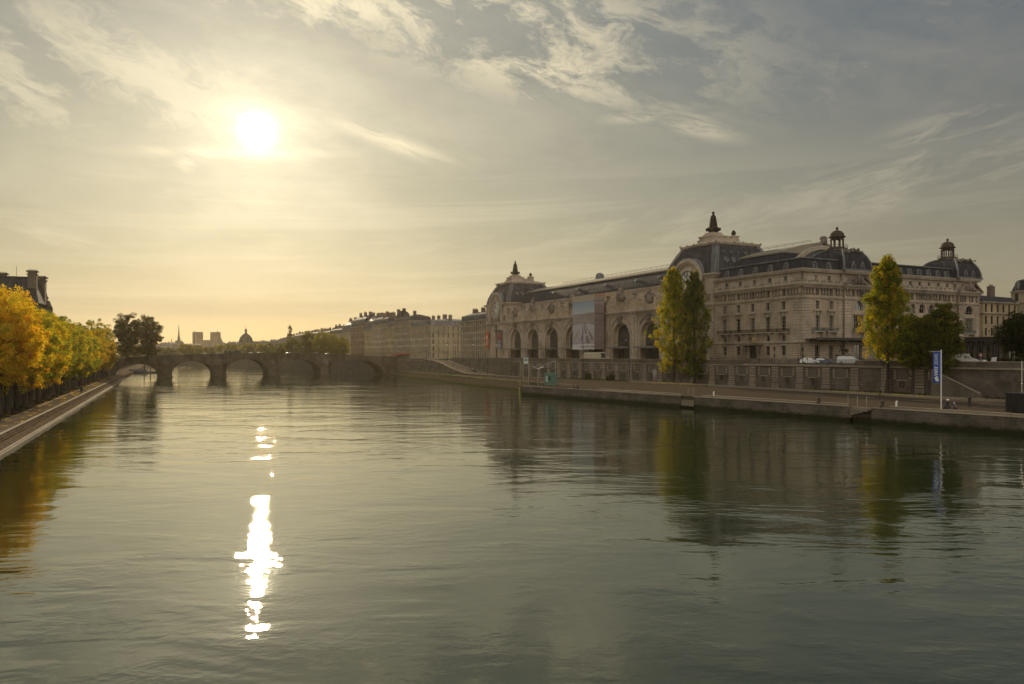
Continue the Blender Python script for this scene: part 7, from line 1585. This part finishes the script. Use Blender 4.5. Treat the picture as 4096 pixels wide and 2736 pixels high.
# bin-like white water posts, container, bollards
for px, l_ in ((2855, 'white water post on the quay in front of the two poplars'), (3586, 'white water post on the quay right of the landing steps')):
    q = Q(px, ye(px)+3.2); o = empty('water_post', q, LOCANG, l_, 'post'); b = MB(); b.lathe([(.34, 0), (.34, .25), (.27, .35), (.26, 1.5), (.22, 1.9), (.12, 2.1)], (0, 0, 0), 12); b.build('column', WHITEP, o); o.scale = (.6, .6, .62); b = MB(); b.ball((.22, 0, 2.15), .2, 0, 8, (1.3, .8, .9)); b.build('head', WHITEP, o)
cx4 = Q(4128, ye(4128)+10.5, 2.95); o = empty('container', cx4, LOCANG, 'black corrugated container at the right edge of the lower quay', 'container')
b = MB(); n_ = 40; pts = []
for i in range(n_): x = -3.6+7.2*i/n_; pts += [(x, -1.2-(.07 if i % 2 else 0)), (x+7.2/n_, -1.2-(.07 if i % 2 else 0))]
b.extr([(x, y, .12) for x, y in pts]+[(3.6, 1.2, .12), (-3.6, 1.2, .12)], (0, 0, 2.9)); b.box(-3.7, 3.7, -1.32, 1.3, 3.02, 3.16); b.box(-3.7, 3.7, -1.32, 1.3, 0, .12); b.build('shell', plain('black_container_paint', (.02, .018, .017), .6), o)
b = MB(); [b.box(-3.68, -3.62, -1.0+k*.95, -.1+k*.95, .3, 2.8) for k in range(2)]; b.build('door', plain('black_container_paint', (.02, .018, .017), .6), o)
x4 = Q(4088, ye(4088)+16, 2.95); o = empty('street_lamp', (x4[0], x4[1], 2.95), 0, 'thin pole lamp right behind the black container', 'street lamp'); b = MB(); b.tube([(0, 0, 0), (0, 0, 8.5)], .08, 6); b.build('pole', METAL, o); b = MB(); b.ball((0, 0, 4.5), .14, 0, 8); b.build('lamp_head', LAMPG, o)
for px, l_ in ((3392, 'left of three'), (3430, 'middle of three'), (3467, 'right of three')):
    q = Q(px, ye(px)+4.5); b = MB(); b.tube([(0, 0, 0), (0, 0, 1.9)], .05, 6); b.lathe([(.12, 0), (.12, .08)], (0, 0, 0), 8); tag(b.build('mooring_post', METAL, None, q), 'thin steel post, '+l_+', behind the landing steps', 'post', 'thin posts by the landing steps')
for px, l_ in ((2752, 'left of two'), (2774, 'right of two')): q = Q(px, ye(px)+3.5); b = MB(); b.tube([(0, 0, 0), (0, 0, 2.0)], .05, 6); tag(b.build('mooring_post', METAL, None, q), 'thin post, '+l_+', on the quay below the dark poplar', 'post', 'thin posts below the poplars')
# landing-stage furniture: green cabin, mast with stays, canopy, notice board, bollards
cb = Q(2203, ey(XE)+6.5, ZQ); o = empty('green_cabin', cb, LOCANG+.25, 'green cabin raised on short legs at the landing stage', 'cabin')
GC = plain('green_cabin_paint', (.10, .19, .15), .55)
b = MB(); b.box(-1.6, 1.6, -1.3, 1.3, .6, 3.7); b.box(-1.8, 1.8, -1.5, 1.5, 3.7, 4.15); b.box(-1.65, 1.65, -1.35, 1.35, .45, .62); b.build('walls', GC, o); b = MB(); b.box(-.9, .1, -1.36, -1.31, 1.5, 3.3); b.build('notice', plain('pale_notice', (.42, .47, .48), .5), o); b = MB(); b.box(.4, 1.3, -1.36, -1.31, 1.9, 3.2); b.build('window', plain('dark_green_glass', (.03, .09, .06), .1), o)
for sx in (-1.3, 1.3):
    for sy in (-1, 1): b = MB(); b.box(sx-.08, sx+.08, sy-.08, sy+.08, 0, .5); b.build('leg', IRON, o)
ms = Vector(Q(2221, ey(XE)+9, ZQ)); o = empty('stayed_mast', ms, 0, 'steel mast with stay cables reaching left to the white wing canopy', 'mast'); b = MB(); b.tube([(0, 0, 0), (0, 0, 8.1)], .11, 6); b.build('pole', METAL, o)
wg = Vector(Q(2152, ey(XE)+5, ZQ)); rel = wg-ms; b = MB(); [b.tube([(0, 0, 8.0), (rel.x+dx_, rel.y, 6.1)], .03, 4) for dx_ in (-1.0, .8, 2.2)]; b.build('stay_cables', METAL, o)
b = MB(); b.tube([(0, 0, 5.6), (rel.x+.3, rel.y, 5.5)], .10, 5); b.build('boom', plain('dark_boom', (.05, .055, .04), .6), o)
o = empty('wing_canopy', wg, 0, 'thin white V-shaped canopy hung over the landing stage', 'canopy'); b = MB(); pf = [(-1.8, 6.25), (-1.3, 6.1), (-.7, 5.7), (0, 5.5), (.7, 5.7), (1.3, 6.0), (1.9, 6.05)]; b.extr([(x, -1.0, z) for x, z in pf]+[(x, -1.0, z-.12) for x, z in pf[::-1]], (0, 2.0, 0)); b.build('blade', WHITEP, o); b = MB(); b.tube([(0, 0, 0), (0, 0, 5.5)], .07, 6); b.build('post', METAL, o)
nb_ = Vector(Q(2104, ey(XE)+5.5, ZQ)); o = empty('dock_notice_board', nb_, .1, 'white and green notice board between two tall posts at the quay tip', 'notice board')
b = MB()
for s in (-1, 1): p_ = MB(); p_.tube([(s*.82, 0, 0), (s*.82, 0, 9.6)], .06, 6); p_.build('post', METAL, o)
b = MB(); b.box(-.62, .62, -.05, .05, 6.9, 9.4); bp_ = b.build('board', plain('pale_board', (.60, .62, .60), .5), o); b = MB(); b.box(-.6, .6, -.08, -.052, 8.9, 9.38); b.build('header', plain('navy_board', (.05, .05, .12), .5), bp_); b = MB(); b.box(-.42, .42, -.08, -.052, 7.75, 8.5); b.build('map', plain('green_board', (.06, .20, .07), .5), bp_)
for i, (px, d_) in enumerate(((2118, 4), (2128, 5), (2140, 4.5), (2147, 3), (2156, 3), (2172, 6), (2080, 2.5))):
    q = Q(px, ey(XE)+d_, ZQ); b = MB(); b.lathe([(.22, 0), (.2, .5), (.14, .9), (.2, 1.0), (.05, 1.15)], (0, 0, 0), 8) if i % 2 else b.tube([(0, 0, 0), (0, 0, 1.5)], .12, 6); tag(b.build('bollard', IRON if i < 6 else plain('yellow_post', (.40, .32, .08), .6), None, q), f'dark mooring bollard on the landing stage, {wordn[i]} from the quay tip' if i < 6 else 'yellow pile at the very tip of the quay', 'bollard', 'bollards on the landing stage' if i < 6 else None)
b = MB(); q = Q(2078, ey(XE)-.9, -1); b.tube([(0, 0, 0), (0, 0, 3.4)], .18, 7); tag(b.build('mooring_pile', plain('yellow_post', (.40, .32, .08), .6), None, q), 'yellow mooring pile standing in the water at the quay tip', 'pile')
# railing posts at street level, stairs at the right, signs
for i in range(12):
    x = onq(2965+i*38, -20.2); b = MB(); b.tube([(0, 0, 0), (0, 0, 1.05)], .05, 5); b.ball((0, 0, 1.1), .09, 0, 6); tag(b.build('street_bollard', IRON, None, (*l2w(x, -20.2), 10.0)), f'black street bollard at the open quay edge, {wordn[i]} from the left', 'bollard', 'bollards along the open quay edge')
st = empty('quay_stairs', (*l2w(0, 0), 0), LOCANG, 'stone stairs running down the quay wall at the right', 'stairs')
xa_, xb_ = onq(3740, WY-2), onq(3935, WY-2)
b = MB(); n_ = 18
for k in range(n_): xk = xa_+(xb_-xa_)*k/n_; zk = 8.2-(8.2-3.4)*k/n_; b.box(xk, xa_+(xb_-xa_)*(k+1)/n_, WY-3.0, WY-.01, 2.5, zk)
b.build('steps', QUAY, st)
b = MB(); b.extr([(xa_, WY-3.35, 2.6), (xb_, WY-3.35, 2.6), (xb_, WY-3.35, 4.4), (xa_, WY-3.35, 9.2)], (0, .34, 0)); b.build('side_wall', QUAY, st); b = MB(); b.extr([(xa_, WY-3.45, 9.2), (xb_, WY-3.45, 4.4), (xb_, WY-3.45, 4.62), (xa_, WY-3.45, 9.42)], (0, .55, 0)); b.build('coping', COPING, st)
b = MB(); b.M = LM; x = onq(2622, WY); b.box(x-1.1, x+1.1, WY-.36, WY-.29, zb(x)+.6, zb(x)+4.4)
def mural(n, out, m):
    oc = n.add('ShaderNodeNewGeometry').outputs['Position']; c = n.ramp(n.noise(oc, .8, 3, .6, 1.0), (0, (.30, .29, .27)), (.45, (.36, .12, .08)), (.55, (.12, .22, .30)), (.65, (.40, .38, .34)), (1, (.30, .12, .08))); z = n.add('ShaderNodeSeparateXYZ', {0: oc}).outputs[2]
    bsdf(n, out, Base_Color=n.mix(n.lin(z, 4.6, 6.0), c, (.36, .33, .30)), Roughness=.8)
tag(b.build('painted_panel', mat('painted_panel', mural)), 'painted rectangular panel on the quay wall left of the poplars', 'panel')
# moored barge and piles behind the first arch
bp2 = at(575, 520, None, 0); o = empty('barge', (bp2[0], bp2[1], 0), R(15), 'low dark barge moored beyond the first bridge arch', 'barge'); b = MB(); b.loft([[(-11, -2, -.4), (11, -2, -.4), (11, 2, -.4), (-11, 2, -.4)], [(-12, -2.4, 1.3), (12.5, -2.4, 1.5), (12.5, 2.4, 1.5), (-12, 2.4, 1.3)]], 0, True); b.build('hull', PD, o); b = MB(); b.box(-9, 2, -1.7, 1.7, 1.4, 3.0); b.build('cabin', GREYC, o)
for px, l_ in ((577, 'left'), (602, 'right')): q = at(px, 470, None, -1); b = MB(); b.tube([(0, 0, 0), (0, 0, 7.5)], .32, 8); tag(b.build('mooring_pile', IRON, None, q), f'dark mooring pile seen through the first bridge arch, {l_} of two', 'pile', 'piles under the first arch')
for s in (72, 92): q = lb(s, 6.9, 1.58); b = MB(); b.box(-.9, .9, -.25, .25, .42, .5); b.box(-.8, -.65, -.22, .22, 0, .42); b.box(.65, .8, -.22, .22, 0, .42); tag(b.build('park_bench', IRON, None, q, ang(DL)), 'small bench under the left-bank trees, '+('nearest to the viewer' if s < 80 else 'further along the path'), 'bench', None)
# ---------------------------------------------------------------- haze
def hz_m(n, out, m):
    v = n.add('ShaderNodeVolumePrincipled', {'Color': (.92, .80, .58), 'Density': HAZE, 'Anisotropy': .55}); n.l.new(v.outputs[0], out.inputs['Volume'])
HAZE = .00005
b = MB(); b.box(-1500, 1500, -150, 2700, -3, 95); hb = b.build('haze', mat('haze_air', hz_m)); tag(hb, kind='stuff')
